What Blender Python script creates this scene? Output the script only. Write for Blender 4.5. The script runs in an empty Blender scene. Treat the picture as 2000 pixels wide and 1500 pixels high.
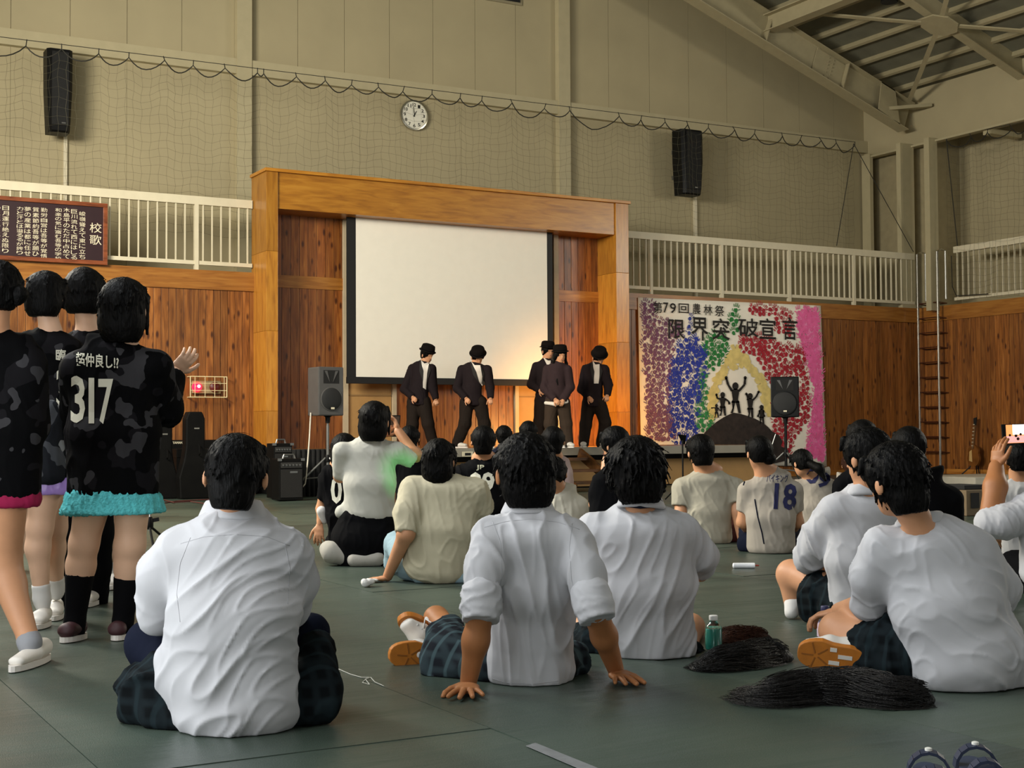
import bpy, bmesh, math, random
import numpy as np
from mathutils import Vector, Matrix
from mathutils.bvhtree import BVHTree

# ------------------------------------------------------------------ camera, light, exposure
SC = bpy.context.scene
COL = SC.collection
FPX = 2700.0
YAW, PITCH, ROLL, CAMH = math.radians(29.4), math.radians(2.03), math.radians(0.33), 0.88
FW = np.array([math.sin(YAW)*math.cos(PITCH), math.cos(YAW)*math.cos(PITCH), math.sin(PITCH)])
_r = np.array([math.cos(YAW), -math.sin(YAW), 0.0]); _d = np.cross(FW, _r)
RT = math.cos(ROLL)*_r + math.sin(ROLL)*_d
DN = -math.sin(ROLL)*_r + math.cos(ROLL)*_d
EYE = np.array([0.0, 0.0, CAMH])
cam_data = bpy.data.cameras.new('camera'); cam_data.sensor_width = 36.0; cam_data.lens = 36.0*FPX/2000.0
cam_data.clip_end = 200
cam = bpy.data.objects.new('camera', cam_data); COL.objects.link(cam)
cam.matrix_world = Matrix(((RT[0], -DN[0], -FW[0], EYE[0]), (RT[1], -DN[1], -FW[1], EYE[1]), (RT[2], -DN[2], -FW[2], EYE[2]), (0, 0, 0, 1)))
SC.camera = cam
vs = SC.view_settings
vs.view_transform = 'Standard'; vs.look = 'None'; vs.gamma = 1.0; vs.use_curve_mapping = False
vs.exposure = 0.45
world = bpy.data.worlds.new('sky'); SC.world = world; world.use_nodes = True
_bg = world.node_tree.nodes['Background']; _bg.inputs[0].default_value = (0.75, 0.85, 1.0, 1); _bg.inputs[1].default_value = 1.0

def area(name, loc, look, sx, sy, power, color):
    l = bpy.data.lights.new(name, 'AREA'); l.shape = 'RECTANGLE'; l.size = sx; l.size_y = sy
    l.energy = power; l.color = color
    o = bpy.data.objects.new(name, l); COL.objects.link(o); o.location = loc
    o.rotation_euler = (Vector(look)-Vector(loc)).to_track_quat('-Z', 'Y').to_euler()
    return o
XL, XR, YB, YR = -0.9, 21.6, 21.0, -9.0      # lower walls: left, right, back (stage), rear (behind the camera)
YU, XU = 22.5, 22.8                          # upper walls, set back behind the galleries
DAY = (0.93, 0.97, 1.0)
WARM = (1.0, 0.94, 0.80)
for k, pw in enumerate((150, 380, 1500)):     # daylight through the high windows of the left wall, brightest near the stage
    area('window_daylight_left', (XL+.12, 1.0+6.4*k, 5.4), (XL+4, 1.0+6.4*k, 4.4), 4.6, 2.2, pw, WARM if k == 2 else DAY)
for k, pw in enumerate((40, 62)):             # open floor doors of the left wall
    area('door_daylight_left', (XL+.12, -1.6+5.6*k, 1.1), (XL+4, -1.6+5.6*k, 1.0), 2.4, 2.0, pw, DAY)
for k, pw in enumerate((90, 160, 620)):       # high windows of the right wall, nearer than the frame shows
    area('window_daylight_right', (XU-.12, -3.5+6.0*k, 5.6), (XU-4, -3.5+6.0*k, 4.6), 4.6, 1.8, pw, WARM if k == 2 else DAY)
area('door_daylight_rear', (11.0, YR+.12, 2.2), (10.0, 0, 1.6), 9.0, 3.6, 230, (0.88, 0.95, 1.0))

# ------------------------------------------------------------------ geometry helpers
def ray(x, y): return FW + (x-1000)/FPX*RT + (y-750)/FPX*DN
def at(x, y, dep): return EYE + dep*ray(x, y)
def onX(x, y, X): v = ray(x, y); return EYE + v*((X-EYE[0])/v[0])
def onY(x, y, Y): v = ray(x, y); return EYE + v*((Y-EYE[1])/v[1])
def onZ(x, y, Z=0.0): v = ray(x, y); return EYE + v*((Z-EYE[2])/v[2])
def V(*a): return np.array(a, float)
def nrm(v): v = np.asarray(v, float); return v/(np.linalg.norm(v)+1e-12)
rng = random.Random(7)

def lin(h):
    h = h.lstrip('#'); o = []
    for i in (0, 2, 4):
        c = int(h[i:i+2], 16)/255.0
        o.append(c/12.92 if c <= .04045 else ((c+.055)/1.055)**2.4)
    return tuple(o)+(1.0,)

MATS = {}
class NT:
    """small node-tree helper"""
    def __init__(s, name):
        s.m = bpy.data.materials.new(name); s.m.use_nodes = True
        s.t = s.m.node_tree; s.b = s.t.nodes['Principled BSDF']
    def n(s, typ, **kw):
        nd = s.t.nodes.new(typ)
        for k, v in kw.items():
            if k.startswith('i_'):
                key = k[2:]; key = int(key) if key.isdigit() else key.replace('_', ' ')
                nd.inputs[key].default_value = v
            else: setattr(nd, k, v)
        return nd
    def l(s, a, b): s.t.links.new(a, b)
    def ramp(s, fac, stops, interp='LINEAR'):
        r = s.n('ShaderNodeValToRGB'); r.color_ramp.interpolation = interp
        e = r.color_ramp.elements
        while len(e) > 1: e.remove(e[-1])
        e[0].position, e[0].color = stops[0]
        for p, c in stops[1:]:
            x = e.new(p); x.color = c
        s.l(fac, r.inputs[0]); return r.outputs[0]
    def mapping(s, scale, coord='Object', rnd=False):
        tc = s.n('ShaderNodeTexCoord'); mp = s.n('ShaderNodeMapping'); mp.inputs['Scale'].default_value = scale
        src = tc.outputs[coord]
        if rnd:
            oi = s.n('ShaderNodeObjectInfo'); ad = s.n('ShaderNodeVectorMath', operation='ADD'); ml = s.n('ShaderNodeMath', operation='MULTIPLY', i_1=37.0)
            s.l(oi.outputs['Random'], ml.inputs[0]); s.l(src, ad.inputs[0]); s.l(ml.outputs[0], ad.inputs[1]); src = ad.outputs[0]
        s.l(src, mp.inputs[0]); return mp.outputs[0]
    def mix(s, fac, a, b, blend='MIX'):
        mx = s.n('ShaderNodeMix', data_type='RGBA', blend_type=blend)
        for sock, v in ((mx.inputs[0], fac), (mx.inputs[6], a), (mx.inputs[7], b)):
            if hasattr(v, 'is_linked') or hasattr(v, 'links'): s.l(v, sock)
            else: sock.default_value = v
        return mx.outputs[2]
    def bump(s, h, strength, dist=.01):
        b = s.n('ShaderNodeBump'); b.inputs['Strength'].default_value = strength; b.inputs['Distance'].default_value = dist
        s.l(h, b.inputs['Height']); s.l(b.outputs[0], s.b.inputs['Normal'])

def pm(name, color, rough=.6, metal=0.0, var=.08, vs_=6.0, bump=0.0, bs=60.0, coord='Object', emit=0.0, spec=None, sheen=0.0):
    """plain procedural paint: colour with a little noise, optional fine relief"""
    if name in MATS: return MATS[name]
    q = NT(name); c = lin(color) if isinstance(color, str) else color
    mp = q.mapping((1, 1, 1), coord)
    nz = q.n('ShaderNodeTexNoise'); nz.inputs['Scale'].default_value = vs_; nz.inputs['Detail'].default_value = 4
    q.l(mp, nz.inputs['Vector'])
    lo = tuple(max(0, x*(1-var)) for x in c[:3])+(1,); hi = tuple(min(1, x*(1+var)) for x in c[:3])+(1,)
    q.l(q.ramp(nz.outputs[0], [(.3, lo), (.7, hi)]), q.b.inputs['Base Color'])
    q.b.inputs['Roughness'].default_value = rough; q.b.inputs['Metallic'].default_value = metal
    if spec is not None: q.b.inputs['Specular IOR Level'].default_value = spec
    if sheen: q.b.inputs['Sheen Weight'].default_value = sheen
    if emit:
        q.b.inputs['Emission Color'].default_value = c; q.b.inputs['Emission Strength'].default_value = emit
    if bump:
        n2 = q.n('ShaderNodeTexNoise'); n2.inputs['Scale'].default_value = bs; n2.inputs['Detail'].default_value = 3
        q.l(mp, n2.inputs['Vector']); q.bump(n2.outputs[0], bump)
    MATS[name] = q.m; return q.m

def wood(name, dark, mid, light, grain=(14, 14, 1.2), knots=True, rough=.38, rnd=True):
    q = NT(name); mp = q.mapping(grain, rnd=rnd)
    nz = q.n('ShaderNodeTexNoise'); nz.inputs['Scale'].default_value = 1.6; nz.inputs['Detail'].default_value = 6; nz.inputs['Distortion'].default_value = .6
    q.l(mp, nz.inputs['Vector'])
    c = q.ramp(nz.outputs[0], [(.28, lin(dark)), (.5, lin(mid)), (.74, lin(light))])
    if rnd:
        oi = q.n('ShaderNodeObjectInfo')
        tone = q.ramp(oi.outputs['Random'], [(0, (.72, .70, .68, 1)), (1, (1.18, 1.12, 1.05, 1))])
        c = q.mix(1.0, c, tone, 'MULTIPLY')
    if knots:
        mp2 = q.mapping((8.0, 8.0, 3.2), rnd=rnd)
        vo = q.n('ShaderNodeTexVoronoi'); vo.inputs['Scale'].default_value = 1.0; q.l(mp2, vo.inputs['Vector'])
        k = q.ramp(vo.outputs['Distance'], [(.0, (1, 1, 1, 1)), (.12, (.85, .85, .85, 1)), (.24, (0, 0, 0, 1))])
        c = q.mix(k, c, lin('3a1808'))
    q.l(c, q.b.inputs['Base Color']); q.b.inputs['Roughness'].default_value = rough
    q.bump(nz.outputs[0], .12, .004)
    MATS[name] = q.m; return q.m

class MB:
    def __init__(s): s.v = []; s.f = []
    def add(s, v, f):
        o = len(s.v); s.v += [tuple(map(float, p)) for p in v]; s.f += [tuple(i+o for i in q) for q in f]; return s
    def box(s, x0, x1, y0, y1, z0, z1):
        return s.add([(x0,y0,z0),(x1,y0,z0),(x1,y1,z0),(x0,y1,z0),(x0,y0,z1),(x1,y0,z1),(x1,y1,z1),(x0,y1,z1)],
                     [(3,2,1,0),(4,5,6,7),(0,1,5,4),(1,2,6,5),(2,3,7,6),(3,0,4,7)])
    def hexa(s, p): return s.add(p, [(3,2,1,0),(4,5,6,7),(0,1,5,4),(1,2,6,5),(2,3,7,6),(3,0,4,7)])
    def bar(s, a, b, w, h, up=(0, 0, 1)):
        a, b = np.asarray(a, float), np.asarray(b, float); d = nrm(b-a); r = np.cross(d, np.asarray(up, float))
        if np.linalg.norm(r) < 1e-4: r = np.cross(d, V(0, 1, 0))
        r = nrm(r); u = np.cross(r, d); r = r*w/2; u = u*h/2
        return s.hexa([a-r-u, a+r-u, b+r-u, b-r-u, a-r+u, a+r+u, b+r+u, b-r+u])
    def tube(s, pts, rad, n=8, cap=True):
        pts = [np.asarray(p, float) for p in pts]; rad = rad if hasattr(rad, '__len__') else [rad]*len(pts)
        o = len(s.v); ref = None
        for i, p in enumerate(pts):
            t = nrm(pts[min(i+1, len(pts)-1)]-pts[max(i-1, 0)])
            if ref is None:
                ref = np.cross(t, V(0, 0, 1)); ref = np.cross(t, V(0, 1, 0)) if np.linalg.norm(ref) < .05 else ref
            ref = nrm(ref-t*(ref@t)); bi = np.cross(t, ref)
            for k in range(n):
                a = 2*math.pi*k/n; q = p+rad[i]*(math.cos(a)*ref+math.sin(a)*bi); s.v.append(tuple(map(float, q)))
        for i in range(len(pts)-1):
            for k in range(n):
                a, b = o+i*n+k, o+i*n+(k+1) % n; s.f.append((a, b, b+n, a+n))
        if cap:
            s.f.append(tuple(o+k for k in range(n))[::-1]); s.f.append(tuple(o+(len(pts)-1)*n+k for k in range(n)))
        return s
    def prism(s, poly, w):
        """poly: 3-D points of a planar outline; w: thickness vector"""
        n = len(poly); w = np.asarray(w, float); P = [np.asarray(p, float) for p in poly]
        s.add(P+[p+w for p in P], [tuple(range(n))[::-1], tuple(range(n, 2*n))]+[(i, (i+1) % n, n+(i+1) % n, n+i) for i in range(n)])
        return s
    def lathe(s, prof, n=20, c=(0, 0, 0), ax=(0, 0, 1)):
        """prof: (radius, height) along ax"""
        ax = nrm(ax); e = nrm(np.cross(ax, V(0.3, 1, .2))); g = np.cross(ax, e); c = np.asarray(c, float); o = len(s.v)
        for r, h in prof:
            for k in range(n):
                a = 2*math.pi*k/n; s.v.append(tuple(map(float, c+ax*h+r*(math.cos(a)*e+math.sin(a)*g))))
        for i in range(len(prof)-1):
            for k in range(n):
                a, b = o+i*n+k, o+i*n+(k+1) % n; s.f.append((a, b, b+n, a+n))
        s.f.append(tuple(o+k for k in range(n))[::-1]); s.f.append(tuple(o+(len(prof)-1)*n+k for k in range(n)))
        return s
    def mesh(s, name, smooth=False, bevel=0.0):
        m = bpy.data.meshes.new(name); m.from_pydata(s.v, [], s.f); m.update()
        bm = bmesh.new(); bm.from_mesh(m)
        bmesh.ops.recalc_face_normals(bm, faces=bm.faces)
        if bevel: bmesh.ops.bevel(bm, geom=bm.edges[:], offset=bevel, segments=2, profile=.6, affect='EDGES', clamp_overlap=True)
        bm.to_mesh(m); bm.free()
        if smooth:
            m.polygons.foreach_set('use_smooth', [True]*len(m.polygons))
            if smooth != 2:
                try: m.set_sharp_from_angle(angle=math.radians(40))
                except Exception: pass
        return m

def link(name, data, mat=None, parent=None, loc=None):
    o = bpy.data.objects.new(name, data); COL.objects.link(o)
    if mat is not None and data is not None:
        data.materials.clear(); data.materials.append(mat)
    if parent is not None: o.parent = parent
    if loc is not None: o.location = loc
    return o
def obj(name, mb, mat, parent=None, smooth=False, bevel=0.0):
    """geometry is given in world space; children of an offset empty are shifted back"""
    if parent is not None:
        root = np.zeros(3); p = parent
        while p is not None: root += np.array(p.location); p = p.parent
        if np.any(root): mb.v = [tuple(np.asarray(q)-root) for q in mb.v]
    return link(name, mb.mesh(name, smooth, bevel), mat, parent)
def tag(o, label, cat, group=None):
    o['label'] = label; o['category'] = cat
    if group: o['group'] = group
    return o
def struct(o, label=None, kind='structure'):
    o['kind'] = kind
    if label: o['label'] = label
    return o
def thing(name, label, cat, loc, group=None):
    o = bpy.data.objects.new(name, None); COL.objects.link(o); o.location = tuple(map(float, loc)); o.empty_display_size = .1
    return tag(o, label, cat, group)

def text_mesh(body, size, bold=0.0, res=2, spacing=1.0, line=1.0):
    """returns vertices (n,2) and faces of flat lettering, origin at left baseline"""
    c = bpy.data.curves.new('lettering', 'FONT'); c.body = body; c.size = size; c.offset = bold; c.resolution_u = res
    c.space_character = spacing; c.space_line = line
    o = bpy.data.objects.new('lettering', c); COL.objects.link(o)
    m = bpy.data.meshes.new_from_object(o.evaluated_get(bpy.context.evaluated_depsgraph_get()))
    v = np.array([x.co[:2] for x in m.vertices]) if len(m.vertices) else np.zeros((0, 2)); f = [tuple(p.vertices) for p in m.polygons]
    bpy.data.objects.remove(o); bpy.data.curves.remove(c); bpy.data.meshes.remove(m)
    return v, f
def put_text(mb, body, box, O, U, W, N, bold=0.0, lift=.004, res=2, keep=False):
    """fits lettering into box=(u0,v0,u1,v1) on the plane O + u*U + v*W, raised along N"""
    v, f = text_mesh(body, 1.0, bold, res)
    if not len(v): return
    lo, hi = v.min(0), v.max(0); sc = np.array([(box[2]-box[0])/(hi[0]-lo[0]), (box[3]-box[1])/(hi[1]-lo[1])])
    if keep: sc[:] = sc.min()
    q = (v-lo)*sc+np.array([box[0], box[1]])
    mb.add([np.asarray(O)+a*np.asarray(U)+b*np.asarray(W)+lift*np.asarray(N) for a, b in q], f)
# ------------------------------------------------------------------ materials of the place
M_cream = pm('cream_wall_paint', 'a99d7c', .75, var=.05, vs_=1.2, bump=.15, bs=180)
M_cream2 = pm('cream_steel_paint', 'b0a584', .6, var=.04)
M_steel = pm('roof_steel_paint', 'a59a7a', .6, var=.05)
M_deck = pm('roof_deck', '6b6958', .8, var=.12, vs_=3)
M_dark = pm('dark_void', '0e0c0a', .8)
M_rail = pm('rail_white_paint', 'd6ccb0', .5, var=.04)
M_plank = wood('cedar_plank', '633814', '8c5624', 'aa7036')
M_trimw = wood('cedar_trim', '8e5820', 'a86e2c', 'bc843c', grain=(1.2, 14, 14), knots=False)
M_frame = wood('stage_frame_wood', '9a6420', 'b47a28', 'c48c34', grain=(1.5, 12, 12), knots=False, rough=.3)
M_frame2 = wood('stage_frame_wood_upright', '9a6420', 'b47a28', 'c48c34', grain=(12, 12, 1.5), knots=False, rough=.3)
M_inner = wood('stage_back_plank', '623614', '8a5022', 'a46a30', grain=(14, 14, 1.2))
M_panel = pm('tan_door_panel', 'a8814c', .6, var=.06)
M_screenw = pm('screen_white', 'efe9da', .7, var=.015)
M_black = pm('black_plastic', '0c0c0c', .5, var=.2, spec=.2)
M_chrome = pm('chrome', 'c8c8c4', .22, 1.0, var=.02)
M_metalg = pm('grey_metal', '7d7d7a', .4, .8)

def floor_material():
    q = NT('green_floor_sheet')
    mp = q.mapping((1, 1, 1), 'Object', rnd=True)
    n1 = q.n('ShaderNodeTexNoise'); n1.inputs['Scale'].default_value = .9; n1.inputs['Detail'].default_value = 5; q.l(mp, n1.inputs['Vector'])
    c = q.ramp(n1.outputs[0], [(.3, lin('36413a')), (.7, lin('434f45'))])
    q.l(c, q.b.inputs['Base Color'])
    q.l(q.ramp(n1.outputs[0], [(.35, (.30, .30, .30, 1)), (.7, (.46, .46, .46, 1))]), q.b.inputs['Roughness'])
    mp2 = q.mapping((.55, 3.2, 1), 'Object', rnd=True)
    n2 = q.n('ShaderNodeTexNoise'); n2.inputs['Scale'].default_value = 1.5; n2.inputs['Detail'].default_value = 4; n2.inputs['Distortion'].default_value = .5; q.l(mp2, n2.inputs['Vector'])
    n3 = q.n('ShaderNodeTexNoise'); n3.inputs['Scale'].default_value = 260; q.l(mp, n3.inputs['Vector'])
    ad = q.n('ShaderNodeMath', operation='MULTIPLY_ADD', i_1=.05); q.l(n3.outputs[0], ad.inputs[0]); q.l(n2.outputs[0], ad.inputs[2])
    q.bump(ad.outputs[0], .30, .06)
    return q.m
M_floor = floor_material()

# ------------------------------------------------------------------ floor
fl = struct(obj('floor', MB().box(XL, XU+.3, YR, YB+2.0, -.3, -.012), pm('floor_boards', '14130f', .8)))
# the protective green sheets: strips laid along the hall in lengths, each with its own edges
SW = 1.13; SX0 = 1.982; meshes = {}
def sheet(x0, x1, y0, y1, zt):
    x0, x1, y0, y1 = max(x0, XL+.01), min(x1, XR-.02), max(y0, YR+.01), min(y1, YB-.02)
    if x1-x0 < .05 or y1-y0 < .05: return
    cx, cy = (x0+x1)/2, (y0+y1)/2; o = obj('floor_sheet', MB().box(x0-cx, x1-cx, y0-cy, y1-cy, zt-.005, zt), M_floor, None)
    o.parent = fl; o.location = (cx, cy, 0)
for k in range(-4, 19):
    x0 = SX0+k*SW; near = -1 <= k-0 <= 6 or k in (-2,)
    L = 3.9; j0 = 3.66+((k+1)*1.73) % L if k != -1 else 3.66
    n0 = int((YR-j0)/L)-1; n1 = int((YB-j0)/L)+1
    for n in range(n0, n1+1):
        sheet(x0+.0015, x0+SW-.0015, j0+n*L+.0006, j0+(n+1)*L-.0006, 0.0 if (n+k) % 2 else -.0022)

# ------------------------------------------------------------------ roof line
SL = 0.3565
def zroof(X): return 8.05+SL*(XR-X) if X > 10.4 else 8.05+SL*(XR-10.4)-SL*(10.4-X)   # underside of the deck
XA = 10.4

# ------------------------------------------------------------------ back wall (upper, set back) with its panels, posts and beam
ZB0 = onY(487, 150, YU)[2]; ZB1 = onY(487, 121, YU)[2]
wb = struct(obj('wall_back', MB().prism([(XL, YU+.06, 3.2), (XU, YU+.06, 3.2), (XU, YU+.06, zroof(XU)), (XA, YU+.06, zroof(XA)), (XL, YU+.06, zroof(XL))], (0, .2, 0)), M_cream))
px_posts = [onY(458, 100, YU)[0], onY(487, 100, YU)[0], onY(1084, 100, YU)[0], onY(1106, 100, YU)[0]]
posts = [(-.2, .1), (px_posts[0], px_posts[1]), (px_posts[2], px_posts[3])]
edges = [posts[0][1], posts[1][0], posts[1][1], posts[2][0], posts[2][1], XR+.1]
for a, b in ((edges[0], edges[1]), (edges[2], edges[3]), (edges[4], edges[5])):
    n = max(1, round((b-a)/.92)); w = (b-a)/n
    for i in range(n):
        x0, x1 = a+i*w+.004, a+(i+1)*w-.004
        obj('wall_panel', MB().prism([(x0, YU, ZB1), (x1, YU, ZB1), (x1, YU, zroof(x1)), (x0, YU, zroof(x0))], (0, .058, 0)), M_cream, wb)
    n = max(1, round((b-a)/1.85)); w = (b-a)/n
    for i in range(n):
        x0, x1 = a+i*w+.002, a+(i+1)*w-.002
        obj('wall_panel', MB().prism([(x0, YU, 3.4), (x1, YU, 3.4), (x1, YU, ZB0), (x0, YU, ZB0)], (0, .058, 0)), M_cream, wb)
n_t = 1
for a, b in posts:
    struct(obj('trim_%d' % n_t, MB().box(a, b, YU-.14, YU+.03, 3.4, zroof((a+b)/2)), M_cream2)); n_t += 1
struct(obj('trim_%d' % n_t, MB().box(XL, XR+.4, YU-.12, YU+.03, ZB0, ZB1), M_cream2)); n_t += 1
# small louvre high on the wall
lv = tag(obj('wall_louvre', MB().box(onY(905, 0, YU)[0], onY(1018, 8, YU)[0], YU-.03, YU+.02, onY(1000, 9, YU)[2], onY(1000, 9, YU)[2]+.5), pm('louvre_frame', '8d8368', .6)), 'dark ventilation louvre high on the cream wall above the clock', 'vent')
zz = onY(1000, 9, YU)[2]
for k in range(4):
    obj('slat', MB().box(onY(905, 0, YU)[0]+.05, onY(1018, 8, YU)[0]-.05, YU-.05, YU-.031, zz+.05+k*.11, zz+.12+k*.11), M_dark, lv)

# ------------------------------------------------------------------ lower back wall: gallery front with cedar planks
ZT1 = onY(497, 533, YB)[2]; ZT0 = ZT1-.30
ZG = 3.38
FX0, FX1 = onY(520, 600, 20.4)[0], onY(1229, 600, 20.4)[0]     # stage frame, outside edges at its front
wl = struct(obj('wall_stage_side', MB().box(XL, FX0, YB+.03, YB+.25, 0, ZT1).box(FX1, XR+1.2, YB+.03, YB+.25, 0, ZT1), M_dark))
gal = struct(obj('trim_%d' % n_t, MB().box(XL, XR, YB+.25, YU, ZT1-.25, ZT1-.05), M_cream2)); n_t += 1   # gallery floor
PW = .118
def planks_y(x0, x1, y, z0, z1, parent, mat, pw=PW, depth=.03, gap=.006):
    n = max(1, round((x1-x0)/pw)); w = (x1-x0)/n
    me = MB().box(gap/2, w-gap/2, 0, depth, 0, z1-z0).mesh('plank', bevel=.0035)
    for i in range(n):
        link('plank', me, mat if not i else None, parent, (x0+i*w, y+rng.uniform(-.002, .002), z0))
xl_seen = 3.0
planks_y(xl_seen, FX0+.05, YB, .02, ZT0, wl, M_plank)
planks_y(FX1-.02, XR, YB, .02, ZT0, wl, M_plank)
struct(obj('baseboard_back', MB().box(xl_seen, FX0, YB-.012, YB+.03, -.002, .1).box(FX1, XR, YB-.012, YB+.03, -.002, .1), M_trimw))
struct(obj('trim_%d' % n_t, MB().box(XL, FX0+.05, YB-.03, YB+.10, ZT0, ZT1).box(FX1-.02, XR, YB-.03, YB+.10, ZT0, ZT1), M_trimw)); n_t += 1

def railing(name, label, p0, p1, ztop, zbot, posts_t, pitch=.142, top_h=.13):
    """white gallery rail between two floor points: top and bottom bars, posts and balusters"""
    p0, p1 = V(*p0, 0), V(*p1, 0); L = np.linalg.norm(p1-p0); d = (p1-p0)/L
    t = thing(name, label, 'railing', (p0[0], p0[1], zbot))
    Z = V(0, 0, 1)
    obj('top_rail', MB().bar(p0+Z*(ztop-top_h/2), p1+Z*(ztop-top_h/2), .07, top_h), M_rail, t)
    obj('bottom_rail', MB().bar(p0+Z*(zbot+.03), p1+Z*(zbot+.03), .05, .06), M_rail, t)
    for s in posts_t:
        q = p0+d*s
        obj('post', MB().bar(q+Z*(zbot-.13), q+Z*(ztop-top_h), .075, .06, up=d), M_rail, t)
    me = None; n = int(L/pitch)
    for i in range(n):
        s = (i+.5)*L/n
        if min([abs(s-x) for x in posts_t]+[9]) < .05: continue
        if me is None:
            m = MB().bar((0, 0, 0), (0, 0, ztop-top_h-zbot-.06), .034, .018, up=d)
            me = m.mesh('baluster'); me.materials.append(M_rail)
        b = bpy.data.objects.new('baluster', me); COL.objects.link(b); b.parent = t
        b.location = tuple(d*s+Z*.06)
    return t
ZR1 = onY(497, 392, YB)[2]; ZR0 = onY(497, 519, YB)[2]-.03
xa = onY(0, 352, YB)[0]-.5; xb = FX0-.02
pl = [onY(384, 500, YB)[0]-xa]
railing('gallery_railing', 'white gallery railing to the left of the wooden stage frame', (xa, YB+.03), (xb, YB+.03), ZR1, ZR0, pl)
xc = FX1+.02; xd = onY(1786, 495, YB)[0]
pr = [onY(x, 500, YB)[0]-xc for x in (1272, 1410, 1542, 1668)]
railing('gallery_railing', 'white gallery railing above the handprint banner', (xc, YB+.03), (xd, YB+.03), ZR1, ZR0, pr)

# ------------------------------------------------------------------ right wall
wr = struct(obj('wall_right', MB().box(XR+.03, XR+.25, YR, YB, 0, ZT1), M_dark))
yy0 = 15.2
n = round((YB-yy0)/PW); w = (YB-yy0)/n
me = MB().box(0, .03, .003, w-.003, 0, ZT0-.02).mesh('plank', bevel=.0035); me.materials.append(M_plank)
for i in range(n): link('plank', me, None, wr, (XR+rng.uniform(-.002, .002), yy0+i*w, .02))
M_trimy = wood('cedar_trim_side', '8e5820', 'a86e2c', 'bc843c', grain=(14, 1.2, 14), knots=False)
struct(obj('trim_%d' % n_t, MB().box(XR-.03, XR+.10, YR, YB, ZT0, ZT1), M_trimy)); n_t += 1
struct(obj('baseboard_right', MB().box(XR-.014, XR+.03, YR, YB, -.002, .1), M_trimy))
struct(obj('trim_%d' % n_t, MB().box(XR+.25, XU, YR, YB+.3, ZT1-.25, ZT1-.05), M_cream2)); n_t += 1
railing('gallery_railing', 'white gallery railing on the right-hand wall behind the net', (XR+.03, 10.5), (XR+.03, onX(1862, 485, XR)[1]), ZR1+.03, ZR0, [1.5, 3.6, 5.7])
wru = struct(obj('wall_right_upper', MB().box(XU, XU+.2, YR, YU+.2, ZT1-.2, zroof(XU)+.3), M_cream))
# eave wall above the girder and the girder itself, corner columns
zg1 = onX(1690, 305, XR)[2]; zg0 = onX(1850, 277, XR)[2]; zeave = onX(1785, 170, XR)[2]
zgb = (zg1+zg0)/2
struct(obj('wall_eave_right', MB().box(XR, XR+.16, YR, YU, zgb+.0, zroof(XR)), M_cream))
struct(obj('trim_%d' % n_t, MB().box(XR-.10, XR+.02, YR, YU, zgb-.02, zgb+.02).box(XR+.02, XR+.9, 19.0, 19.2, zgb-.1, zgb), M_cream2)); n_t += 1
def column(px0, px1, Y, dep, name_n):
    a, b = onY(px0, 400, Y)[0], onY(px1, 400, Y)[0]
    return struct(obj('trim_%d' % name_n, MB().box(a, b, Y, Y+dep, ZT1-.1, zgb+.05), M_cream2))
column(1760, 1786, YB+.02, .12, n_t); n_t += 1
column(1700, 1706, YU-.3, .25, n_t); n_t += 1
column(1816, 1832, 20.35, .14, n_t); n_t += 1
a = onX(1850, 400, XR+.25)[1]
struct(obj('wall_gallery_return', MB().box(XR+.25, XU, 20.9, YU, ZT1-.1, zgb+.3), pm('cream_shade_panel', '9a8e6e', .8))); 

# ------------------------------------------------------------------ left and rear walls (behind the camera's view), with their window openings
def wall_with_holes(name, fixed, axis, lo, hi, z1, holes, mat, th=.2):
    m = MB(); cuts = sorted(holes); cur = lo
    def put(a, b, z0, z_1):
        if b-a < .01 or z_1-z0 < .01: return
        if axis == 'y': m.box(fixed-th, fixed, a, b, z0, z_1)
        else: m.box(a, b, fixed-th, fixed, z0, z_1)
    for a, b, z0, zz1 in cuts:
        put(cur, a, 0, z1); put(a, b, 0, z0); put(a, b, zz1, z1); cur = b
    put(cur, hi, 0, z1)
    return struct(obj(name, m, mat))
hl = []
for k in range(3):
    hl.append((1.0+6.4*k-2.3, 1.0+6.4*k+2.3, 4.3, 6.5))
wall_with_holes('wall_left', XL, 'y', YR, YU, zroof(XL)+.2, hl, M_cream)
struct(obj('wall_rear', MB().prism([(XL, YR-.2, 0), (XU, YR-.2, 0), (XU, YR-.2, zroof(XU)), (XA, YR-.2, zroof(XA)), (XL, YR-.2, zroof(XL))], (0, .2, 0)), M_cream))
M_pane = pm('window_pane_bright', 'dfe8ee', .2, var=.01)
for k in range(3):
    wo = struct(obj('window_%d' % (k+1), MB().box(XL-.16, XL-.04, 1.0+6.4*k-2.3, 1.0+6.4*k-2.2, 4.3, 6.5).box(XL-.16, XL-.04, 1.0+6.4*k+2.2, 1.0+6.4*k+2.3, 4.3, 6.5).box(XL-.16, XL-.04, 1.0+6.4*k-2.2, 1.0+6.4*k+2.2, 4.3, 4.4).box(XL-.16, XL-.04, 1.0+6.4*k-2.2, 1.0+6.4*k+2.2, 6.4, 6.5), M_metalg))
    obj('pane', MB().box(XL-.12, XL-.1, 1.0+6.4*k-2.2, 1.0+6.4*k+2.2, 4.4, 6.4), M_pane, wo)

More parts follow.
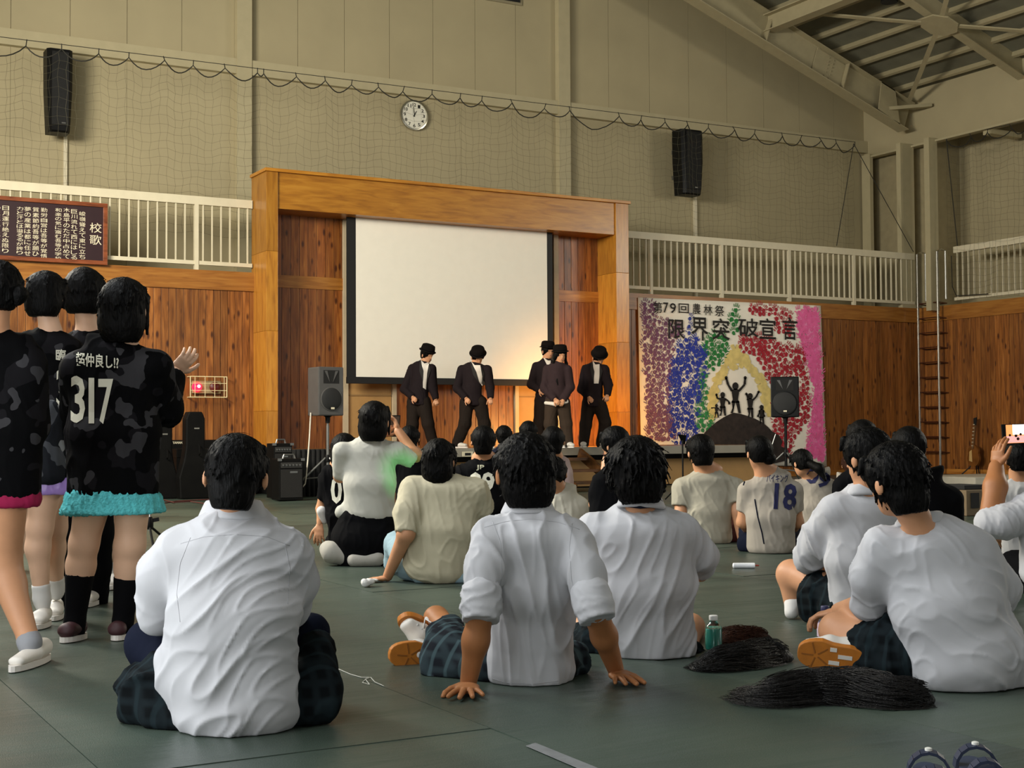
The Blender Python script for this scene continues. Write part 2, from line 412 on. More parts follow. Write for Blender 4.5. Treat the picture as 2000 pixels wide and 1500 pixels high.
# ------------------------------------------------------------------ roof: deck, rafters, purlins, braces
ce = struct(obj('ceiling', MB().prism([(XA, YR, zroof(XA)), (XU+.5, YR, zroof(XU+.5)), (XU+.5, YR, zroof(XU+.5)+.15), (XA, YR, zroof(XA)+.15)], (0, YU+.3-YR, 0))
      .prism([(XL-.5, YR, zroof(XL-.5)), (XA, YR, zroof(XA)), (XA, YR, zroof(XA)+.15), (XL-.5, YR, zroof(XL-.5)+.15)], (0, YU+.3-YR, 0)), M_deck))
x = XR-.25
npur = 0
while x > 14.5:
    a = V(x, 12.0, zroof(x)-.05); b = V(x, YU-.1, zroof(x)-.05)
    obj('purlin', MB().bar(a, b, .07, .10, up=(SL, 0, 1)), M_steel, ce); x -= .56
def hbeam(a, b, depth, fl=.24, tf=.02):
    a, b = np.asarray(a, float), np.asarray(b, float); d = nrm(b-a); up = nrm(V(0, 0, 1)-d*d[2])
    s = nrm(np.cross(d, up)); m = MB()
    m.bar(a+up*tf/2, b+up*tf/2, fl, tf, up=up); m.bar(a+up*(depth-tf/2), b+up*(depth-tf/2), fl, tf, up=up)
    m.bar(a+up*depth/2, b+up*depth/2, .02, depth-2*tf, up=up)
    return m, up, d
pa, pb = onY(1350, 0, YB), onY(1764, 256, YB)
sl = (pb[2]-pa[2])/(pb[0]-pa[0])
def raf_z(X): return pa[2]+sl*(X-pa[0])
r0 = V(XA, YB, raf_z(XA)); r1 = V(pb[0], YB, pb[2])
hdep = .62
m, up, d = hbeam(r0, r1, hdep, .30)
r_ = struct(obj('trim_%d' % n_t, m, M_steel), 'cream steel roof rafter running up along the stage wall'); n_t += 1
# stiffeners, splice plate with bolts and end gusset of that rafter
for s in (1.9, 4.0):
    q = r1-d*s
    obj('stiffener', MB().bar(q+up*.03, q+up*(hdep-.03), .28, .02, up=d), M_steel, r_)
q = r1-d*2.15
obj('splice_plate', MB().bar(q+up*hdep*.5-d*.55+V(0, -.03, 0), q+up*hdep*.5+d*.25+V(0, -.03, 0), .02, hdep-.12, up=up), M_steel, r_)
for i in range(2):
    for j in range(6):
        c = q-d*(.1+.12*i)+up*(.1+.08*j)+V(0, -.045, 0)
        obj('bolt', MB().lathe([(.018, 0), (.018, .016)], 6, c, (0, -1, 0)), M_steel, r_)
obj('gusset', MB().prism([r1-d*.9+up*.05+V(0, -.15, 0), r1-d*.25+up*.0+V(0, -.15, 0), r1-d*.6+up*hdep+V(0, -.15, 0), r1-d*1.0+up*hdep+V(0, -.15, 0)], (0, .02, 0)), M_steel, r_)
# strut running across the bays
qs = onY(1500, 40, YB); xs = qs[0]
m2, _, _ = hbeam((xs, 10.0, raf_z(xs)+.30), (xs, YB, raf_z(xs)+.30), .34, .26)
struct(obj('trim_%d' % n_t, m2, M_steel), 'cream steel strut tying the roof rafters together'); n_t += 1
# second rafter with the brace hub
pc = onX(1975, 140, XR-.3); Y2 = pc[1]
m3, up3, d3 = hbeam((XA, Y2, pc[2]-SL*(XA-pc[0])), (pc[0]+.3, Y2, pc[2]-SL*.3), .40, .20)
struct(obj('trim_%d' % n_t, m3, M_steel), 'cream steel roof rafter crossing the brace hub at the upper right'); n_t += 1
def on_raf2(px, py): return onY(px, py, Y2)
hub = onY(1835, 42, Y2); hub = V(hub[0], Y2, pc[2]-SL*(hub[0]-pc[0])-.03)
hb = thing('brace_hub', 'eight-sided steel gusset plate with four brace rods under the roof', 'roof brace', hub)
ex = nrm(V(1, 0, -SL)); ey = V(0, 1, 0)
obj('gusset_plate', MB().prism([hub+.36*(math.cos(math.pi/8+k*math.pi/4)*ex+math.sin(math.pi/8+k*math.pi/4)*ey) for k in range(8)], nrm(V(SL, 0, 1))*-.03), M_steel, hb)
def roofpt(px, py, dz):
    # point on the roof plane lowered by dz
    v = ray(px, py); A = 8.05+SL*XR-dz
    t = (A-EYE[2]-SL*EYE[0])/(v[2]+SL*v[0]); return EYE+t*v
for px, py in ((1570, 20), (2060, 60), (1776, 196), (1880, -120)):
    e = roofpt(px, py, .36 if px != 1776 else .45); e[2] = min(e[2], hub[2]+SL*(hub[0]-e[0])+.02)
    dd = nrm(e-hub)
    obj('brace_rod', MB().bar(hub+dd*.3, e, .09, .03, up=(SL, 0, 1)), M_steel, hb)
# bracket under the eave and the lamp housing under the roof
ba, bb = onX(1740, 210, XR-.02), onX(1818, 206, XR-.02)
struct(obj('trim_%d' % n_t, MB().bar(onY(1735, 213, YB-.1), onX(1818, 206, XR-.05), .16, .07), M_steel), 'short steel bracket under the rafter end'); n_t += 1
lp = roofpt(1737, 4, .3)
lm = thing('ceiling_lamp', 'dark unlit high-bay lamp under the roof deck', 'lamp', lp)
obj('lamp_housing', MB().lathe([(.05, .22), (.12, .18), (.16, .0), (.15, -.01)][::-1], 16, lp), M_dark, lm, True)
obj('lamp_stem', MB().tube([lp+V(0, 0, .2), lp+V(0, 0, .42)], .02, 8), M_dark, lm)
# ------------------------------------------------------------------ stage frame (proscenium)
YF = 20.4
fx0, fx1 = onY(520, 600, YF)[0], onY(543, 600, YF)[0]
gx0, gx1 = onY(1204, 600, YF)[0], onY(1229, 600, YF)[0]
zt = onY(700, 348, YF)[2]; zbm = onY(650, 415, YF)[2]
ZS = 0.65; YS = 18.5
fr = thing('proscenium', 'large orange-brown wooden surround of the stage opening', 'proscenium', ((fx0+gx1)/2, YF, ZS))
for a, b in ((fx0, fx1), (gx0, gx1)):
    n = 4; hs = (zt-.02)/n
    for i in range(n):
        obj('upright_board', MB().box(a, b, YF, YB+.1, max(i*hs, ZS)+.002 if (i+1)*hs > ZS else ZS, (i+1)*hs), M_frame2, fr, bevel=.004)
obj('lintel', MB().box(fx1, gx0, YF+.03, YB+.1, zbm, zt-.01), M_frame, fr, bevel=.004)
obj('cornice', MB().box(fx0-.03, gx1+.03, YF-.04, YB+.1, zt-.02, zt+.03), M_frame, fr, bevel=.004)

# ------------------------------------------------------------------ wall inside the frame: planks, rails, pale posts, tan doors
wi = struct(obj('wall_stage_inside', MB().box(fx1, gx0, YB+.05, YB+.2, 0, zt), M_dark))
YI = YB
def xat(px, py=650): return onY(px, py, YI)[0]
xpl0, xpl1 = xat(669), xat(678); xpr0, xpr1 = xat(1080), xat(1089)
zm1, zm0 = onY(600, 540, YI)[2], onY(600, 564, YI)[2]
for a, b in ((fx1-.02, xpl0), (xpr1, gx0+.02)):
    planks_y(a, b, YI, zm1, zbm+.2, wi, M_inner, .145)
    planks_y(a, b, YI, ZS, zm0, wi, M_inner, .145)
    obj('cross_rail', MB().box(a, b, YI-.015, YI+.04, zm0, zm1), M_trimw, wi)
planks_y(xat(773), xat(1002), YI, ZS, 3.0, wi, M_inner, .145)
M_pale = pm('pale_post_paint', 'b9a98c', .6)
for a, b in ((xpl0, xpl1), (xpr0, xpr1), (xat(765), xat(772)), (xat(1003), xat(1010))):
    obj('post', MB().box(a, b, YI-.05, YI+.05, ZS, zbm+.15 if a < xpl1 or a >= xpr0 else 2.2), M_pale, wi)
for a, b in ((xpl1, xat(765)), (xat(1010), xpr0)):
    dp = obj('door_panel', MB().box(a+.01, b-.01, YI, YI+.04, ZS, 2.4), M_panel, wi)
    zc = onY(700, 772, YI)[2]
    obj('panel_strip', MB().box(a+.02, b-.02, YI-.012, YI-.001, zc-.012, zc+.012), pm('tan_strip', '8a6a3e', .6), dp)

# ------------------------------------------------------------------ projection screen
YC = 20.72
sx0, sx1 = onY(695, 600, YC)[0], onY(1069, 600, YC)[0]; sz0, sz1 = onY(697, 736, YC)[2], zbm+.12
scn = thing('projection_screen', 'big cream-white projection screen with black border hanging in the stage frame', 'screen', ((sx0+sx1)/2, YC, sz0))
obj('screen_surface', MB().box(sx0, sx1, YC, YC+.01, sz0, sz1), M_screenw, scn)
bw = .16
M_sb = pm('screen_black_border', '0b0a09', .6)
obj('side_border', MB().box(sx0-bw, sx0, YC-.002, YC+.012, sz0-.1, sz1), M_sb, scn)
obj('side_border', MB().box(sx1, sx1+.11, YC-.002, YC+.012, sz0-.1, sz1), M_sb, scn)
obj('bottom_bar', MB().box(sx0-bw, sx1+.11, YC-.02, YC+.03, sz0-.11, sz0), M_sb, scn, bevel=.006)

# ------------------------------------------------------------------ stage platform
sxa, sxb = 6.9, onY(1507, 870, YS)[0]
M_lip = pm('stage_lip_grey', '8f897c', .5, var=.06)
M_stfl = wood('stage_floor_board', '8a5a2c', 'a8743c', 'bd8a4c', grain=(1.4, 16, 16), knots=False, rough=.25)
st = struct(obj('stage_platform', MB().box(sxa, sxb, YS+.3, YB, 0, ZS-.121), M_dark), 'low stage platform with grey front edge and tan panels below')
nb = 12
for i in range(nb):
    y0 = YS+.001+(YB-YS-.002)*i/nb
    obj('floor_board', MB().box(sxa+.002, sxb-.002, y0+.001, y0+(YB-YS)/nb-.002, ZS-.12, ZS), M_stfl, st)
ns = 6
for i in range(ns):
    a = sxa+(sxb-sxa)*i/ns; b = sxa+(sxb-sxa)*(i+1)/ns
    obj('edge_panel', MB().box(a+.006, b-.006, YS-.03, YS, ZS-.125, ZS+.004), M_lip, st, bevel=.004)
    obj('front_panel', MB().box(a+.008, b-.008, YS+.26, YS+.29, .02, ZS-.21), M_panel, st, bevel=.003)
x_dark = onY(692, 880, YS-.07)[0]
dm = MB(); nx = 60
for i in range(nx+1):
    x = sxa-.02+(x_dark-sxa+.02)*i/nx; y = YS-.075+.02*math.sin(i*1.3)
    dm.v += [(x, y, .004), (x, y-.0, ZS+.012), (x, YS+.12, ZS+.012)]
for i in range(nx):
    a = i*3; dm.f += [(a, a+3, a+4, a+1), (a+1, a+4, a+5, a+2)]
o_ = len(dm.v); dm.v += [(sxa-.02, YB-.02, .004), (sxa-.02, YB-.02, ZS+.012)]; dm.f.append((0, 1, o_+1, o_))
dsheet = tag(obj('stage_dark_sheet', dm, pm('dark_sheet_black', '080706', .9), None, 2), 'added black sheet standing in for the dark at the left stage front', 'dark_sheet')  # added black sheet, stands in for the darkness over the left stage front
sdm = dsheet.modifiers.new('thickness', 'SOLIDIFY'); sdm.thickness = .006
# small socket plate on the stage edge
sp = onY(913, 886, YS-.035)
sk = tag(obj('socket_plate', MB().box(sp[0]-.09, sp[0]+.09, YS-.048, YS-.031, sp[2]-.045, sp[2]+.03), M_rail, bevel=.004), 'small white socket plate with dark inset on the stage edge', 'socket')
obj('inset', MB().box(sp[0]-.05, sp[0]+.05, YS-.051, YS-.0485, sp[2]-.028, sp[2]+.012), M_dark, sk)
# wooden steps up to the stage
s0 = onY(1128, 950, 17.9); stp = thing('stage_steps', 'dark wooden steps leaning against the stage front', 'steps', (s0[0], 17.6, 0))
M_step = wood('step_wood', '3a2412', '5a3a1e', '6e4a28', grain=(2, 10, 10), knots=False)
for sx in (-.42, .38):
    obj('stringer', MB().bar((s0[0]+sx, 17.3, .04), (s0[0]+sx, 18.44, .56), .05, .16), M_step, stp)
for i in range(3):
    obj('tread', MB().box(s0[0]-.42, s0[0]+.38, 17.45+i*.34, 17.73+i*.34, .11+.17*i, .15+.17*i), M_step, stp)
wbg = onY(1146, 925, 17.2)
bmb = MB().lathe([(.16, 0), (.2, .12), (.17, .26), (.07, .34), (.1, .4)], 14, (wbg[0]+.5, 17.0, 0)); bmb.v = [(x+.03*math.sin(z*40+x*30), y+.03*math.cos(z*33+x*21), z) for x, y, z in bmb.v]
tag(obj('plastic_bag', bmb, pm('bag_white', 'c9c2b4', .5), None, 2), 'crumpled white plastic bag beside the wooden stage steps', 'bag')

# ------------------------------------------------------------------ stage lamps (warm)
def spot(loc, look, power, color, angle, blend=.6, size=.08):
    l = bpy.data.lights.new('stage_spot', 'SPOT'); l.energy = power; l.color = color; l.spot_size = math.radians(angle); l.spot_blend = blend; l.shadow_soft_size = size
    o = bpy.data.objects.new('stage_spot', l); COL.objects.link(o); o.location = tuple(loc)
    o.rotation_euler = (Vector(look)-Vector(loc)).to_track_quat('-Z', 'Y').to_euler(); return o
def parcan(loc, look, label):
    loc = V(*loc); d = nrm(V(*look)-loc); t = thing('par_lamp', label, 'stage lamp', (loc[0], loc[1], loc[2]-.16))
    obj('lamp_can', MB().lathe([(.05, -.2), (.085, -.16), (.09, .02), (.1, .03), (.1, .045), (.088, .046), (.085, .0)], 18, loc, d), M_black, t, True)
    obj('lens', MB().lathe([(.082, .0), (.05, .012), (.01, .016)], 18, loc, d), pm('amber_lens', 'ffb860', .2, emit=6.0), t, True)
    obj('yoke', MB().bar(loc+V(-.11, 0, -.155), loc+V(.11, 0, -.155), .03, .012).bar(loc+V(-.11, 0, -.155), loc+V(-.11, 0, .02), .03, .012, up=(0, 1, 0)).bar(loc+V(.11, 0, -.155), loc+V(.11, 0, .02), .03, .012, up=(0, 1, 0)), M_black, t)
    return t
p1 = onZ(1196, 868.5, ZS); p1 = V(onY(1199, 868, 18.75)[0], 18.75, ZS+.16)
look1 = V(onY(1120, 780, 20.6)[0], 20.6, .75)
parcan(p1, look1, 'small amber stage lamp on the floor at the right end of the stage')
spot(p1+nrm(look1-p1)*.08, look1, 270, (1.0, .50, .13), 120, .9, .06)
p2 = V(XL+.5, 9.0, 4.7); look2 = V(onY(1185, 760, 20.4)[0], 20.4, 1.4)
parcan(p2, look2, 'amber spotlight high on the left wall aimed at the stage')
spot(p2+nrm(look2-p2)*.08, look2, 1300, (1.0, .60, .26), 13, .8, .12)

# ------------------------------------------------------------------ handprint banner
yb = YB-.05
TL, TR, BR = onY(1246, 581, yb), onY(1603, 597, yb), onY(1615, 911, yb)
BL = onY(1253, 905, yb)
bn = thing('handprint_banner', 'white festival banner covered in rainbow handprints with black brush lettering', 'banner', (BL[0], yb, BR[2]))
def bpt(u, v, lift=0.0):   # u 0..1 left to right, v 0..1 bottom to top
    p = (1-v)*((1-u)*BL+u*BR)+v*((1-u)*TL+u*TR); return p+V(0, -lift, 0)
m = MB(); NU, NV = 24, 18
for j in range(NV+1):
    for i in range(NU+1):
        u, v = i/NU, j/NV; p = bpt(u, v); m.v.append(tuple(p+V(0, .005*math.sin(u*19+v*3)*(1-v), 0)))
for j in range(NV):
    for i in range(NU):
        a = j*(NU+1)+i; m.f.append((a, a+1, a+NU+2, a+NU+1))
bo = obj('banner_cloth', m, pm('banner_cloth', 'faf3e4', .8, var=.03), bn, 2)
sd = bo.modifiers.new('thickness', 'SOLIDIFY'); sd.thickness = .006; sd.offset = 1.0
def bpix(px, py):   # pixel of the photograph -> banner u,v
    p = onY(px, py, yb); u = (p[0]-BL[0])/(BR[0]-BL[0]); v = (p[2]-(BL[2]*(1-u)+BR[2]*u))/((TL[2]*(1-u)+TR[2]*u)-(BL[2]*(1-u)+BR[2]*u))
    u0 = BL[0]*(1-v)+TL[0]*v; u1 = BR[0]*(1-v)+TR[0]*v; return (p[0]-u0)/(u1-u0), v
def blob(m, px, py, r, n=9, jag=.25, lift=.018):
    c = onY(px, py, yb); pts = []; lift += rng.uniform(0, .004)
    for k in range(n):
        a = 2*math.pi*k/n; rr = r*(1+rng.uniform(-jag, jag)); pts.append(c+V(rr*math.cos(a), -lift, rr*math.sin(a)))
    o = len(m.v); m.v += [tuple(p) for p in pts]; m.f.append(tuple(range(o, o+n)))
def hand(m, px, py, size, lift=.018):
    """a printed hand: open palm ring and five fingers of unequal length"""
    c = onY(px, py, yb); th = rng.uniform(-.9, .9); fl_ = rng.choice((-1, 1)); ca, sn = math.cos(th), math.sin(th); s = size/.19
    def T(x, z): x *= fl_; return tuple(c+V((x*ca-z*sn)*s, -lift, (x*sn+z*ca)*s))
    o = len(m.v); n = 7
    for k in range(n):
        a = 2*math.pi*k/n+.3; r = rng.uniform(.85, 1.1); m.v.append(T(.042*r*math.cos(a), .045*r*math.sin(a)))
    for k in range(n):
        a = 2*math.pi*k/n+.3; m.v.append(T(.006+.013*math.cos(a)*rng.uniform(.2, 1.2), -.004+.014*math.sin(a)*rng.uniform(.2, 1.2)))
    for k in range(n): m.f.append((o+k, o+(k+1) % n, o+n+(k+1) % n, o+n+k))
    for fx, fa, l0, l1 in ((-.034, .32, .055, .105), (-.012, .1, .06, .128), (.011, -.06, .06, .132), (.033, -.24, .055, .112), (.045, -.95, .04, .085)):
        if rng.random() < .15: continue
        dx, dz = -math.sin(fa), math.cos(fa); bx, bz = (fx, 0) if fa > -.5 else (.022, -.012); w = .0085
        o = len(m.v)
        m.v += [T(bx+dx*l0-dz*w, bz+dz*l0+dx*w), T(bx+dx*l0+dz*w, bz+dz*l0-dx*w), T(bx+dx*l1+dz*w*.8, bz+dz*l1-dx*w*.8), T(bx+dx*(l1+.008), bz+dz*(l1+.008)), T(bx+dx*l1-dz*w*.8, bz+dz*l1+dx*w*.8)]
        m.f.append((o, o+1, o+2, o+3, o+4))
def inside(px, py, poly):
    c = False; j = len(poly)-1
    for i in range(len(poly)):
        if (poly[i][1] > py) != (poly[j][1] > py) and px < (poly[j][0]-poly[i][0])*(py-poly[i][1])/(poly[j][1]-poly[i][1])+poly[i][0]: c = not c
        j = i
    return c
def scatter(poly, n, mind):
    xs = [p[0] for p in poly]; ys = [p[1] for p in poly]; out = []; tries = 0
    while len(out) < n and tries < n*25:
        tries += 1; x, y = rng.uniform(min(xs), max(xs)), rng.uniform(min(ys), max(ys))
        if inside(x, y, poly) and all((x-a)**2+(y-b)**2 > mind*mind for a, b in out): out.append((x, y))
    return out
ZONES = [
 ('mauve_handprints', '7a4f70', [(1257, 594), (1275, 596), (1280, 625), (1330, 640), (1312, 700), (1306, 790), (1320, 860), (1262, 856)], 144, 7.5, 0.195),
 ('mauve_handprints', '8a5a6a', [(1264, 800), (1305, 800), (1310, 862), (1266, 862)], 15, 9.2, 0.201),
 ('blue_handprints', '2336a0', [(1336, 664), (1362, 662), (1378, 690), (1374, 740), (1362, 800), (1360, 868), (1310, 868), (1304, 800), (1306, 740), (1304, 705)], 127, 6.0, 0.206),
 ('blue_handprints', '2a3c9a', [(1340, 614), (1348, 614), (1348, 655), (1340, 655)], 3, 10.3, 0.177),
 ('green_handprints', '1f7d38', [(1376, 668), (1400, 650), (1424, 664), (1424, 680), (1400, 720), (1380, 722), (1372, 700)], 28, 6.9, 0.206),
 ('green_handprints', '2c8648', [(1368, 728), (1382, 728), (1380, 790), (1392, 830), (1372, 850), (1362, 835), (1362, 780)], 25, 7.5, 0.201),
 ('green_handprints', '1f7d38', [(1426, 604), (1438, 604), (1440, 655), (1428, 660)], 7, 8.0, 0.212),
 ('red_handprints', 'b01e30', [(1440, 664), (1462, 656), (1500, 664), (1570, 690), (1578, 760), (1580, 820), (1550, 860), (1540, 896), (1512, 860), (1508, 800), (1510, 770), (1490, 720), (1470, 694), (1448, 690)], 178, 6.4, 0.206),
 ('red_handprints', 'b01e30', [(1460, 600), (1530, 604), (1548, 624), (1542, 655), (1520, 650), (1510, 615), (1462, 612)], 30, 7.1, 0.201),
 ('pink_handprints', 'ff6aa8', [(1560, 608), (1594, 608), (1599, 700), (1604, 800), (1607, 898), (1572, 888), (1586, 830), (1590, 760), (1572, 690), (1556, 640)], 195, 4.8, 0.212),
]
byn = {}
for nm, colr, poly, n, md, sz in ZONES:
    mm = byn.setdefault((nm, colr), MB())
    for x, y in scatter(poly, n, md): hand(mm, x, y, sz*rng.uniform(.85, 1.1), .012+rng.uniform(0, .004))
for (nm, colr), mm in byn.items():
    o = obj(nm, mm, pm(nm+colr, colr, .8, var=.2, vs_=9), bn); o['kind'] = 'stuff'
# dense washes under the pink and the yellow arch
mm = MB()
for x, y in scatter([(1566, 606), (1596, 606), (1605, 800), (1608, 900), (1582, 892), (1596, 780), (1580, 690), (1560, 640)], 120, 4.5): blob(mm, x, y, rng.uniform(.04, .075), lift=.010)
o = obj('pink_paint', mm, pm('pink_paint', 'ff90c0', .8, var=.1), bn); o['kind'] = 'stuff'
mm = MB()
arch = [(1392, 812), (1390, 790), (1393, 768), (1400, 748), (1409, 728), (1420, 708), (1430, 692), (1438, 690), (1450, 704), (1464, 716), (1478, 732), (1489, 750), (1496, 770), (1500, 790), (1504, 812)]
for i in range(len(arch)-1):
    for k in range(9):
        t = rng.random(); x = arch[i][0]*(1-t)+arch[i+1][0]*t+rng.uniform(-6, 6); y = arch[i][1]*(1-t)+arch[i+1][1]*t+rng.uniform(-6, 6)
        blob(mm, x, y, rng.uniform(.05, .10), jag=.4, lift=.011)
for x, y in scatter([(1428, 676), (1440, 676), (1452, 706), (1434, 722), (1416, 706)], 26, 4): blob(mm, x, y, rng.uniform(.03, .07), lift=.011)
o = obj('yellow_paint', mm, pm('yellow_paint', 'e6cf82', .8, var=.18, vs_=8), bn); o['kind'] = 'stuff'
# painted rock and the five cheering silhouettes
M_paint = pm('black_paint', '14100e', .7, var=.2)
def poly_paint(name, polys, mat, lift):
    mm = MB()
    for p in polys:
        o_ = len(mm.v); mm.v += [tuple(onY(x, y, yb)+V(0, -lift, 0)) for x, y in p]; mm.f.append(tuple(range(o_, o_+len(p))))
    return obj(name, mm, mat, bn)
rock = [(1374, 846), (1384, 836), (1398, 824), (1412, 815), (1424, 809), (1432, 806), (1444, 808), (1458, 812), (1474, 818), (1488, 825), (1499, 834), (1506, 842), (1520, 850), (1527, 862), (1524, 872), (1534, 876), (1540, 890), (1532, 900), (1516, 904), (1496, 908), (1470, 908), (1400, 908), (1372, 908)]
poly_paint('painted_rock', [rock], pm('rock_paint', '2a211e', .75, var=.5, vs_=10), .020)
def figure(cx, top, h, armL, armR, spread=.12):
    """cx, top: head top pixel; h: height in px; arms: list of joints (fractions of h from the shoulder)"""
    P = []; hr = .12*h; hc = (cx, top+hr)
    P.append([(hc[0]+hr*.85*math.cos(2*math.pi*k/12), hc[1]+hr*1.05*math.sin(2*math.pi*k/12)) for k in range(12)])
    sy = top+.27*h; wy = top+.55*h
    P.append([(cx-.045*h, top+.2*h), (cx+.045*h, top+.2*h), (cx+.13*h, sy), (cx+.085*h, wy), (cx+.13*h, top+.66*h), (cx-.13*h, top+.66*h), (cx-.085*h, wy), (cx-.13*h, sy)])
    for s, A in ((-1, armL), (1, armR)):
        q = [(cx+s*.11*h, sy+.01*h)]+[(cx+s*a*h, sy+b*h) for a, b in A]
        for (x0, y0), (x1, y1) in zip(q[:-1], q[1:]):
            L = math.hypot(x1-x0, y1-y0); nx, ny = -(y1-y0)/L*.04*h, (x1-x0)/L*.04*h
            P.append([(x0+nx, y0+ny), (x1+nx*.8, y1+ny*.8), (x1-nx*.8, y1-ny*.8), (x0-nx, y0-ny)])
        x1, y1 = q[-1]; P.append([(x1+.05*h*math.cos(2*math.pi*k/8), y1+.06*h*math.sin(2*math.pi*k/8)) for k in range(8)])
        fx = cx+s*spread*h; P.append([(cx+s*.12*h, top+.6*h), (cx+s*.005*h, top+.62*h), (fx-.03*h, top+h), (fx+.05*h, top+h)])
    return P
figs = [figure(1435, 747, 60, [(.24, -.2), (.3, -.42)], [(.3, -.2), (.32, -.42)], .13),
        figure(1410, 766, 46, [(.22, .0), (.26, -.16)], [(.25, .12), (.28, .2)], .1),
        figure(1464, 768, 48, [(.1, -.1), (.16, -.24)], [(.24, -.12), (.34, -.32)], .08),
        figure(1398, 789, 27, [(.2, .0), (.34, .02)], [(.18, .16), (.3, .22)], .14),
        figure(1486, 791, 38, [(.12, .15), (.18, .3)], [(.1, .15), (.14, .3)], .1)]
for k, F_ in enumerate(figs): poly_paint('painted_figure', F_, M_paint, .021+.0002*k)
# lettering, one child for each line
Ub, Wb, Nb = V(1, 0, 0), V(0, 0, 1), V(0, -1, 0)
def banner_text(name, chars, boxes, bold):
    for ch, (x0, y0, x1, y1) in zip(chars, boxes):
        mm = MB()
        p = onY((x0+x1)/2, y1, yb); q = onY((x0+x1)/2, y0, yb); a = onY(x0, y1, yb)[0]; b = onY(x1, y1, yb)[0]
        put_text(mm, ch, (0, 0, b-a, q[2]-p[2]), V(a, yb, p[2]), Ub, Wb, Nb, bold, .024)
        obj(name, mm, M_paint, bn)
banner_text('lettering', '第79回農林祭', [(1275, 590, 1292, 612), (1294, 591, 1304, 611), (1307, 592, 1319, 612), (1324, 593, 1344, 612), (1351, 593, 1367, 614), (1373, 595, 1390, 616), (1395, 597, 1413, 618)], .006)
banner_text('lettering', '限界突破宣言', [(1304, 624, 1336, 662), (1349, 620, 1382, 666), (1390, 622, 1424, 664), (1440, 622, 1480, 658), (1482, 622, 1514, 662), (1527, 620, 1556, 664)], .010)

# ------------------------------------------------------------------ school-song board
yl = YB-.10
bx1 = onY(210, 450, yl)[0]; bx0 = bx1-2.9; bz1 = onY(210, 398, yl)[2]; bz0 = onY(210, 518, yl)[2]
bd = thing('lyrics_board', 'dark maroon board of white vertical brush writing in a brown wooden frame', 'notice board', ((bx0+bx1)/2, yl, bz0))
obj('board_face', MB().box(bx0+.06, bx1-.06, yl+.01, yl+.04, bz0+.05, bz1-.05), pm('maroon_board', '2a1016', .5), bd)
M_bf = wood('board_frame', '5a2c14', '7a4022', '8e5030', grain=(2, 10, 10), knots=False)
for a in ((bx0, bx1, bz0, bz0+.06), (bx0, bx1, bz1-.06, bz1), (bx0, bx0+.065, bz0+.06, bz1-.06), (bx1-.065, bx1, bz0+.06, bz1-.06)):
    obj('frame_bar', MB().box(a[0], a[1], yl-.015, yl+.05, a[2], a[3]), M_bf, bd, bevel=.006)
cols = [(187, 431, 512-22-25, 30, '校歌', .02), (161, 411, 506, 17, '峻嶺聳えて東に立ち', .015), (145, 407, 507, 17, '巨川流れて西にはしる', .015), (130, 404, 505, 17, '木島平のただ中占めて', .015), (114, 405, 508, 17, '和楽の気に富む吾等の学校', .015),
        (86, 404, 504, 17, '勤労自営は吾等が覚悟', .015), (70, 403, 500, 17, '質素節約吾等が願ひ', .015), (54, 402, 499, 17, '夢の産業は都に任せ', .015), (39, 402, 497, 17, '力と汗とは溢るるが誇り', .015), (11, 400, 494, 17, '日月運行絶えぬ限り', .015), (-6, 400, 494, 17, '富源の我が郷', .015)]
pxm = onY(101, 450, yl)[0]-onY(100, 450, yl)[0]
for cx, y0, y1, wd, s, bo_ in cols:
    mm = MB()
    if s == '校歌': y0, y1 = 431, 478
    X = onY(cx, (y0+y1)/2, yl)[0]; z1 = onY(cx, y0, yl)[2]; z0 = onY(cx, y1, yl)[2]; h = (z1-z0)/len(s); w = wd*pxm*.74 if s != '校歌' else wd*pxm*.8
    for i, ch in enumerate(s):
        put_text(mm, ch, (-w/2, 0, w/2, h*.82), V(X, yl+.01, z1-(i+1)*h), V(1, 0, 0), V(0, 0, 1), V(0, -1, 0), .0, .003)
    obj('lettering', mm, pm('board_letter_white', 'e2d6b8', .6), bd)

# ------------------------------------------------------------------ wall loudspeakers
def column_speaker(px0, px1, py0, py1, label):
    Y = YU-.62; c = onY((px0+px1)/2, (py0+py1)/2, Y); x0, x1 = onY(px0, py0, Y)[0], onY(px1-6, py0, Y)[0]; z1, z0 = onY(px0, py0, Y)[2], onY(px0, py1, Y)[2]
    w = x1-x0; cx = (x0+x1)/2; H_ = z1-z0
    t = thing('column_speaker', label, 'loudspeaker', (cx, Y, z0))
    prof = [(0, .0), (.02, .03), (.14, .045), (.5, .05), (.86, .045), (1, .03)]
    m = MB(); n = len(prof)
    for f, b in prof:
        ww = w/2*(.80+.2*min(1, f*1.6+.1)); zf = z0+H_*f
        m.v += [(cx-ww, Y+.30, zf), (cx-ww, Y+.05-b, zf), (cx-ww*.75, Y-b, zf), (cx+ww*.75, Y-b, zf), (cx+ww, Y+.05-b, zf), (cx+ww, Y+.30, zf)]
    for i in range(n-1):
        for k in range(6): a = i*6+k; b2 = i*6+(k+1) % 6; m.f.append((a, b2, b2+6, a+6))
    m.f += [tuple(range(6)), tuple(range((n-1)*6, n*6))]
    obj('cabinet', m, M_black, t)
    obj('grille', MB().box(cx-w*.33, cx+w*.33, Y-.062, Y-.05, z0+H_*.08, z1-.05), pm('speaker_grille', '0a0a0a', .7, bump=.5, bs=400), t, bevel=.004)
    obj('badge', MB().box(cx+.02, cx+.08, Y-.066, Y-.0625, z0+H_*.1, z0+H_*.1+.02), M_metalg, t)
    obj('bracket', MB().box(cx-.05, cx+.05, Y+.3, YU, z0+H_*.3, z0+H_*.36).box(cx-.05, cx+.05, Y+.3, YU, z0+H_*.7, z0+H_*.76), M_metalg, t)
    return t, cx
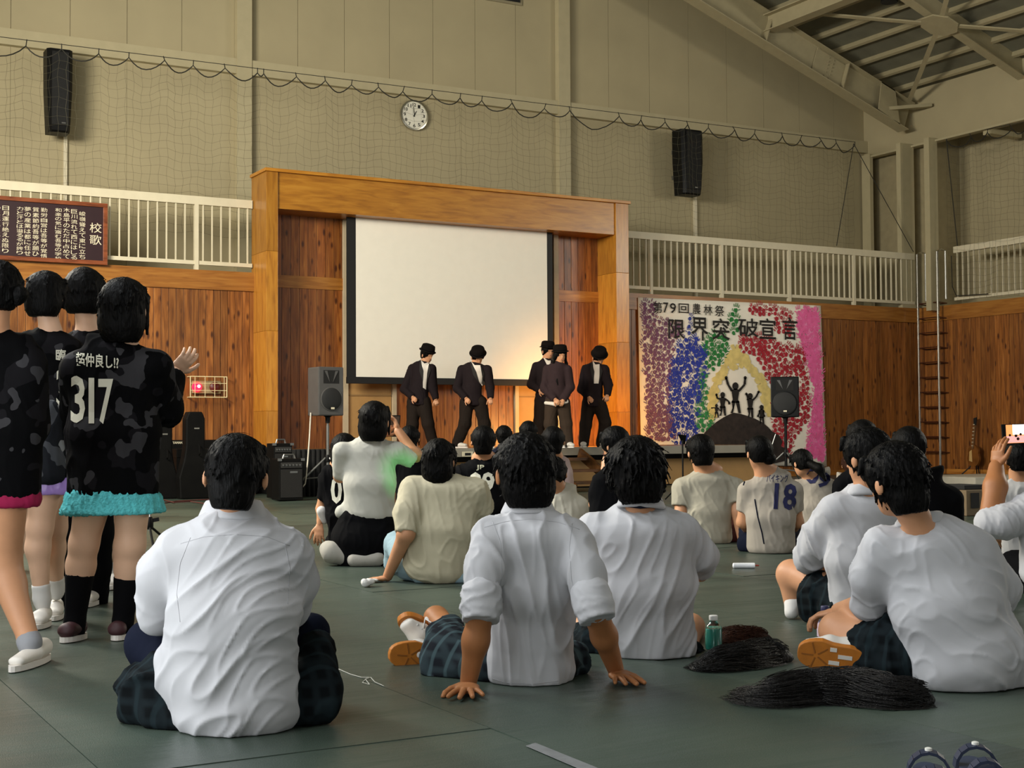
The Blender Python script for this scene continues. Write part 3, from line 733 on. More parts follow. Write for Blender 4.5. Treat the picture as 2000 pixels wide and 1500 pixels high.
t, cx = column_speaker(92, 148, 93, 256, 'black wall column loudspeaker on the left, above the song board')
struct(obj('trim_%d' % n_t, MB().box(onY(123, 300, YU)[0], onY(130, 300, YU)[0], YU-.06, YU-.001, 3.5, onY(125, 200, YU)[2]), M_rail), 'white cable duct below the left loudspeaker'); n_t += 1
t, cx = column_speaker(1330, 1378, 251, 378, 'black wall column loudspeaker on the right, above the banner')
struct(obj('trim_%d' % n_t, MB().box(onY(1353, 400, YU)[0], onY(1358, 400, YU)[0], YU-.06, YU-.001, 3.5, onY(1353, 300, YU)[2]), M_rail), 'white cable duct below the right loudspeaker'); n_t += 1

# ------------------------------------------------------------------ clock
yc = YU-.02; cc = onY(807, 226, yc); R_c = .262
ck = thing('wall_clock', 'round white wall clock with black numerals and silver rim', 'clock', cc)
obj('rim', MB().lathe([(R_c, 0), (R_c+.015, .03), (R_c+.012, .06), (R_c-.012, .065), (R_c-.016, .05), (R_c-.016, .02)], 40, cc, (0, -1, 0)), pm('clock_rim', 'b8b4a4', .25, .9), ck, True)
obj('dial', MB().lathe([(R_c-.012, .03), (R_c-.012, .045)], 40, cc, (0, -1, 0)), pm('clock_dial', 'e6e2d2', .4, var=.02), ck)
for k in range(1, 13):
    mm = MB()
    a = math.pi/2-k*math.pi/6; q = cc+V(math.cos(a)*.19, -.046, math.sin(a)*.19); w = .05 if k < 10 else .07
    put_text(mm, str(k), (-w/2, -.03, w/2, .03), q, V(1, 0, 0), V(0, 0, 1), V(0, -1, 0), .02, .001)
    obj('numeral', mm, M_paint, ck)
for nm, ang_, ln, w in (('hour_hand', 29, .12, .018), ('minute_hand', -6, .185, .012)):
    a = math.radians(90-ang_); dv = V(math.cos(a), 0, math.sin(a)); nv = V(-dv[2], 0, dv[0])*w/2; b0 = cc+V(0, -.05, 0)-dv*.03
    obj(nm, MB().prism([b0-nv, b0+nv, b0+dv*ln+nv*.5, b0+dv*ln-nv*.5], (0, -.004, 0)), M_paint, ck)

# ------------------------------------------------------------------ alarm lamp in a wire guard
ya = YB-.012; a0 = onY(366, 776, ya); a1 = onY(437, 737, ya)
al = thing('alarm_lamp_box', 'small cream alarm box with a lit red lamp behind a wire guard', 'alarm lamp', ((a0[0]+a1[0])/2, ya, a0[2]))
cxa, cza = (a0[0]+a1[0])/2, (a0[2]+a1[2])/2; wa, ha = (a1[0]-a0[0])/2, (a1[2]-a0[2])/2
obj('box', MB().box(cxa-wa*.78, cxa+wa*.78, ya-.05, ya, cza-ha*.62, cza+ha*.62), pm('alarm_box', '9c8c66', .5), al, bevel=.006)
obj('red_lamp', MB().lathe([(.075, 0), (.073, .03), (.055, .06), (.02, .075)], 18, (cxa-wa*.55, ya-.05, cza), (0, -1, 0)), pm('red_lamp_glow', 'ff1430', .3, emit=3.5), al, True)
obj('lamp_bulb', MB().lathe([(.025, 0), (.02, .012), (.006, .016)], 12, (cxa-wa*.5, ya-.122, cza+.01), (0, -1, 0)), pm('lamp_core', 'ffd0d8', .3, emit=5.0), al, True)
obj('bell_dome', MB().lathe([(.085, 0), (.08, .03), (.05, .05), (.015, .055)], 18, (cxa+wa*.45, ya-.05, cza), (0, -1, 0)), pm('bell_red', '5a1210', .4), al, True)
M_guard = pm('guard_wire', 'e0d2a4', .5)
g = MB(); y2 = ya-.16
for z in (cza-ha, cza+ha): g.tube([(cxa-wa, y2, z), (cxa+wa, y2, z)], .008, 6)
for z in (cza-ha*.35, cza+ha*.35): g.tube([(cxa-wa, y2, z), (cxa+wa, y2, z)], .005, 6)
for x in (-1, 1): g.tube([(cxa+x*wa, y2, cza-ha), (cxa+x*wa, y2, cza+ha)], .008, 6)
for x in (-.75, -.2, .33, .85): g.tube([(cxa+x*wa, y2, cza-ha), (cxa+x*wa, y2, cza+ha)], .005, 6)
for x in (-1, 1):
    for z in (-1, 1): g.tube([(cxa+x*wa, y2, cza+z*ha), (cxa+x*wa, ya+.005, cza+z*ha)], .007, 6)
obj('wire_guard', g, M_guard, al)

# ------------------------------------------------------------------ nets
M_net = pm('net_twine', '524e3a', .8); M_rope = pm('net_rope', '25231c', .8)
def net(label, topfn, botz, pts, ncell_u, cell, wave, plane_pt, plane_dir, nrm_dir):
    """pts: (s, drop) scallop hang points along plane_dir; topfn(s): height of the cable"""
    t = thing('safety_net', label, 'net', plane_pt+plane_dir*pts[0][0]+V(0, 0, botz))
    def P(s, z): return plane_pt+plane_dir*s+V(0, 0, z)+nrm_dir*(.05*math.sin(s*5.1+z*.6)+.03*math.sin(s*11.3))
    # scalloped rope
    rope = []; hang = []
    for i in range(len(pts)-1):
        (s0, d0), (s1, d1) = pts[i], pts[i+1]; L = s1-s0; sag = (.36*L+.03) if L < .9 else .36*L
        if d1 < 0: sag = .35
        for k in range(8):
            u = k/8; s = s0+L*u; rope.append((s, topfn(s)-.07-(sag*4*u*(1-u))*.72))
        hang.append(s0)
    rope.append((pts[-1][0], topfn(pts[-1][0])-.07)); hang.append(pts[-1][0])
    obj('cable', MB().tube([plane_pt+plane_dir*s+V(0, 0, topfn(s)) for s in np.linspace(pts[0][0], pts[-1][0], 14)], .006, 5), M_rope, t)
    obj('edge_rope', MB().tube([P(s, z) for s, z in rope], .010, 5), M_rope, t)
    for s in hang:
        obj('hook', MB().tube([plane_pt+plane_dir*s+V(0, 0, topfn(s)+.01), P(s, topfn(s)-.07)], .008, 5), M_rope, t)
    rs = np.array([r[0] for r in rope]); rz = np.array([r[1] for r in rope])
    tw = MB(); S0, S1 = pts[0][0], pts[-1][0]
    ss = np.arange(S0, S1, cell)
    def topz(s): return float(np.interp(s, rs, rz))
    tz = np.array([topz(s) for s in ss])
    # gathered rows follow the scallops less and less towards the bottom
    zlin = np.array([topfn(s)-.07-.16 for s in ss])
    nrow = int((np.mean(tz)-botz)/cell)+1
    rows = []
    for j in range(1, nrow+1):
        f = math.exp(-j*cell/1.0)
        zz_ = zlin-j*cell+ (tz-zlin)*f + .02*np.sin(ss*7.3+j*.9) + .02*np.sin(ss*3.1+j*.4)
        rows.append(zz_)
    for i, s in enumerate(ss):
        pl_ = [P(s+.015*math.sin(j*1.7+s*9), z) for j, z in enumerate([tz[i]]+[r[i] for r in rows if r[i] < tz[i]-.01])]
        tw.tube(pl_, .0017, 3, False)
    for j, r in enumerate(rows):
        seg = []
        for i, s in enumerate(ss):
            if r[i] < tz[i]-.01: seg.append(P(s, r[i]))
            else:
                if len(seg) > 1: tw.tube(seg, .0017, 3, False)
                seg = []
        if len(seg) > 1: tw.tube(seg, .0017, 3, False)
    o = obj('netting', tw, M_net, t); o['kind'] = 'stuff'
    return t
YN = YB+.16
c0, c1 = onY(0, 72, YN), onY(1690, 280, YN)
def cab(s): return c0[2]+(c1[2]-c0[2])*(s-c0[0])/(c1[0]-c0[0])+.0
hp = [-60, 52, 120, 193, 252, 319, 378, 438, 503, 515, 577, 634, 688, 738, 790, 844, 900, 942, 997, 1066, 1111, 1207, 1253, 1297, 1340, 1383, 1430, 1474, 1525, 1565, 1598, 1630, 1668]
pts = [(onY(h, 150, YN)[0], 0) for h in hp]
net('dark safety net hanging in scallops across the stage-end wall', cab, ZR1-.45, pts, 0, .125, 1, V(0, YN, 0), V(1, 0, 0), V(0, -1, 0))
XN = XR-.06
e0, e1 = onX(1850, 268, XN), onX(2000, 238, XN)
def cab2(s): return e0[2]+(e1[2]-e0[2])*(-s-e0[1])/(e1[1]-e0[1])
hp2 = [1850, 1893, 1930, 1972, 2010, 2050, 2100]
pts2 = [(-onX(h, 260, XN)[1], 0) for h in hp2]
net('pale safety net hanging over the gallery of the right-hand wall', cab2, ZR0+.1, pts2, 0, .125, 1, V(XN, 0, 0), V(0, -1, 0), V(-1, 0, 0))
# hoisting lines at the corner
hl_ = thing('net_hoist_line', 'thin dark hoisting cords of the net at the corner columns', 'cord', onY(1786, 495, YB-.03))
for a, b in (((1667, 280), (1784, 492)), ((1667, 282), (1634, 480)), ((1832, 420), (1815, 498))):
    obj('cord', MB().tube([onY(*a, YB-.03), onY(*b, YB-.03)], .008, 5), M_rope, hl_)
obj('cord', MB().tube([onX(1848, 268, XN-.02), onX(1870, 480, XN-.02)], .010, 5), M_rope, hl_)
obj('cord', MB().tube([onX(1858, 500, XN-.04), onX(1860, 560, XN-.04), onX(1868, 578, XN-.04), onX(1930, 574, XN-.04)], .010, 5), M_rope, hl_)

# ------------------------------------------------------------------ ladder on the corner of the right wall
xl_ = XR-.22
la0, la1 = onX(1797, 842, xl_), onX(1836, 842, xl_)
ld = thing('wall_ladder', 'tall chrome wall ladder with brown rungs in the corner by the gallery', 'ladder', ((xl_), (la0[1]+la1[1])/2, 0))
M_rung = pm('rung_brown', '4a2410', .5)
for i_, ly in enumerate((la0[1], la1[1])):
    obj('rail', MB().tube([(xl_, ly, .05), (xl_, ly, ZR1-.05), (xl_+.1, ly, ZR1+.0), (xl_+.24, ly, ZR1-.02), (xl_+.24, ly, ZR0+.05)], .026, 8), M_chrome, ld, True)
for k in range(11):
    z = .45+.305*k
    obj('rung', MB().tube([(xl_, la0[1], z), (xl_+.0, la1[1], z)], .014, 6).tube([(xl_, la0[1], z), (xl_+.20, la0[1]-.02, z-.02), (xl_+.20, la1[1]-.05, z-.02), (xl_, la1[1], z)], .012, 6), M_rung, ld)

# ------------------------------------------------------------------ guitar leaning on the right wall
gx = XR-.22; gb = onX(1901, 918, gx)
gt = thing('electric_guitar', 'brown guitar standing upright against the right-hand plank wall', 'guitar', (gx, gb[1], 0))
gz0 = gb[2]+.06; gh = onX(1898, 815, gx)[2]-gz0; gc = V(gx, gb[1], gz0)
prof = []
for k in range(28):
    a = 2*math.pi*k/28; yy = .165*math.sin(a); zz_ = .22-.22*math.cos(a)
    yy *= 1-.22*math.exp(-((zz_-.26)/.06)**2) if zz_ < .38 else 1-.15
    prof.append(gc+V(0, yy, zz_))
obj('guitar_body', MB().prism(prof, (.05, 0, 0)), pm('guitar_sunburst', '7a4a1c', .25, var=.3, vs_=5), gt)
obj('pickguard', MB().prism([gc+V(-.004, .02, .1), gc+V(-.004, .1, .12), gc+V(-.004, .09, .3), gc+V(-.004, .03, .34)], (.003, 0, 0)), pm('pickguard', 'c8a468', .4), gt)
obj('neck', MB().bar(gc+V(-.005, 0, .36), gc+V(-.01+.08, 0, gh-.16), .03, .05, up=(0, 1, 0)), pm('guitar_neck', '6a4a2a', .5), gt)
for k in range(7): obj('fret_marker', MB().bar(gc+V(-.026+.08*(k+1)/9, -.02, .42+.07*k), gc+V(-.026+.08*(k+1)/9, .02, .42+.07*k), .012, .012), M_rail, gt)
obj('headstock', MB().prism([gc+V(.06, -.03, gh-.16), gc+V(.06, .03, gh-.16), gc+V(.075, .045, gh-.02), gc+V(.075, -.035, gh)], (.02, 0, 0)), M_dark, gt)
gs = tag(obj('guitar_stand', MB().tube([gc+V(-.12, -.2, -gz0), gc+V(.0, -.08, -.0), gc+V(.1, 0, .3), gc+V(.0, .08, 0), gc+V(-.12, .2, -gz0)], .012, 6).tube([gc+V(.1, 0, .3), gc+V(.16, 0, -gz0)], .012, 6), M_black), 'black tubular stand holding the guitar by the wall', 'stand')

# low white board and tan box on the floor near the right wall
w0 = onX(1895, 948, XR-.5)
pz = onZ(1895, 946); tag(obj('white_board', MB().box(pz[0]-.1, pz[0]+1.5, pz[1]-.2, pz[1]+1.1, 0, .12), pm('white_board', 'b8b2a2', .5), bevel=.01), 'low white platform board on the floor below the guitar', 'platform')
q0 = at(1896, 985, 14.5)
bx = thing('cardboard_box', 'tan box with a dark vent slot and open top behind the black-shirted person', 'box', (q0[0], q0[1], 0))
bh = at(1896, 955, 14.5)[2]
obj('box_body', MB().box(q0[0]-.28, q0[0]+.42, q0[1]-.2, q0[1]+.3, 0, bh), pm('box_tan', '6e5c42', .7), bx, bevel=.01)
obj('vent_slot', MB().box(q0[0]-.22, q0[0]-.1, q0[1]-.206, q0[1]-.2, bh*.3, bh-.03), M_dark, bx)
obj('lid_tray', MB().box(q0[0]-.25, q0[0]+.05, q0[1]-.15, q0[1]+.2, bh+.001, bh+.05), M_dark, bx, bevel=.008)

# ------------------------------------------------------------------ PA loudspeakers on tripods
def pa_speaker(px0, px1, py0, py1, dep, turn, label, slabel, grey):
    c = at((px0+px1)/2, (py0+py1)/2, dep); top = at((px0+px1)/2, py0, dep)[2]; bot = at((px0+px1)/2, py1, dep)[2]
    s = dep/FPX; Wd = (px1-px0)*s
    fwd = nrm(V(EYE[0]-c[0], EYE[1]-c[1], 0)); ct, sn = math.cos(turn), math.sin(turn); fwd = V(fwd[0]*ct-fwd[1]*sn, fwd[0]*sn+fwd[1]*ct, 0); rt = V(-fwd[1], fwd[0], 0)
    base = V(c[0], c[1], 0)
    tp_ = .94 if grey else .72
    wf = Wd*.5*(.80 if abs(turn) > .1 else 1.0); dp = Wd*.75
    def L(u, f, z): return base+rt*u+fwd*f+V(0, 0, z)
    t = thing('pa_loudspeaker', label, 'loudspeaker', (c[0], c[1], bot))
    m = MB(); ring = lambda z, k: [L(-wf*k, dp*.3, z), L(wf*k, dp*.3, z), L(wf*tp_*k, -dp*.7, z), L(-wf*tp_*k, -dp*.7, z)]
    m.hexa(ring(bot, 1)+ring(top, 1)); M_cab = pm('pa_cabinet_grey', '4a4846', .45) if grey else M_black
    obj('cabinet', m, M_cab, t, bevel=.018)
    H_ = top-bot; f0 = dp*.3
    obj('woofer_grille', MB().lathe([(wf*.80, .002), (wf*.80, .012), (wf*.72, .02), (wf*.3, .028), (.01, .03)], 28, L(0, f0, bot+H_*.34), fwd), pm('woofer_dark', '121212', .6, bump=.4, bs=300), t, True)
    obj('woofer_ring', MB().lathe([(wf*.86, .0), (wf*.86, .010), (wf*.80, .014), (wf*.79, .0)], 28, L(0, f0, bot+H_*.34), fwd), M_cab, t, True)
    hz0, hz1 = bot+H_*.66, top-H_*.07
    obj('horn', MB().hexa([L(-wf*.62, f0+.003, hz0), L(wf*.62, f0+.003, hz0), L(wf*.2, f0-.06, (hz0+hz1)/2-.02), L(-wf*.2, f0-.06, (hz0+hz1)/2-.02), L(-wf*.62, f0+.003, hz1), L(wf*.62, f0+.003, hz1), L(wf*.2, f0-.06, (hz0+hz1)/2+.02), L(-wf*.2, f0-.06, (hz0+hz1)/2+.02)]), M_dark, t)
    for u in (-.36, .36):
        obj('horn_vane', MB().prism([L(wf*u*1.5, f0+.004, hz1-.01), L(wf*u*.9, f0+.004, hz1-.01), L(wf*u*.35, f0+.004, hz0+.02)], fwd*.004), pm('horn_vane', '4c4a48', .4), t)
    obj('badge', MB().prism([L(-.02, f0+.034, bot+H_*.13), L(.03, f0+.034, bot+H_*.13), L(.03, f0+.034, bot+H_*.17), L(-.02, f0+.034, bot+H_*.17)], fwd*.004), M_rail, t)
    sd_ = thing('speaker_stand', slabel, 'stand', (c[0], c[1], 0))
    hubz = .95
    obj('pole', MB().tube([base+V(0, 0, .35), base+V(0, 0, 1.0)], .022, 10).tube([base+V(0, 0, 1.0), base+V(0, 0, bot-.004)], .016, 10), M_metalg if grey else M_black, sd_, True)
    obj('top_cup', MB().lathe([(.03, bot-.1), (.035, bot-.02), (.06, bot-.001)], 14, base), M_black, sd_, True)
    obj('collar', MB().lathe([(.035, .5), (.04, .52), (.04, .58), (.035, .6)], 12, base), M_black, sd_, True)
    for k in range(3):
        a = turn+.5+2*math.pi*k/3; e = base+V(.62*math.cos(a), .62*math.sin(a), .02)
        lg = obj('leg', MB().tube([base+V(.03*math.cos(a), .03*math.sin(a), .56), e], .014, 8), M_metalg, sd_, True)
        obj('rubber_foot', MB().lathe([(.02, -.02), (.024, .0), (.02, .03)], 10, e), M_black, lg, True)
        obj('brace', MB().tube([base+V(0, 0, .3), base+V(.33*math.cos(a), .33*math.sin(a), .28)], .01, 6), M_metalg, sd_)
    return base, bot
pb_, pbot = pa_speaker(606, 674, 717, 812, 18.8, math.radians(27), 'grey PA loudspeaker on a tripod to the left of the screen', 'tripod stand under the grey loudspeaker left of the stage', True)
ca_ = at(607, 812, 19.3)
tag(obj('speaker_cable', MB().tube([at(607, 806, 18.75), at(604, 860, 18.7), at(601, 900, 18.65), at(598, 930, 18.6), at(596, 945, 18.6), at(585, 960, 18.5), onZ(572, 970)+V(0, 0, .01), onZ(560, 972)+V(0, 0, .01)], .010, 6), pm('cable_white', 'cfc6b4', .5), None, True), 'pale cable hanging down from the grey loudspeaker', 'cable')
pa_speaker(1506, 1561, 736, 815, 21.0, math.radians(-3), 'black PA loudspeaker on a tripod in front of the handprint banner', 'tripod stand under the black loudspeaker by the banner', False)

# ------------------------------------------------------------------ dark band gear at the left of the stage
def on_floor(px, py): return onZ(px, py)
M_gear = pm('gear_black', '090807', .6, var=.3, spec=.15)
k0 = at(330, 856, 20.2); k1 = at(513, 862, 20.2)
kb = thing('digital_piano', 'black upright digital piano in the dark left of the stage', 'piano', ((k0[0]+k1[0])/2, k0[1], 0))
ztop = (k0[2]+k1[2])/2
obj('piano_body', MB().box(k0[0], k1[0], k0[1]-.1, k0[1]+.3, .55, ztop), M_gear, kb, bevel=.01)
obj('keyboard_shelf', MB().box(k0[0], k1[0], k0[1]-.4, k0[1]-.1, .55, .68), M_gear, kb, bevel=.01)
obj('side_leg', MB().box(k0[0], k0[0]+.06, k0[1]-.4, k0[1]+.3, 0, .55), M_gear, kb)
obj('side_leg', MB().box(k1[0]-.06, k1[0], k0[1]-.4, k0[1]+.3, 0, .55), M_gear, kb)
obj('back_panel', MB().box(k0[0]+.06, k1[0]-.06, k0[1]+.2, k0[1]+.25, .1, .55), M_gear, kb)
mm = MB(); put_text(mm, 'YAMAHA', (0, 0, .17, .035), V(at(338, 862, 20.1)[0], k0[1]-.102, ztop-.055), V(1, 0, 0), V(0, 0, 1), V(0, -1, 0), .02, .003)
obj('lettering', mm, M_rail, kb)
def gig_case(px, py0, py1, wpx, dep, label):
    b = at(px, 950, dep); t0 = at(px, py0, dep)[2]; w = wpx*dep/FPX/2; base = V(b[0], b[1], 0)
    t = thing('instrument_case', label, 'case', base)
    pr = [(-w*1.6, 0), (-w*1.7, t0*.25), (-w*1.2, t0*.45), (-w, t0*.6), (-w, t0*.92), (-w*.7, t0), (w*.7, t0), (w, t0*.92), (w, t0*.6), (w*1.2, t0*.45), (w*1.7, t0*.25), (w*1.6, 0)]
    obj('case_body', MB().prism([base+V(x, 0, z) for x, z in pr], (0, .2, 0)), M_gear, t, bevel=.02)
    obj('badge', MB().box(base[0]-.02, base[0]+.05, base[1]-.006, base[1]-.001, t0*.80, t0*.80+.02), pm('case_badge', '6a6862', .5), t)
    obj('handle', MB().tube([base+V(w*.3, -.02, t0*.5), base+V(w*.3, -.06, t0*.52), base+V(w*.3, -.06, t0*.6), base+V(w*.3, -.02, t0*.62)], .01, 6), M_gear, t)
gig_case(320, 818, 960, 34, 19.0, 'black instrument case standing at the left, beside the standing people')
gig_case(382, 804, 960, 38, 19.0, 'taller black instrument case standing under the red alarm lamp')
def amp(px0, px1, py0, py1, dep, label, zbase=0.0):
    a = at(px0, py0, dep); b = at(px1, py1, dep); z1 = a[2]; cx = (a[0]+b[0])/2; w = abs(b[0]-a[0])/2; y = (a[1]+b[1])/2
    t = thing('guitar_amplifier', label, 'amplifier', (cx, y, zbase))
    obj('cabinet', MB().box(cx-w, cx+w, y, y+.3, zbase+.012, z1), M_gear, t, bevel=.012)
    obj('grille_cloth', MB().box(cx-w*.88, cx+w*.88, y-.008, y-.001, zbase+.05, z1-.14), pm('amp_grille', '161412', .9, bump=.4, bs=300), t)
    obj('control_panel', MB().box(cx-w*.88, cx+w*.88, y-.008, y-.001, z1-.12, z1-.05), pm('amp_panel', '2c2a27', .4), t)
    for k in range(6): obj('knob', MB().lathe([(.012, 0), (.01, .014)], 8, (cx-w*.7+w*.28*k, y-.008, z1-.085), (0, -1, 0)), M_metalg, t)
    obj('handle', MB().tube([(cx-w*.5, y+.1, z1), (cx-w*.4, y+.1, z1+.05), (cx+w*.4, y+.1, z1+.05), (cx+w*.5, y+.1, z1)], .014, 6), M_metalg, t)
    for sx in (-1, 1): obj('corner_cap', MB().box(cx+sx*w*.95-.025, cx+sx*w*.95+.025, y-.012, y+.02, z1-.03, z1+.004), M_metalg, t)
    obj('name_plate', MB().box(cx-.02, cx+w*.5, y-.012, y-.009, z1-.19, z1-.165), M_metalg, t)
amp(541, 597, 896, 965, 18.2, 'small black guitar amplifier with silver handle beside the tripod')
amp(532, 574, 866, 960, 18.8, 'taller black amplifier behind the small one, left of the stage')
# things in front of the banner: music stand, microphone stand
ms = at(1333, 860, 17.8); msb = V(ms[0], ms[1], 0)
mst = thing('music_stand', 'black music stand tilted in front of the handprint banner', 'music stand', msb)
obj('desk', MB().prism([at(1324, 848, 17.8), at(1341, 850, 17.8), at(1338, 868, 17.9), at(1334, 868, 17.9)], V(.01, .02, 0)), M_gear, mst)
obj('stem', MB().tube([msb+V(0, 0, .05), ms], .012, 6), M_gear, mst)
for k in range(3): obj('leg', MB().tube([msb+V(0, 0, .25), msb+V(.25*math.cos(2.1*k), .25*math.sin(2.1*k), .01)], .009, 6), M_gear, mst)
mk = at(1510, 845, 18.0); mkb = V(mk[0], mk[1], 0)
mct = thing('microphone_stand', 'slim boom microphone stand beside the black loudspeaker pole', 'microphone stand', mkb)
obj('stem', MB().tube([mkb+V(0, 0, .03), at(1506, 866, 18.0)], .010, 6), M_metalg, mct)
obj('boom', MB().tube([at(1503, 884, 18.0), at(1515, 848, 18.0)], .008, 6), M_metalg, mct)
obj('base', MB().lathe([(.13, 0), (.13, .02), (.03, .035)], 16, mkb), M_gear, mct)
# black stand with a knob behind the girls' legs
dsb = onZ(292, 1066)
ds = thing('cymbal_stand', 'short black and chrome stand behind the standing person in turquoise', 'stand', (dsb[0], dsb[1], 0))
sD = np.linalg.norm(dsb)/FPX
obj('upright', MB().tube([dsb+V(0, 0, .12), dsb+V(0, 0, .62)], .012, 8), M_chrome, ds, True)
obj('clamp', MB().lathe([(.02, .13), (.03, .15), (.03, .2), (.02, .23)], 10, dsb), M_black, ds, True)
obj('wing_knob', MB().bar(dsb+V(.02, 0, .2), dsb+V(.07, -.02, .21), .02, .03), M_black, ds)
for k in range(3): obj('leg', MB().tube([dsb+V(0, 0, .16), dsb+V(.2*math.cos(.4+2.1*k), .2*math.sin(.4+2.1*k), .01)], .010, 6), M_black, ds)
# ------------------------------------------------------------------ organic surfaces: smooth unions of limbs on a grid, meshed with surface nets
def cone(a, b, ra, rb, k=.03, flat=0): return ('c', np.asarray(a, float), np.asarray(b, float), ra, rb, k, flat)
def ell(c, r, ax=None, k=.03): return ('e', np.asarray(c, float), np.asarray(r, float), np.eye(3) if ax is None else np.asarray(ax, float), k)
def tor(a, b, ha, hb, rt, k=.04):
    """elliptic segment: ha, hb = (half width, half depth) at the two ends; rt = direction of the width"""
    return ('t', np.asarray(a, float), np.asarray(b, float), ha, hb, nrm(rt), k)
def _aabb(p, pad):
    if p[0] == 'c': lo, hi = np.minimum(p[1]-p[3], p[2]-p[4]), np.maximum(p[1]+p[3], p[2]+p[4]); k = p[5]
    elif p[0] == 'e':
        ext = np.abs(p[3].T)@p[2]; lo, hi = p[1]-ext, p[1]+ext; k = p[4]
    else:
        m = max(*p[3], *p[4]); lo, hi = np.minimum(p[1], p[2])-m, np.maximum(p[1], p[2])+m; k = p[6]
    return lo-k-pad, hi+k+pad
def _eval(p, X, Y, Z):
    if p[0] == 'e':
        c, r, ax = p[1], p[2], p[3]; x, y, z = X-c[0], Y-c[1], Z-c[2]
        u = [ax[i][0]*x+ax[i][1]*y+ax[i][2]*z for i in range(3)]
        k0 = np.sqrt(sum((u[i]/r[i])**2 for i in range(3))); k1 = np.sqrt(sum((u[i]/r[i]**2)**2 for i in range(3)))+1e-6
        return k0*(k0-1)/k1
    a, b = p[1], p[2]; ab = b-a; L2 = ab@ab+1e-9
    x, y, z = X-a[0], Y-a[1], Z-a[2]
    tr = (x*ab[0]+y*ab[1]+z*ab[2])/L2; t = np.clip(tr, 0, 1)
    if p[0] == 'c':
        dx, dy, dz = x-t*ab[0], y-t*ab[1], z-t*ab[2]
        d = np.sqrt(dx*dx+dy*dy+dz*dz)-(p[3]+t*(p[4]-p[3]))
        if p[6]: d = np.maximum(d, (tr-1)*math.sqrt(L2))
        return d
    rt = p[5]; d_ = ab/math.sqrt(L2); rt = nrm(rt-d_*(rt@d_)); fw = np.cross(d_, rt)
    u = x*rt[0]+y*rt[1]+z*rt[2]; v = x*fw[0]+y*fw[1]+z*fw[2]; w = (tr-t)*math.sqrt(L2)
    A = p[3][0]+t*(p[4][0]-p[3][0]); B = p[3][1]+t*(p[4][1]-p[3][1]); Cc = np.minimum(A, B)*.8
    k0 = np.sqrt((u/A)**2+(v/B)**2+(w/Cc)**2); k1 = np.sqrt((u/A**2)**2+(v/B**2)**2+(w/Cc**2)**2)+1e-6
    return k0*(k0-1)/k1
def sdf_grid(prims, vox, cuts=()):
    bb = [_aabb(p, 2.5*vox) for p in prims]; lo = np.min([b[0] for b in bb], 0); hi = np.max([b[1] for b in bb], 0)
    n = np.ceil((hi-lo)/vox).astype(int)+1
    F = np.full(n, 1.0, np.float32); ax = [lo[i]+vox*np.arange(n[i]) for i in range(3)]
    for p, (l, h) in zip(prims, bb):
        i0 = np.maximum(((l-lo)/vox).astype(int), 0); i1 = np.minimum(((h-lo)/vox).astype(int)+2, n)
        sl_ = tuple(slice(i0[i], i1[i]) for i in range(3))
        X = ax[0][sl_[0]][:, None, None]; Y = ax[1][sl_[1]][None, :, None]; Z = ax[2][sl_[2]][None, None, :]
        d = _eval(p, X, Y, Z).astype(np.float32); f = F[sl_]; k = p[-2] if p[0] == 'c' else p[-1]
        h_ = np.maximum(k-np.abs(f-d), 0)/k; F[sl_] = np.minimum(f, d)-h_*h_*k*.25
    for q, nn in cuts:       # keep the side the normal points away from
        X = ax[0][:, None, None]; Y = ax[1][None, :, None]; Z = ax[2][None, None, :]
        F = np.maximum(F, ((X-q[0])*nn[0]+(Y-q[1])*nn[1]+(Z-q[2])*nn[2]).astype(np.float32))
    return F, lo
def surface_nets(F, lo, vox):
    S = F < 0; a, b, c = S.shape
    cnt = np.zeros((a-1, b-1, c-1), np.int8)
    for i in (0, 1):
        for j in (0, 1):
            for k in (0, 1): cnt += S[i:a-1+i, j:b-1+j, k:c-1+k]
    cells = np.argwhere((cnt > 0) & (cnt < 8))
    if not len(cells): return np.zeros((0, 3)), np.zeros((0, 4), int)
    idx = np.full(cnt.shape, -1, np.int64); idx[tuple(cells.T)] = np.arange(len(cells))
    acc = np.zeros((len(cells), 3)); num = np.zeros(len(cells))
    cor = [(i, j, k) for i in (0, 1) for j in (0, 1) for k in (0, 1)]
    val = {q: F[cells[:, 0]+q[0], cells[:, 1]+q[1], cells[:, 2]+q[2]] for q in cor}
    for q in cor:
        for ax_ in range(3):
            if q[ax_]: continue
            r = list(q); r[ax_] = 1; r = tuple(r); f0, f1 = val[q], val[r]; m = (f0 < 0) != (f1 < 0)
            t = f0[m]/(f0[m]-f1[m]); p = np.tile(np.array(q, float), (m.sum(), 1)); p[:, ax_] += t; acc[m] += p; num[m] += 1
    verts = lo+vox*(cells+acc/num[:, None])
    faces = []
    for ax_ in range(3):
        s0 = [slice(None)]*3; s1 = [slice(None)]*3; s0[ax_] = slice(0, -1); s1[ax_] = slice(1, None)
        A, B = S[tuple(s0)], S[tuple(s1)]; e = np.argwhere(A != B)
        o1, o2 = [(1, 2), (2, 0), (0, 1)][ax_]
        ok = (e[:, o1] > 0) & (e[:, o2] > 0) & (e[:, o1] < S.shape[o1]-1) & (e[:, o2] < S.shape[o2]-1); e = e[ok]
        fl_ = A[tuple(e.T)]
        def gi(d1, d2):
            q = e.copy(); q[:, o1] -= d1; q[:, o2] -= d2; return idx[tuple(q.T)]
        f = np.stack([gi(1, 1), gi(0, 1), gi(0, 0), gi(1, 0)], 1); f[~fl_] = f[~fl_][:, ::-1]; faces.append(f)
    return verts, np.concatenate(faces)
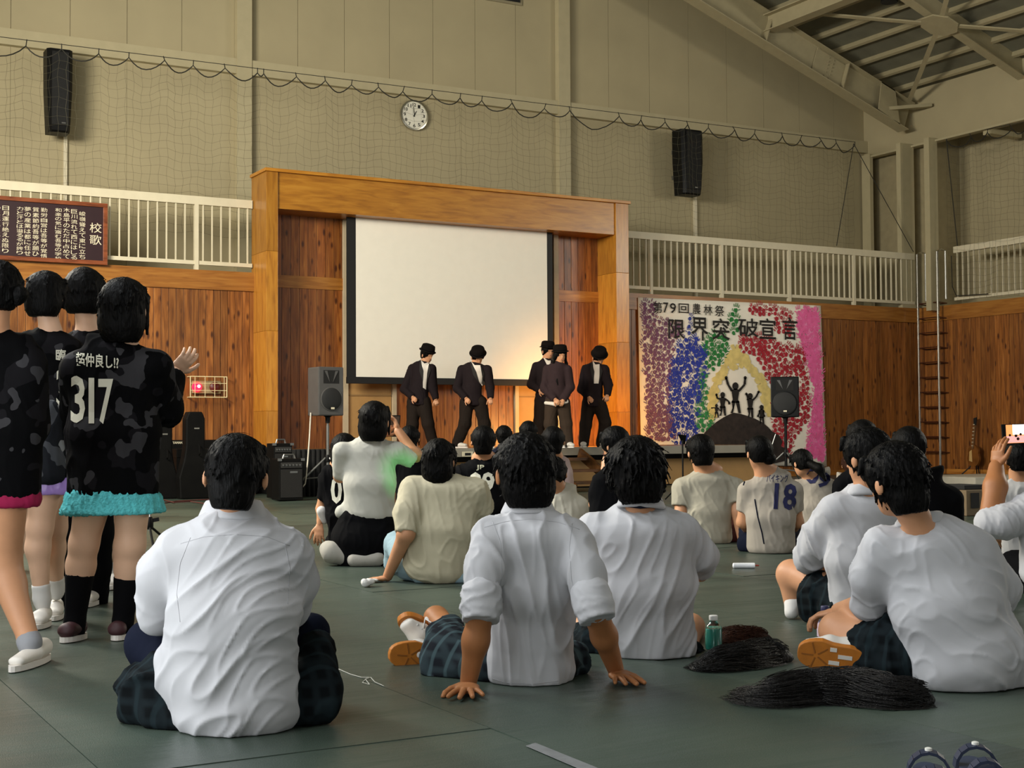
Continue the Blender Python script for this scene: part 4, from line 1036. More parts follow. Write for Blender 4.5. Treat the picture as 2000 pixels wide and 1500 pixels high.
def np_mesh(name, v, f, smooth=True):
    m = bpy.data.meshes.new(name); f = np.asarray(f, np.int32); v = np.asarray(v, np.float32)
    m.vertices.add(len(v)); m.vertices.foreach_set('co', v.ravel())
    nl = f.shape[1]; m.loops.add(f.size); m.loops.foreach_set('vertex_index', f.ravel())
    m.polygons.add(len(f)); m.polygons.foreach_set('loop_start', np.arange(0, f.size, nl, dtype=np.int32)); m.polygons.foreach_set('loop_total', np.full(len(f), nl, np.int32))
    m.update(calc_edges=True); m.validate()
    if smooth: m.polygons.foreach_set('use_smooth', np.ones(len(m.polygons), bool))
    return m
def normals(v, f):
    a, b, c, d = (v[f[:, i]] for i in range(4)); n = np.cross(c-a, d-b); out = np.zeros_like(v)
    for i in range(4): np.add.at(out, f[:, i], n)
    return out/(np.linalg.norm(out, axis=1, keepdims=True)+1e-12)
def relax(v, f, it=1, w=.5):
    for _ in range(it):
        acc = np.zeros_like(v); c = np.zeros(len(v))
        for i in range(4):
            for j in (1, 3):
                np.add.at(acc, f[:, i], v[f[:, (i+j) % 4]]); np.add.at(c, f[:, i], 1)
        v = v+w*(acc/np.maximum(c, 1)[:, None]-v)
    return v
def folds(p, seed, run, freq=22.0):
    freq = freq*3.2
    """cloth creases: ridged noise stretched along the direction the folds run in, fading in and out over the garment"""
    r = np.random.RandomState(seed); e1 = nrm(run); e2 = nrm(np.cross(e1, nrm(r.normal(size=3)))); e3 = np.cross(e1, e2)
    wob = np.stack([np.sin(p@(r.normal(size=3)*8)+r.uniform(0, 6)) for _ in range(3)], 1)*.028
    out = 0.0
    for o, (fr, am) in enumerate(((1.0, 1.0), (2.1, .42))):
        q = (p+wob); q = np.stack([q@e1*.28, q@e2, q@e3], 1)*freq*fr
        n = sum(np.sin(q@(nrm(r.normal(size=3))*r.uniform(.8, 1.5))+r.uniform(0, 6)) for _ in range(5))/2.4
        rd = np.clip(1-np.abs(n), 0, 1)**2.2
        mk = np.clip(.42+.4*np.sin(p@(r.normal(size=3)*6)+r.uniform(0, 6))+.3*np.sin(p@(r.normal(size=3)*9)+r.uniform(0, 6)), .28, 1)
        out = out+am*mk*rd
    return out-.22

M_skin = pm('skin', 'c08c68', .5, var=.06, vs_=12, spec=.3)
M_skinL = pm('skin_light', 'dab092', .5, var=.05, vs_=12, spec=.3)
M_skinT = pm('skin_tan', 'a06a42', .5, var=.07, vs_=12, spec=.3)
def hair_mat(name, c1, c2):
    q = NT(name); mp = q.mapping((60, 60, 9))
    nz = q.n('ShaderNodeTexNoise'); nz.inputs['Scale'].default_value = 2.0; nz.inputs['Detail'].default_value = 4; nz.inputs['Distortion'].default_value = .8; q.l(mp, nz.inputs['Vector'])
    q.l(q.ramp(nz.outputs[0], [(.35, lin(c1)), (.7, lin(c2))]), q.b.inputs['Base Color']); q.b.inputs['Roughness'].default_value = .55; q.b.inputs['Specular IOR Level'].default_value = .09
    q.bump(nz.outputs[0], .5, .01); return q.m
M_hair = hair_mat('black_hair', '030303', '0a0807')
M_hairb = hair_mat('brown_hair', '20100a', '3c2216')
def cloth(name, color, rough=.85, weave=.15, wr=.10):
    """woven fabric: fine weave plus soft crumple relief"""
    q = NT(name); c = lin(color); mp = q.mapping((1, 1, 1))
    n0 = q.n('ShaderNodeTexNoise'); n0.inputs['Scale'].default_value = 3; q.l(mp, n0.inputs['Vector'])
    q.l(q.ramp(n0.outputs[0], [(.3, tuple(x*.96 for x in c[:3])+(1,)), (.7, tuple(min(1, x*1.04) for x in c[:3])+(1,))]), q.b.inputs['Base Color'])
    q.b.inputs['Roughness'].default_value = rough; q.b.inputs['Specular IOR Level'].default_value = .2 if max(c[:3]) > .1 else .06
    n1 = q.n('ShaderNodeTexNoise'); n1.inputs['Scale'].default_value = 9; n1.inputs['Detail'].default_value = 2; n1.inputs['Distortion'].default_value = .4; q.l(mp, n1.inputs['Vector'])
    ab = q.n('ShaderNodeMath', operation='SUBTRACT', i_1=.5); q.l(n1.outputs[0], ab.inputs[0]); a2 = q.n('ShaderNodeMath', operation='ABSOLUTE'); q.l(ab.outputs[0], a2.inputs[0])
    n2 = q.n('ShaderNodeTexNoise'); n2.inputs['Scale'].default_value = 600; q.l(mp, n2.inputs['Vector'])
    ad = q.n('ShaderNodeMath', operation='MULTIPLY_ADD', i_1=weave*.1); q.l(n2.outputs[0], ad.inputs[0]); q.l(a2.outputs[0], ad.inputs[2])
    q.bump(ad.outputs[0], wr, .03); MATS[name] = q.m; return q.m
M_white = cloth('white_shirt_cotton', 'b6b6b9'); M_cream_t = cloth('cream_knit', 'bcb49a'); M_sheer = cloth('thin_white_shirt', '9d9888')  # thin white shirt toned down, dimmer light further back put into its colour
M_suit = cloth('dark_suit_wool', '211b1d'); M_trs = cloth('dark_trousers', '241e1a'); M_blk = cloth('black_cotton', '0a0a0c'); M_navy = cloth('navy_cotton', '141826')
M_jersey = cloth('white_jersey', '9c9488'); M_denim = cloth('pale_denim', '8ba3ac', weave=.4); M_sock = cloth('white_sock', 'd2cfca', weave=.5); M_bsock = cloth('black_sock', '0c0c0e')  # white jersey darkened to carry the weaker light far from the front
M_hat = cloth('black_felt', '120f0e'); M_shoe = pm('white_shoe', 'd8d2c8', .6); M_gum = pm('gum_sole', 'b06a1e', .55, var=.12, vs_=25)
def camo_mat(name, base, mid, hi):
    q = NT(name); mp = q.mapping((1, 1, 1), 'Object')
    def blotch(s, seed, t):
        m2 = q.n('ShaderNodeMapping'); m2.inputs['Location'].default_value = (seed, seed*.7, seed*.3); q.l(mp, m2.inputs[0])
        nz = q.n('ShaderNodeTexNoise'); nz.inputs['Scale'].default_value = s; nz.inputs['Detail'].default_value = 1.6; q.l(m2.outputs[0], nz.inputs['Vector'])
        return q.ramp(nz.outputs[0], [(0, (0, 0, 0, 1)), (t, (1, 1, 1, 1))], 'CONSTANT')
    c = q.mix(blotch(9.0, 3.1, .55), lin(base), lin(mid)); c = q.mix(blotch(11.0, 9.4, .60), c, lin(hi))
    q.l(c, q.b.inputs['Base Color']); q.b.inputs['Roughness'].default_value = .85; q.b.inputs['Specular IOR Level'].default_value = .06; return q.m
M_camo = camo_mat('dark_camouflage', '060607', '141315', '343335'); M_camol = camo_mat('grey_camouflage', '202226', '4a4c50', '8a8c8e')
def plaid_mat(name, base, line1, line2, sc=11.0):
    q = NT(name); mp = q.mapping((1, 1, 1), 'Object')
    def bands(ax_, scale, lo_, hi_):
        w = q.n('ShaderNodeTexWave', wave_type='BANDS', bands_direction=ax_); w.inputs['Scale'].default_value = scale; w.inputs['Distortion'].default_value = .5; w.inputs['Detail'].default_value = 1
        w.inputs['Detail Scale'].default_value = .6; q.l(mp, w.inputs['Vector']); return q.ramp(w.outputs[0], [(lo_, (0, 0, 0, 1)), (hi_, (1, 1, 1, 1))])
    c = q.mix(bands('X', sc*.55, .35, .95), lin(base), lin(line1)); c = q.mix(bands('Z', sc*.55, .35, .95), c, lin(line1)); 
    f = q.n('ShaderNodeMath', operation='MULTIPLY', i_1=.5); q.l(bands('Y', sc*.5, .8, .95), f.inputs[0]); c = q.mix(f.outputs[0], c, lin(line2))
    q.l(c, q.b.inputs['Base Color']); q.b.inputs['Roughness'].default_value = .9; q.b.inputs['Specular IOR Level'].default_value = .08; return q.m
M_plaid = plaid_mat('dark_green_plaid', '0b0f11', '161d20', '222e32'); M_plaid2 = plaid_mat('teal_grey_plaid', '191c21', '2a3438', '4c6064')

def strand_tubes(name, W, rad, org, mat, parent):
    """W: list of (n,3) arrays, one for each step along the strands; three-sided tapering tubes in one mesh"""
    n = len(W[0]); m = len(W); V_ = []; 
    for i in range(m):
        t = W[min(i+1, m-1)]-W[max(i-1, 0)]; t = t/(np.linalg.norm(t, axis=1, keepdims=True)+1e-9)
        e = np.cross(t, np.array([.3, .5, .8])); e /= np.linalg.norm(e, axis=1, keepdims=True)+1e-9; g = np.cross(t, e); rr = rad*(1-.75*i/(m-1))
        for k in range(3): V_.append(W[i]+rr*(math.cos(2.094*k)*e+math.sin(2.094*k)*g))
    V_ = np.concatenate(V_); idx = lambda i, k: (i*3+k % 3)*n+np.arange(n)
    F_ = np.concatenate([np.stack([idx(i, k), idx(i, k+1), idx(i+1, k+1), idx(i+1, k)], 1) for i in range(m-1) for k in range(3)])
    o = link(name, np_mesh(name, V_-org, F_), mat, parent); o['kind'] = 'stuff'; return o
class Person:
    """joints are read off the photograph as pixels and set at a real distance; radii in px at that distance"""
    def __init__(s, label, dep, base_px, group=None, skin=None, cat='person'):
        s.d = dep; s.k = dep/FPX; b = at(*base_px, dep); s.root = thing('person', label, cat, (b[0], b[1], 0 if b[2] < .4 else ZS), group)
        s.skin = []; s.skinm = skin or M_skin; s.bt = None; s.seed = int(base_px[0])+1; s.org = np.array(s.root.location); s.extra = []
    def P(s, px, py, dd=0.0): return at(px, py, s.d+dd)
    def C(s, a, b, ra, rb, k=.03, flat=0): return cone(s.P(*a), s.P(*b), ra*s.k, rb*s.k, k, flat)
    def chain(s, pts, rad, k=.03, flat=0): return [s.C(pts[i], pts[i+1], rad[i], rad[i+1], k, flat if i == len(pts)-2 else 0) for i in range(len(pts)-1)]
    def T(s, a, b, ha, hb, k=.05, rt=None):
        return tor(s.P(*a), s.P(*b), (ha[0]*s.k, ha[1]*s.k), (hb[0]*s.k, hb[1]*s.k), RT if rt is None else rt, k)
    def mesh(s, name, prims, mat, vox, amp=0.0, fdir=(0, 0, 1), freq=26.0, cuts=(), smooth=1, floor=True, seed=None, parent=None, extra_disp=None):
        F, lo = sdf_grid(prims, vox, cuts); v, f = surface_nets(F, lo, vox)
        if not len(v): return None
        if smooth: v = relax(v, f, smooth)
        if amp: v = v+normals(v, f)*(amp*folds(v, s.seed if seed is None else seed, fdir, freq))[:, None]
        if extra_disp is not None: v = v+normals(v, f)*extra_disp(v)[:, None]
        if floor:
            zf = s.org[2]+.002; v[:, 2] = np.where(v[:, 2] < zf, zf, v[:, 2])
        if name in ('shirt', 'jacket'): s.bt = BVHTree.FromPolygons([tuple(x) for x in v], [tuple(x) for x in f])
        o = link(name, np_mesh(name, v-s.org, f), mat, s.root if parent is None else parent)
        return o
    def finish(s, vox=.009):
        """the skin body as one mesh; hands in finer voxels are joined in"""
        vs_, fs_ = [], []; n = 0
        F, lo = sdf_grid(s.skin, vox); v, f = surface_nets(F, lo, vox); v = relax(v, f, 1); vs_.append(v); fs_.append(f); n += len(v)
        for pr, vx in s.extra:
            F, lo = sdf_grid(pr, vx); v, f = surface_nets(F, lo, vx); v = relax(v, f, 1, .4); vs_.append(v); fs_.append(f+n); n += len(v)
        v = np.concatenate(vs_); v[:, 2] = np.maximum(v[:, 2], s.org[2]+.002)
        return link('body', np_mesh('body', v-s.org, np.concatenate(fs_)), s.skinm, s.root)
    def head(s, px, py, h_px, face=(0, 0, 1), up=(0, 0, 1), neck=None, ears=True, features=False, wide=1.0):
        """px,py: centre of the skull; h_px: chin to crown; face: direction in (right, down, depth)"""
        c = s.P(px, py); h = h_px*s.k; fd = nrm(face[0]*RT+face[1]*DN+face[2]*FW)
        u = nrm(up[0]*RT-up[2]*DN+up[1]*FW) if True else V(0, 0, 1); u = nrm(u-fd*(u@fd)); r = np.cross(fd, u)
        ax = np.stack([r, fd, u]); s.hc, s.hax, s.hh = c, ax, h
        q = lambda a, b, z: c+r*a*h+fd*b*h+u*z*h
        s.hq = q
        s.skin += [ell(q(0, -.02, .08), (.335*h*wide, .40*h, .40*h), ax, .03*h), ell(q(0, .10, -.22), (.25*h*wide, .27*h, .27*h), ax, .12*h), ell(q(0, .2, -.4), (.13*h, .12*h, .09*h), ax, .1*h)]
        s.skin += [cone(q(0, .36, .0), q(0, .43, -.14), .025*h, .05*h, .04*h), ell(q(0, .31, .06), (.2*h, .08*h, .05*h), ax, .08*h), ell(q(0, .36, -.27), (.10*h, .04*h, .035*h), ax, .05*h)]
        if ears:
            for e in (-1, 1): s.skin += [ell(q(e*.40*wide, -.02, -.07), (.042*h, .08*h, .135*h), ax, .03*h)]
        if neck is not None:
            s.skin += [cone(q(0, -.10, -.2), s.P(*neck), .21*h, .25*h, .06*h)]
        if features:
            for e in (-1, 1):
                eo = link('eye', MB().lathe([(.035*h, 0), (.028*h, .012*h), (.01*h, .016*h)], 10, q(e*.15, .335, .02)-s.org, fd).mesh('eye', 2), pm('eye_dark', '14100e', .3), s.root)
                link('eyebrow', MB().bar(q(e*.07, .375, .11)-s.org, q(e*.24, .33, .125)-s.org, .03*h, .028*h).mesh('eyebrow'), M_hair, s.root)
            link('mouth', MB().bar(q(-.09, .385, -.27)-s.org, q(.09, .385, -.27)-s.org, .03*h, .035*h).mesh('mouth'), pm('lips', '8a4a40', .5), s.root)
    def hair(s, mat=None, vox=.009, back=-.34, fringe=.16, puff=1.0, tufts=40, tl=.22, nape_w=.26, seed=1, side=-.12, long=None, extra=(), amp=.005, strands=0, slen=.3, bob=False, nape=.31):
        """cap of hair round the skull, cut clear of the face, with clumps that hang from the crown"""
        q, h, ax = s.hq, s.hh, s.hax; r = np.random.RandomState(seed+s.seed)
        zc = (back+.12)/2; zr = (.12-back)/2+.16; bx = .40*puff if bob else nape*puff
        pr = [ell(q(0, -.05, .12), (.39*h*puff, .43*h*puff, .42*h*puff), ax, .03*h), ell(q(0, -.15 if bob else -.17, zc), (bx*h, (.31 if bob else .27)*h*puff, zr*h), ax, .08*h)]
        for _ in range(tufts):
            a = r.uniform(-math.pi, math.pi); el = r.uniform(-1.0, 1.1)
            dv = V(math.sin(a)*math.cos(el), -math.cos(a)*math.cos(el), math.sin(el))
            if dv[1] > .45 and dv[2] < .45: continue
            R_ = V(.36, .40, .39)*puff; p0 = V(0, -.05, .12)+dv*R_
            down = V(dv[0]*.5+r.normal()*.25, dv[1]*.5+r.normal()*.25, -1.0 if el < .8 else -.4); down = nrm(down-dv*(down@dv)*.75)
            p1 = p0+down*tl*r.uniform(.6, 1.3)+dv*r.uniform(-.02, .025)
            if p1[2] < back: p1[2] = back+r.uniform(0, .05)
            pr.append(cone(q(*p0), q(*p1), r.uniform(.025, .045)*h, .012*h, .02*h))
        # fringe
        for i in range(7):
            x = -.27+.09*i; pr.append(cone(q(x, .27, .36), q(x*1.1+r.normal()*.03, .36, fringe+r.normal()*.03), .075*h, .03*h, .03*h))
        for e in (-1, 1): pr.append(cone(q(e*.36*puff, .06, .2), q(e*.37*puff, .08, side), .07*h, .03*h, .05*h))
        if long: pr += long
        pr += list(extra)
        o = s.mesh('hair', pr, mat or M_hair, vox, amp=amp*h/.23, fdir=ax[2], freq=62.0, smooth=1, floor=True, cuts=[(q(0, 0, back-.02), -ax[2])] if not long and not extra else ())
        if strands:
            n = strands; r2 = np.random.RandomState(seed+99); a = r2.uniform(-math.pi, math.pi, n); el = np.arcsin(r2.uniform(-.8, 1.0, n))
            dv = np.stack([np.sin(a)*np.cos(el), -np.cos(a)*np.cos(el), np.sin(el)], 1); dv = dv[~((dv[:, 1] > .5) & (dv[:, 2] < .5))]; n = len(dv)
            R_ = np.array([.385, .425, .415])*puff; wv = r2.normal(size=(n, 3))*.5; pts = []; cur = dv.copy(); L = slen*r2.uniform(.4, 1.2, n)/5
            lift = r2.uniform(.0, .09, n)
            for st_ in range(6):
                pos = np.array([0, -.05, .12])+cur*R_*(1.0+(lift*(st_/5)**1.5))[:, None]; pos[:, 2] = np.maximum(pos[:, 2], back-.04); pts.append(pos)
                g = np.array([0, 0, -1.0])+cur*.35+wv*.6; g = g-cur*np.sum(g*cur, 1, keepdims=True); g /= np.linalg.norm(g, axis=1, keepdims=True)+1e-9
                cur = cur+g*(L/.4)[:, None]; cur /= np.linalg.norm(cur, axis=1, keepdims=True)
            W = [s.hc+h*(P_@ax) for P_ in pts]
            strand_tubes('hair_strands', W, .0013*h/.23, s.org, mat or M_hair, o)
        return o
    def hand(s, wrist, dirv, palm_n, size=.18, curl=(.25, .3, .3, .35), spread=.16, thumb=1, vox=.0032, thumb_open=.75, bends=None):
        """palm and five jointed fingers; dirv: wrist to middle knuckle, palm_n: out of the back of the hand"""
        w = np.asarray(wrist, float); d = nrm(dirv); n = nrm(np.asarray(palm_n, float)-d*(np.asarray(palm_n)@d)); sd = np.cross(d, n)*thumb   # sd points to the thumb side
        S = size; pr = []
        pr.append(tor(w-d*.02*S, w+d*.22*S, (.15*S, .10*S), (.20*S, .085*S), sd, .05*S)); pr.append(tor(w+d*.2*S, w+d*.44*S, (.21*S, .085*S), (.23*S, .07*S), sd, .05*S))
        ends = []
        for i in range(4):
            off = (.165, .055, -.055, -.16)[i]; L = (.40, .45, .42, .33)[i]*S; a = spread*(1.5-i)*.9
            fd_ = nrm(d*math.cos(a)+sd*math.sin(a)); p = w+d*(.46, .48, .46, .42)[i]*S+sd*off*S; c = curl[i]; bend = 0
            rr = (.058, .06, .057, .05)[i]*S
            for j, fr_ in enumerate((.45, .30, .25)):
                bend += c*(.8, 1.1, .8)[j]; dv = fd_*math.cos(bend)-n*math.sin(bend); e = p+dv*L*fr_
                pr.append(cone(p, e, rr*(1-.08*j), rr*(1-.08*(j+1)), .012*S)); p = e
            ends.append(p)
        tb = w+d*.12*S+sd*.14*S; t1 = nrm(d*.75+sd*thumb_open-n*.15); p1 = tb+t1*.22*S; p2 = p1+nrm(d*.95+sd*thumb_open*.55-n*.2)*.19*S; p3 = p2+nrm(d*1.0+sd*.25*thumb_open-n*.3)*.14*S
        pr += [cone(tb, p1, .085*S, .068*S, .04*S), cone(p1, p2, .066*S, .058*S, .012*S), cone(p2, p3, .058*S, .045*S, .012*S)]
        s.extra.append((pr, vox)); return pr
    def seam(s, pts, mat, name='seam', rad=.0011, n=26):
        """a stitched line laid onto the shirt"""
        pts = np.array(pts, float); t = np.linspace(0, 1, len(pts)); out = []
        for u in np.linspace(0, 1, n):
            px, py = np.interp(u, t, pts[:, 0]), np.interp(u, t, pts[:, 1]); o = s.P(px, py, -.6); dv = nrm(o-EYE); hit = s.bt.ray_cast(Vector(o), Vector(dv), 1.2)
            if hit[0] is not None and (not out or np.linalg.norm(np.array(hit[0])-s.org-out[-1]) < .08): out.append(np.array(hit[0])-s.org)
        if len(out) > 3: link(name, MB().tube(out, rad, 4).mesh(name, 2), mat, s.root)
    def decal(s, name, poly, mat, off=.008, dd=-.6, sub=3, parent=None):
        """a flat patch of cloth outlined in pixels and laid onto the garment's surface"""
        m = bpy.data.meshes.new(name); m.from_pydata([(a, b, 0) for a, b in poly], [], [tuple(range(len(poly)))])
        bm = bmesh.new(); bm.from_mesh(m); bmesh.ops.triangulate(bm, faces=bm.faces[:])
        for _ in range(sub): bmesh.ops.subdivide_edges(bm, edges=bm.edges[:], cuts=1); bmesh.ops.triangulate(bm, faces=[q for q in bm.faces if len(q.verts) > 3])
        for vt in bm.verts:
            o = s.P(vt.co.x, vt.co.y, dd); dv = nrm(o-EYE); hit = s.bt.ray_cast(Vector(o), Vector(dv), 1.5)
            p = np.array(hit[0])-dv*off if hit[0] is not None else s.P(vt.co.x, vt.co.y, -.08)
            vt.co = Vector(p-s.org)
        bm.to_mesh(m); bm.free(); m.polygons.foreach_set('use_smooth', [True]*len(m.polygons)); return link(name, m, mat, s.root if parent is None else parent)
    def text(s, body, box_px, mat, bold=.02, name='lettering', dd=-.5, off=.004, sub=2, skew=0.0, rot=0.0):
        """lettering laid onto the shirt by casting along the viewing depth at the person's distance"""
        v, f = text_mesh(body, 1.0, bold, 2)
        m = bpy.data.meshes.new(name); m.from_pydata([(a, b, 0) for a, b in v], [], f)
        bm = bmesh.new(); bm.from_mesh(m); bmesh.ops.triangulate(bm, faces=bm.faces[:])
        for _ in range(sub):
            lim = .12 if len(body) < 3 else .18
            es = [e for e in bm.edges if e.calc_length() > lim]
            if es: bmesh.ops.subdivide_edges(bm, edges=es, cuts=1); bmesh.ops.triangulate(bm, faces=[q for q in bm.faces if len(q.verts) > 3])
        lo = v.min(0); hi = v.max(0); x0, y0, x1, y1 = box_px; cx, cy = (x0+x1)/2, (y0+y1)/2
        for vt in bm.verts:
            u = (vt.co.x-lo[0])/(hi[0]-lo[0]); w = (vt.co.y-lo[1])/(hi[1]-lo[1])
            px = x0+(x1-x0)*u; py = y1+(y0-y1)*w+skew*(u-.5)
            if rot: px, py = cx+(px-cx)*math.cos(rot)-(py-cy)*math.sin(rot), cy+(px-cx)*math.sin(rot)+(py-cy)*math.cos(rot)
            o = s.P(px, py, dd); dv = nrm(o-EYE); hit = s.bt.ray_cast(Vector(o), Vector(dv), 1.5)
            p = np.array(hit[0])-dv*off if hit[0] is not None else s.P(px, py, -.1)
            vt.co = Vector(p-s.org)
        bm.to_mesh(m); bm.free(); return link(name, m, mat, s.root)
# ------------------------------------------------------------------ foreground audience, seated on the floor
def collar(p, c, w, h, dd, mat, vox=.0045, tilt=0.0, name='collar'):
    """turned-down shirt collar: a sheet leaning out from the neck, open at the throat"""
    pr = []; n = 34
    for i in range(n+1):
        t = math.pi*(-.30+1.60*i/n)
        def Q(rad, lift): return p.P(c[0]+rad*math.cos(t), c[1]-lift+tilt*math.cos(t)+abs(math.cos(t))**3*h*.15, dd-math.sin(t)*rad*p.k*.9)
        pr.append(cone(Q(w*.90, h*.62), Q(w*1.16, -h*.38), .006, .007, .018))
    return p.mesh(name, pr, mat, vox, smooth=2, floor=False)

M_seam = cloth('shirt_seam', 'a6a6aa')
# ---- A: boy at the left front
p = Person('person in loose white shirt and dark skirt sitting at the left front', 4.15, (445, 1425), skin=M_skin)
p.head(461, 926, 146, face=(.02, .12, 1), neck=(455, 1015, .10), up=(0.05, 0, 1))
p.hair(vox=.0045, strands=900, back=-.46, puff=1.02, tufts=270, tl=.16, side=-.02, seed=3)
sh = [p.T((455, 1030, .06), (455, 1075, .04), (78, 42), (120, 66), .06), p.T((455, 1075, .04), (457, 1200, .0), (124, 74), (120, 86), .06), p.T((457, 1200, 0), (462, 1390, -.02), (120, 88), (122, 84), .06),
      p.T((455, 1020, .08), (455, 1050, .06), (52, 40), (90, 48), .06)]
sh += p.chain([(345, 1078, .05), (318, 1130, .10), (312, 1195, .15)], [46, 46, 40], .05) + p.chain([(565, 1085, .05), (578, 1135, .10), (565, 1190, .17)], [44, 42, 36], .05)
sh += p.chain([(312, 1192, .15), (335, 1205, .30)], [36, 30], .04, 1) + p.chain([(565, 1190, .17), (545, 1200, .32)], [32, 28], .04, 1)
sh += [p.T((400, 1300, -.02), (345, 1330, .02), (48, 60), (42, 40), .06), p.T((390, 1250, .0), (330, 1290, .05), (50, 50), (34, 30), .06)]
p.mesh('shirt', sh, M_white, .0065, amp=.015, fdir=RT*.75+DN*-.55, freq=9, seed=11)
collar(p, (456, 998), 56, 30, .075, M_white)
p.seam([(352, 1062), (400, 1048), (460, 1044), (520, 1048), (566, 1066)], M_seam); p.seam([(372, 1050), (352, 1100), (345, 1160), (352, 1215)], M_seam); p.seam([(556, 1060), (566, 1110), (562, 1180)], M_seam)
sk = [p.C((460, 1385, .05), (310, 1350, .10), 70, 58, .06), p.C((310, 1350, .10), (275, 1330, .22), 58, 44, .06), p.C((460, 1385, .05), (610, 1345, .10), 70, 52, .06), p.C((610, 1345, .10), (612, 1270, .22), 52, 40, .06),
      p.C((300, 1400, .02), (350, 1412, .0), 30, 30, .04), p.C((560, 1390, .02), (630, 1380, .05), 36, 34, .04), p.C((275, 1380, .06), (258, 1390, .10), 28, 18, .03)]
p.mesh('skirt', sk, M_plaid, .009, amp=.026, fdir=DN+RT*.3, freq=12, seed=5)
lg = [p.C((390, 1350, .12), (292, 1258, .30), 58, 46, .04), p.C((292, 1258, .30), (300, 1340, .42), 46, 34, .04), p.C((530, 1350, .12), (606, 1236, .30), 54, 36, .04), p.C((606, 1236, .30), (560, 1330, .42), 36, 32, .04)]
p.mesh('leggings', lg, M_navy, .009, amp=.003, fdir=(0, 0, 1))
p.skin += p.chain([(345, 1085, .06), (315, 1190, .15), (350, 1212, .33)], [30, 27, 22]) + p.chain([(565, 1090, .06), (566, 1185, .17), (520, 1205, .36)], [30, 27, 22])
p.skin += [p.T((455, 1040, .06), (457, 1200, .0), (60, 38), (85, 55)), p.T((457, 1200, 0), (460, 1370, 0), (85, 55), (90, 60)), p.C((300, 1345, .42), (410, 1385, .46), 26, 20), p.C((560, 1335, .42), (450, 1385, .46), 26, 20)]
p.hand(p.P(350, 1212, .33), RT*.8+DN*.3+FW*.4, -DN, .18, (.5, .5, .5, .5)); p.hand(p.P(520, 1205, .36), -RT*.9+DN*.3+FW*.3, -DN, .18, (.5, .5, .5, .5), thumb=-1)
for q in ((430, 1390, .48), (470, 1390, .5)): p.mesh('sock', [p.C(q, (q[0]-20, q[1]+4, q[2]+.12), 26, 22)], M_sock, .012)
p.finish()

# ---- B: boy in the centre leaning back on both hands
p = Person('person in white shirt with rolled sleeves leaning back on both hands, centre front', 4.85, (1030, 1338), skin=M_skinT)
p.head(1026, 922, 132, face=(-.28, .05, 1), neck=(1032, 1000, .0), wide=1.05)
p.hair(vox=.0045, strands=900, back=-.50, nape=.36, puff=1.13, tufts=330, tl=.24, side=-.10, seed=8, fringe=.1)
sh = [p.T((1036, 1018, -.02), (1040, 1050, -.04), (60, 34), (92, 50), .05), p.T((1040, 1050, -.04), (1040, 1150, .0), (96, 56), (84, 64), .05), p.T((1040, 1150, .0), (1034, 1300, .06), (84, 64), (80, 66), .05), p.T((1034, 1300, .06), (1030, 1325, .05), (82, 60), (78, 56), .04)]
sh += p.chain([(958, 1046, -.06), (945, 1110, -.12), (941, 1180, -.18)], [36, 33, 31], .04) + p.chain([(1118, 1048, -.06), (1142, 1115, -.12), (1158, 1180, -.18)], [36, 33, 31], .04)
p.mesh('shirt', sh, M_white, .0065, amp=.013, fdir=DN+RT*.25, freq=11, seed=26)
collar(p, (1032, 990), 42, 22, -.0, M_white)
p.seam([(946, 1030), (990, 1018), (1040, 1014), (1090, 1020), (1132, 1034)], M_seam); p.seam([(962, 1018), (978, 1060), (980, 1120), (975, 1165)], M_seam); p.seam([(1118, 1022), (1112, 1070), (1116, 1130), (1124, 1165)], M_seam); p.seam([(952, 1322), (990, 1334), (1040, 1336), (1090, 1330)], M_seam)
for a, b in (((941, 1168, -.17), (939, 1214, -.205)), ((1154, 1166, -.17), (1168, 1212, -.205))):
    p.mesh('rolled_cuff', [p.C(a, b, 37, 36, .02, 1), p.C((a[0], a[1]-6, a[2]), ((a[0]+b[0])/2, (a[1]+b[1])/2, (a[2]+b[2])/2), 36, 38, .02, 1)], M_white, .007, amp=.009, fdir=RT, freq=30)
hl_w = onZ(915, 1352)+V(0, 0, .035); hr_w = onZ(1203, 1328)+V(0, 0, .035)
el = p.P(941, 1185, -.18); er = p.P(1160, 1185, -.18); k = p.k
for e, w in ((el, hl_w), (er, hr_w)):
    m_ = e*.55+w*.45
    p.skin += [cone(e, m_, 25*k, 24*k, .03), cone(m_, w, 24*k, 16.5*k, .03)]
p.skin += p.chain([(958, 1050, -.06), (941, 1185, -.18)], [28, 24]) + p.chain([(1118, 1050, -.06), (1160, 1185, -.18)], [28, 24])
p.skin += [p.T((1036, 1030, -.02), (1040, 1150, 0), (50, 30), (65, 42)), p.T((1040, 1150, 0), (1032, 1300, .05), (65, 42), (66, 48))]
dl = onZ(905, 1392)-onZ(915, 1350); p.hand(hl_w+V(0, 0, -.012), dl, V(0, 0, 1), .185, (.07, .06, .06, .07), .30, thumb=1, thumb_open=.95)
dr = onZ(1262, 1358)-onZ(1203, 1326); p.hand(hr_w+V(0, 0, -.012), dr, V(0, 0, 1), .185, (.07, .06, .06, .07), .22, thumb=-1, thumb_open=.6)
sk = [p.C((985, 1300, .12), (880, 1285, .25), 52, 52, .05), p.C((880, 1285, .25), (862, 1240, .45), 50, 34, .05), p.C((960, 1310, .10), (850, 1325, .22), 34, 28, .05), p.C((1080, 1300, .12), (1118, 1285, .22), 44, 36, .05), p.C((890, 1240, .4), (880, 1220, .5), 26, 22, .04)]
p.mesh('skirt', sk, M_plaid2, .009, amp=.026, fdir=DN+RT*.4, freq=12, seed=31)
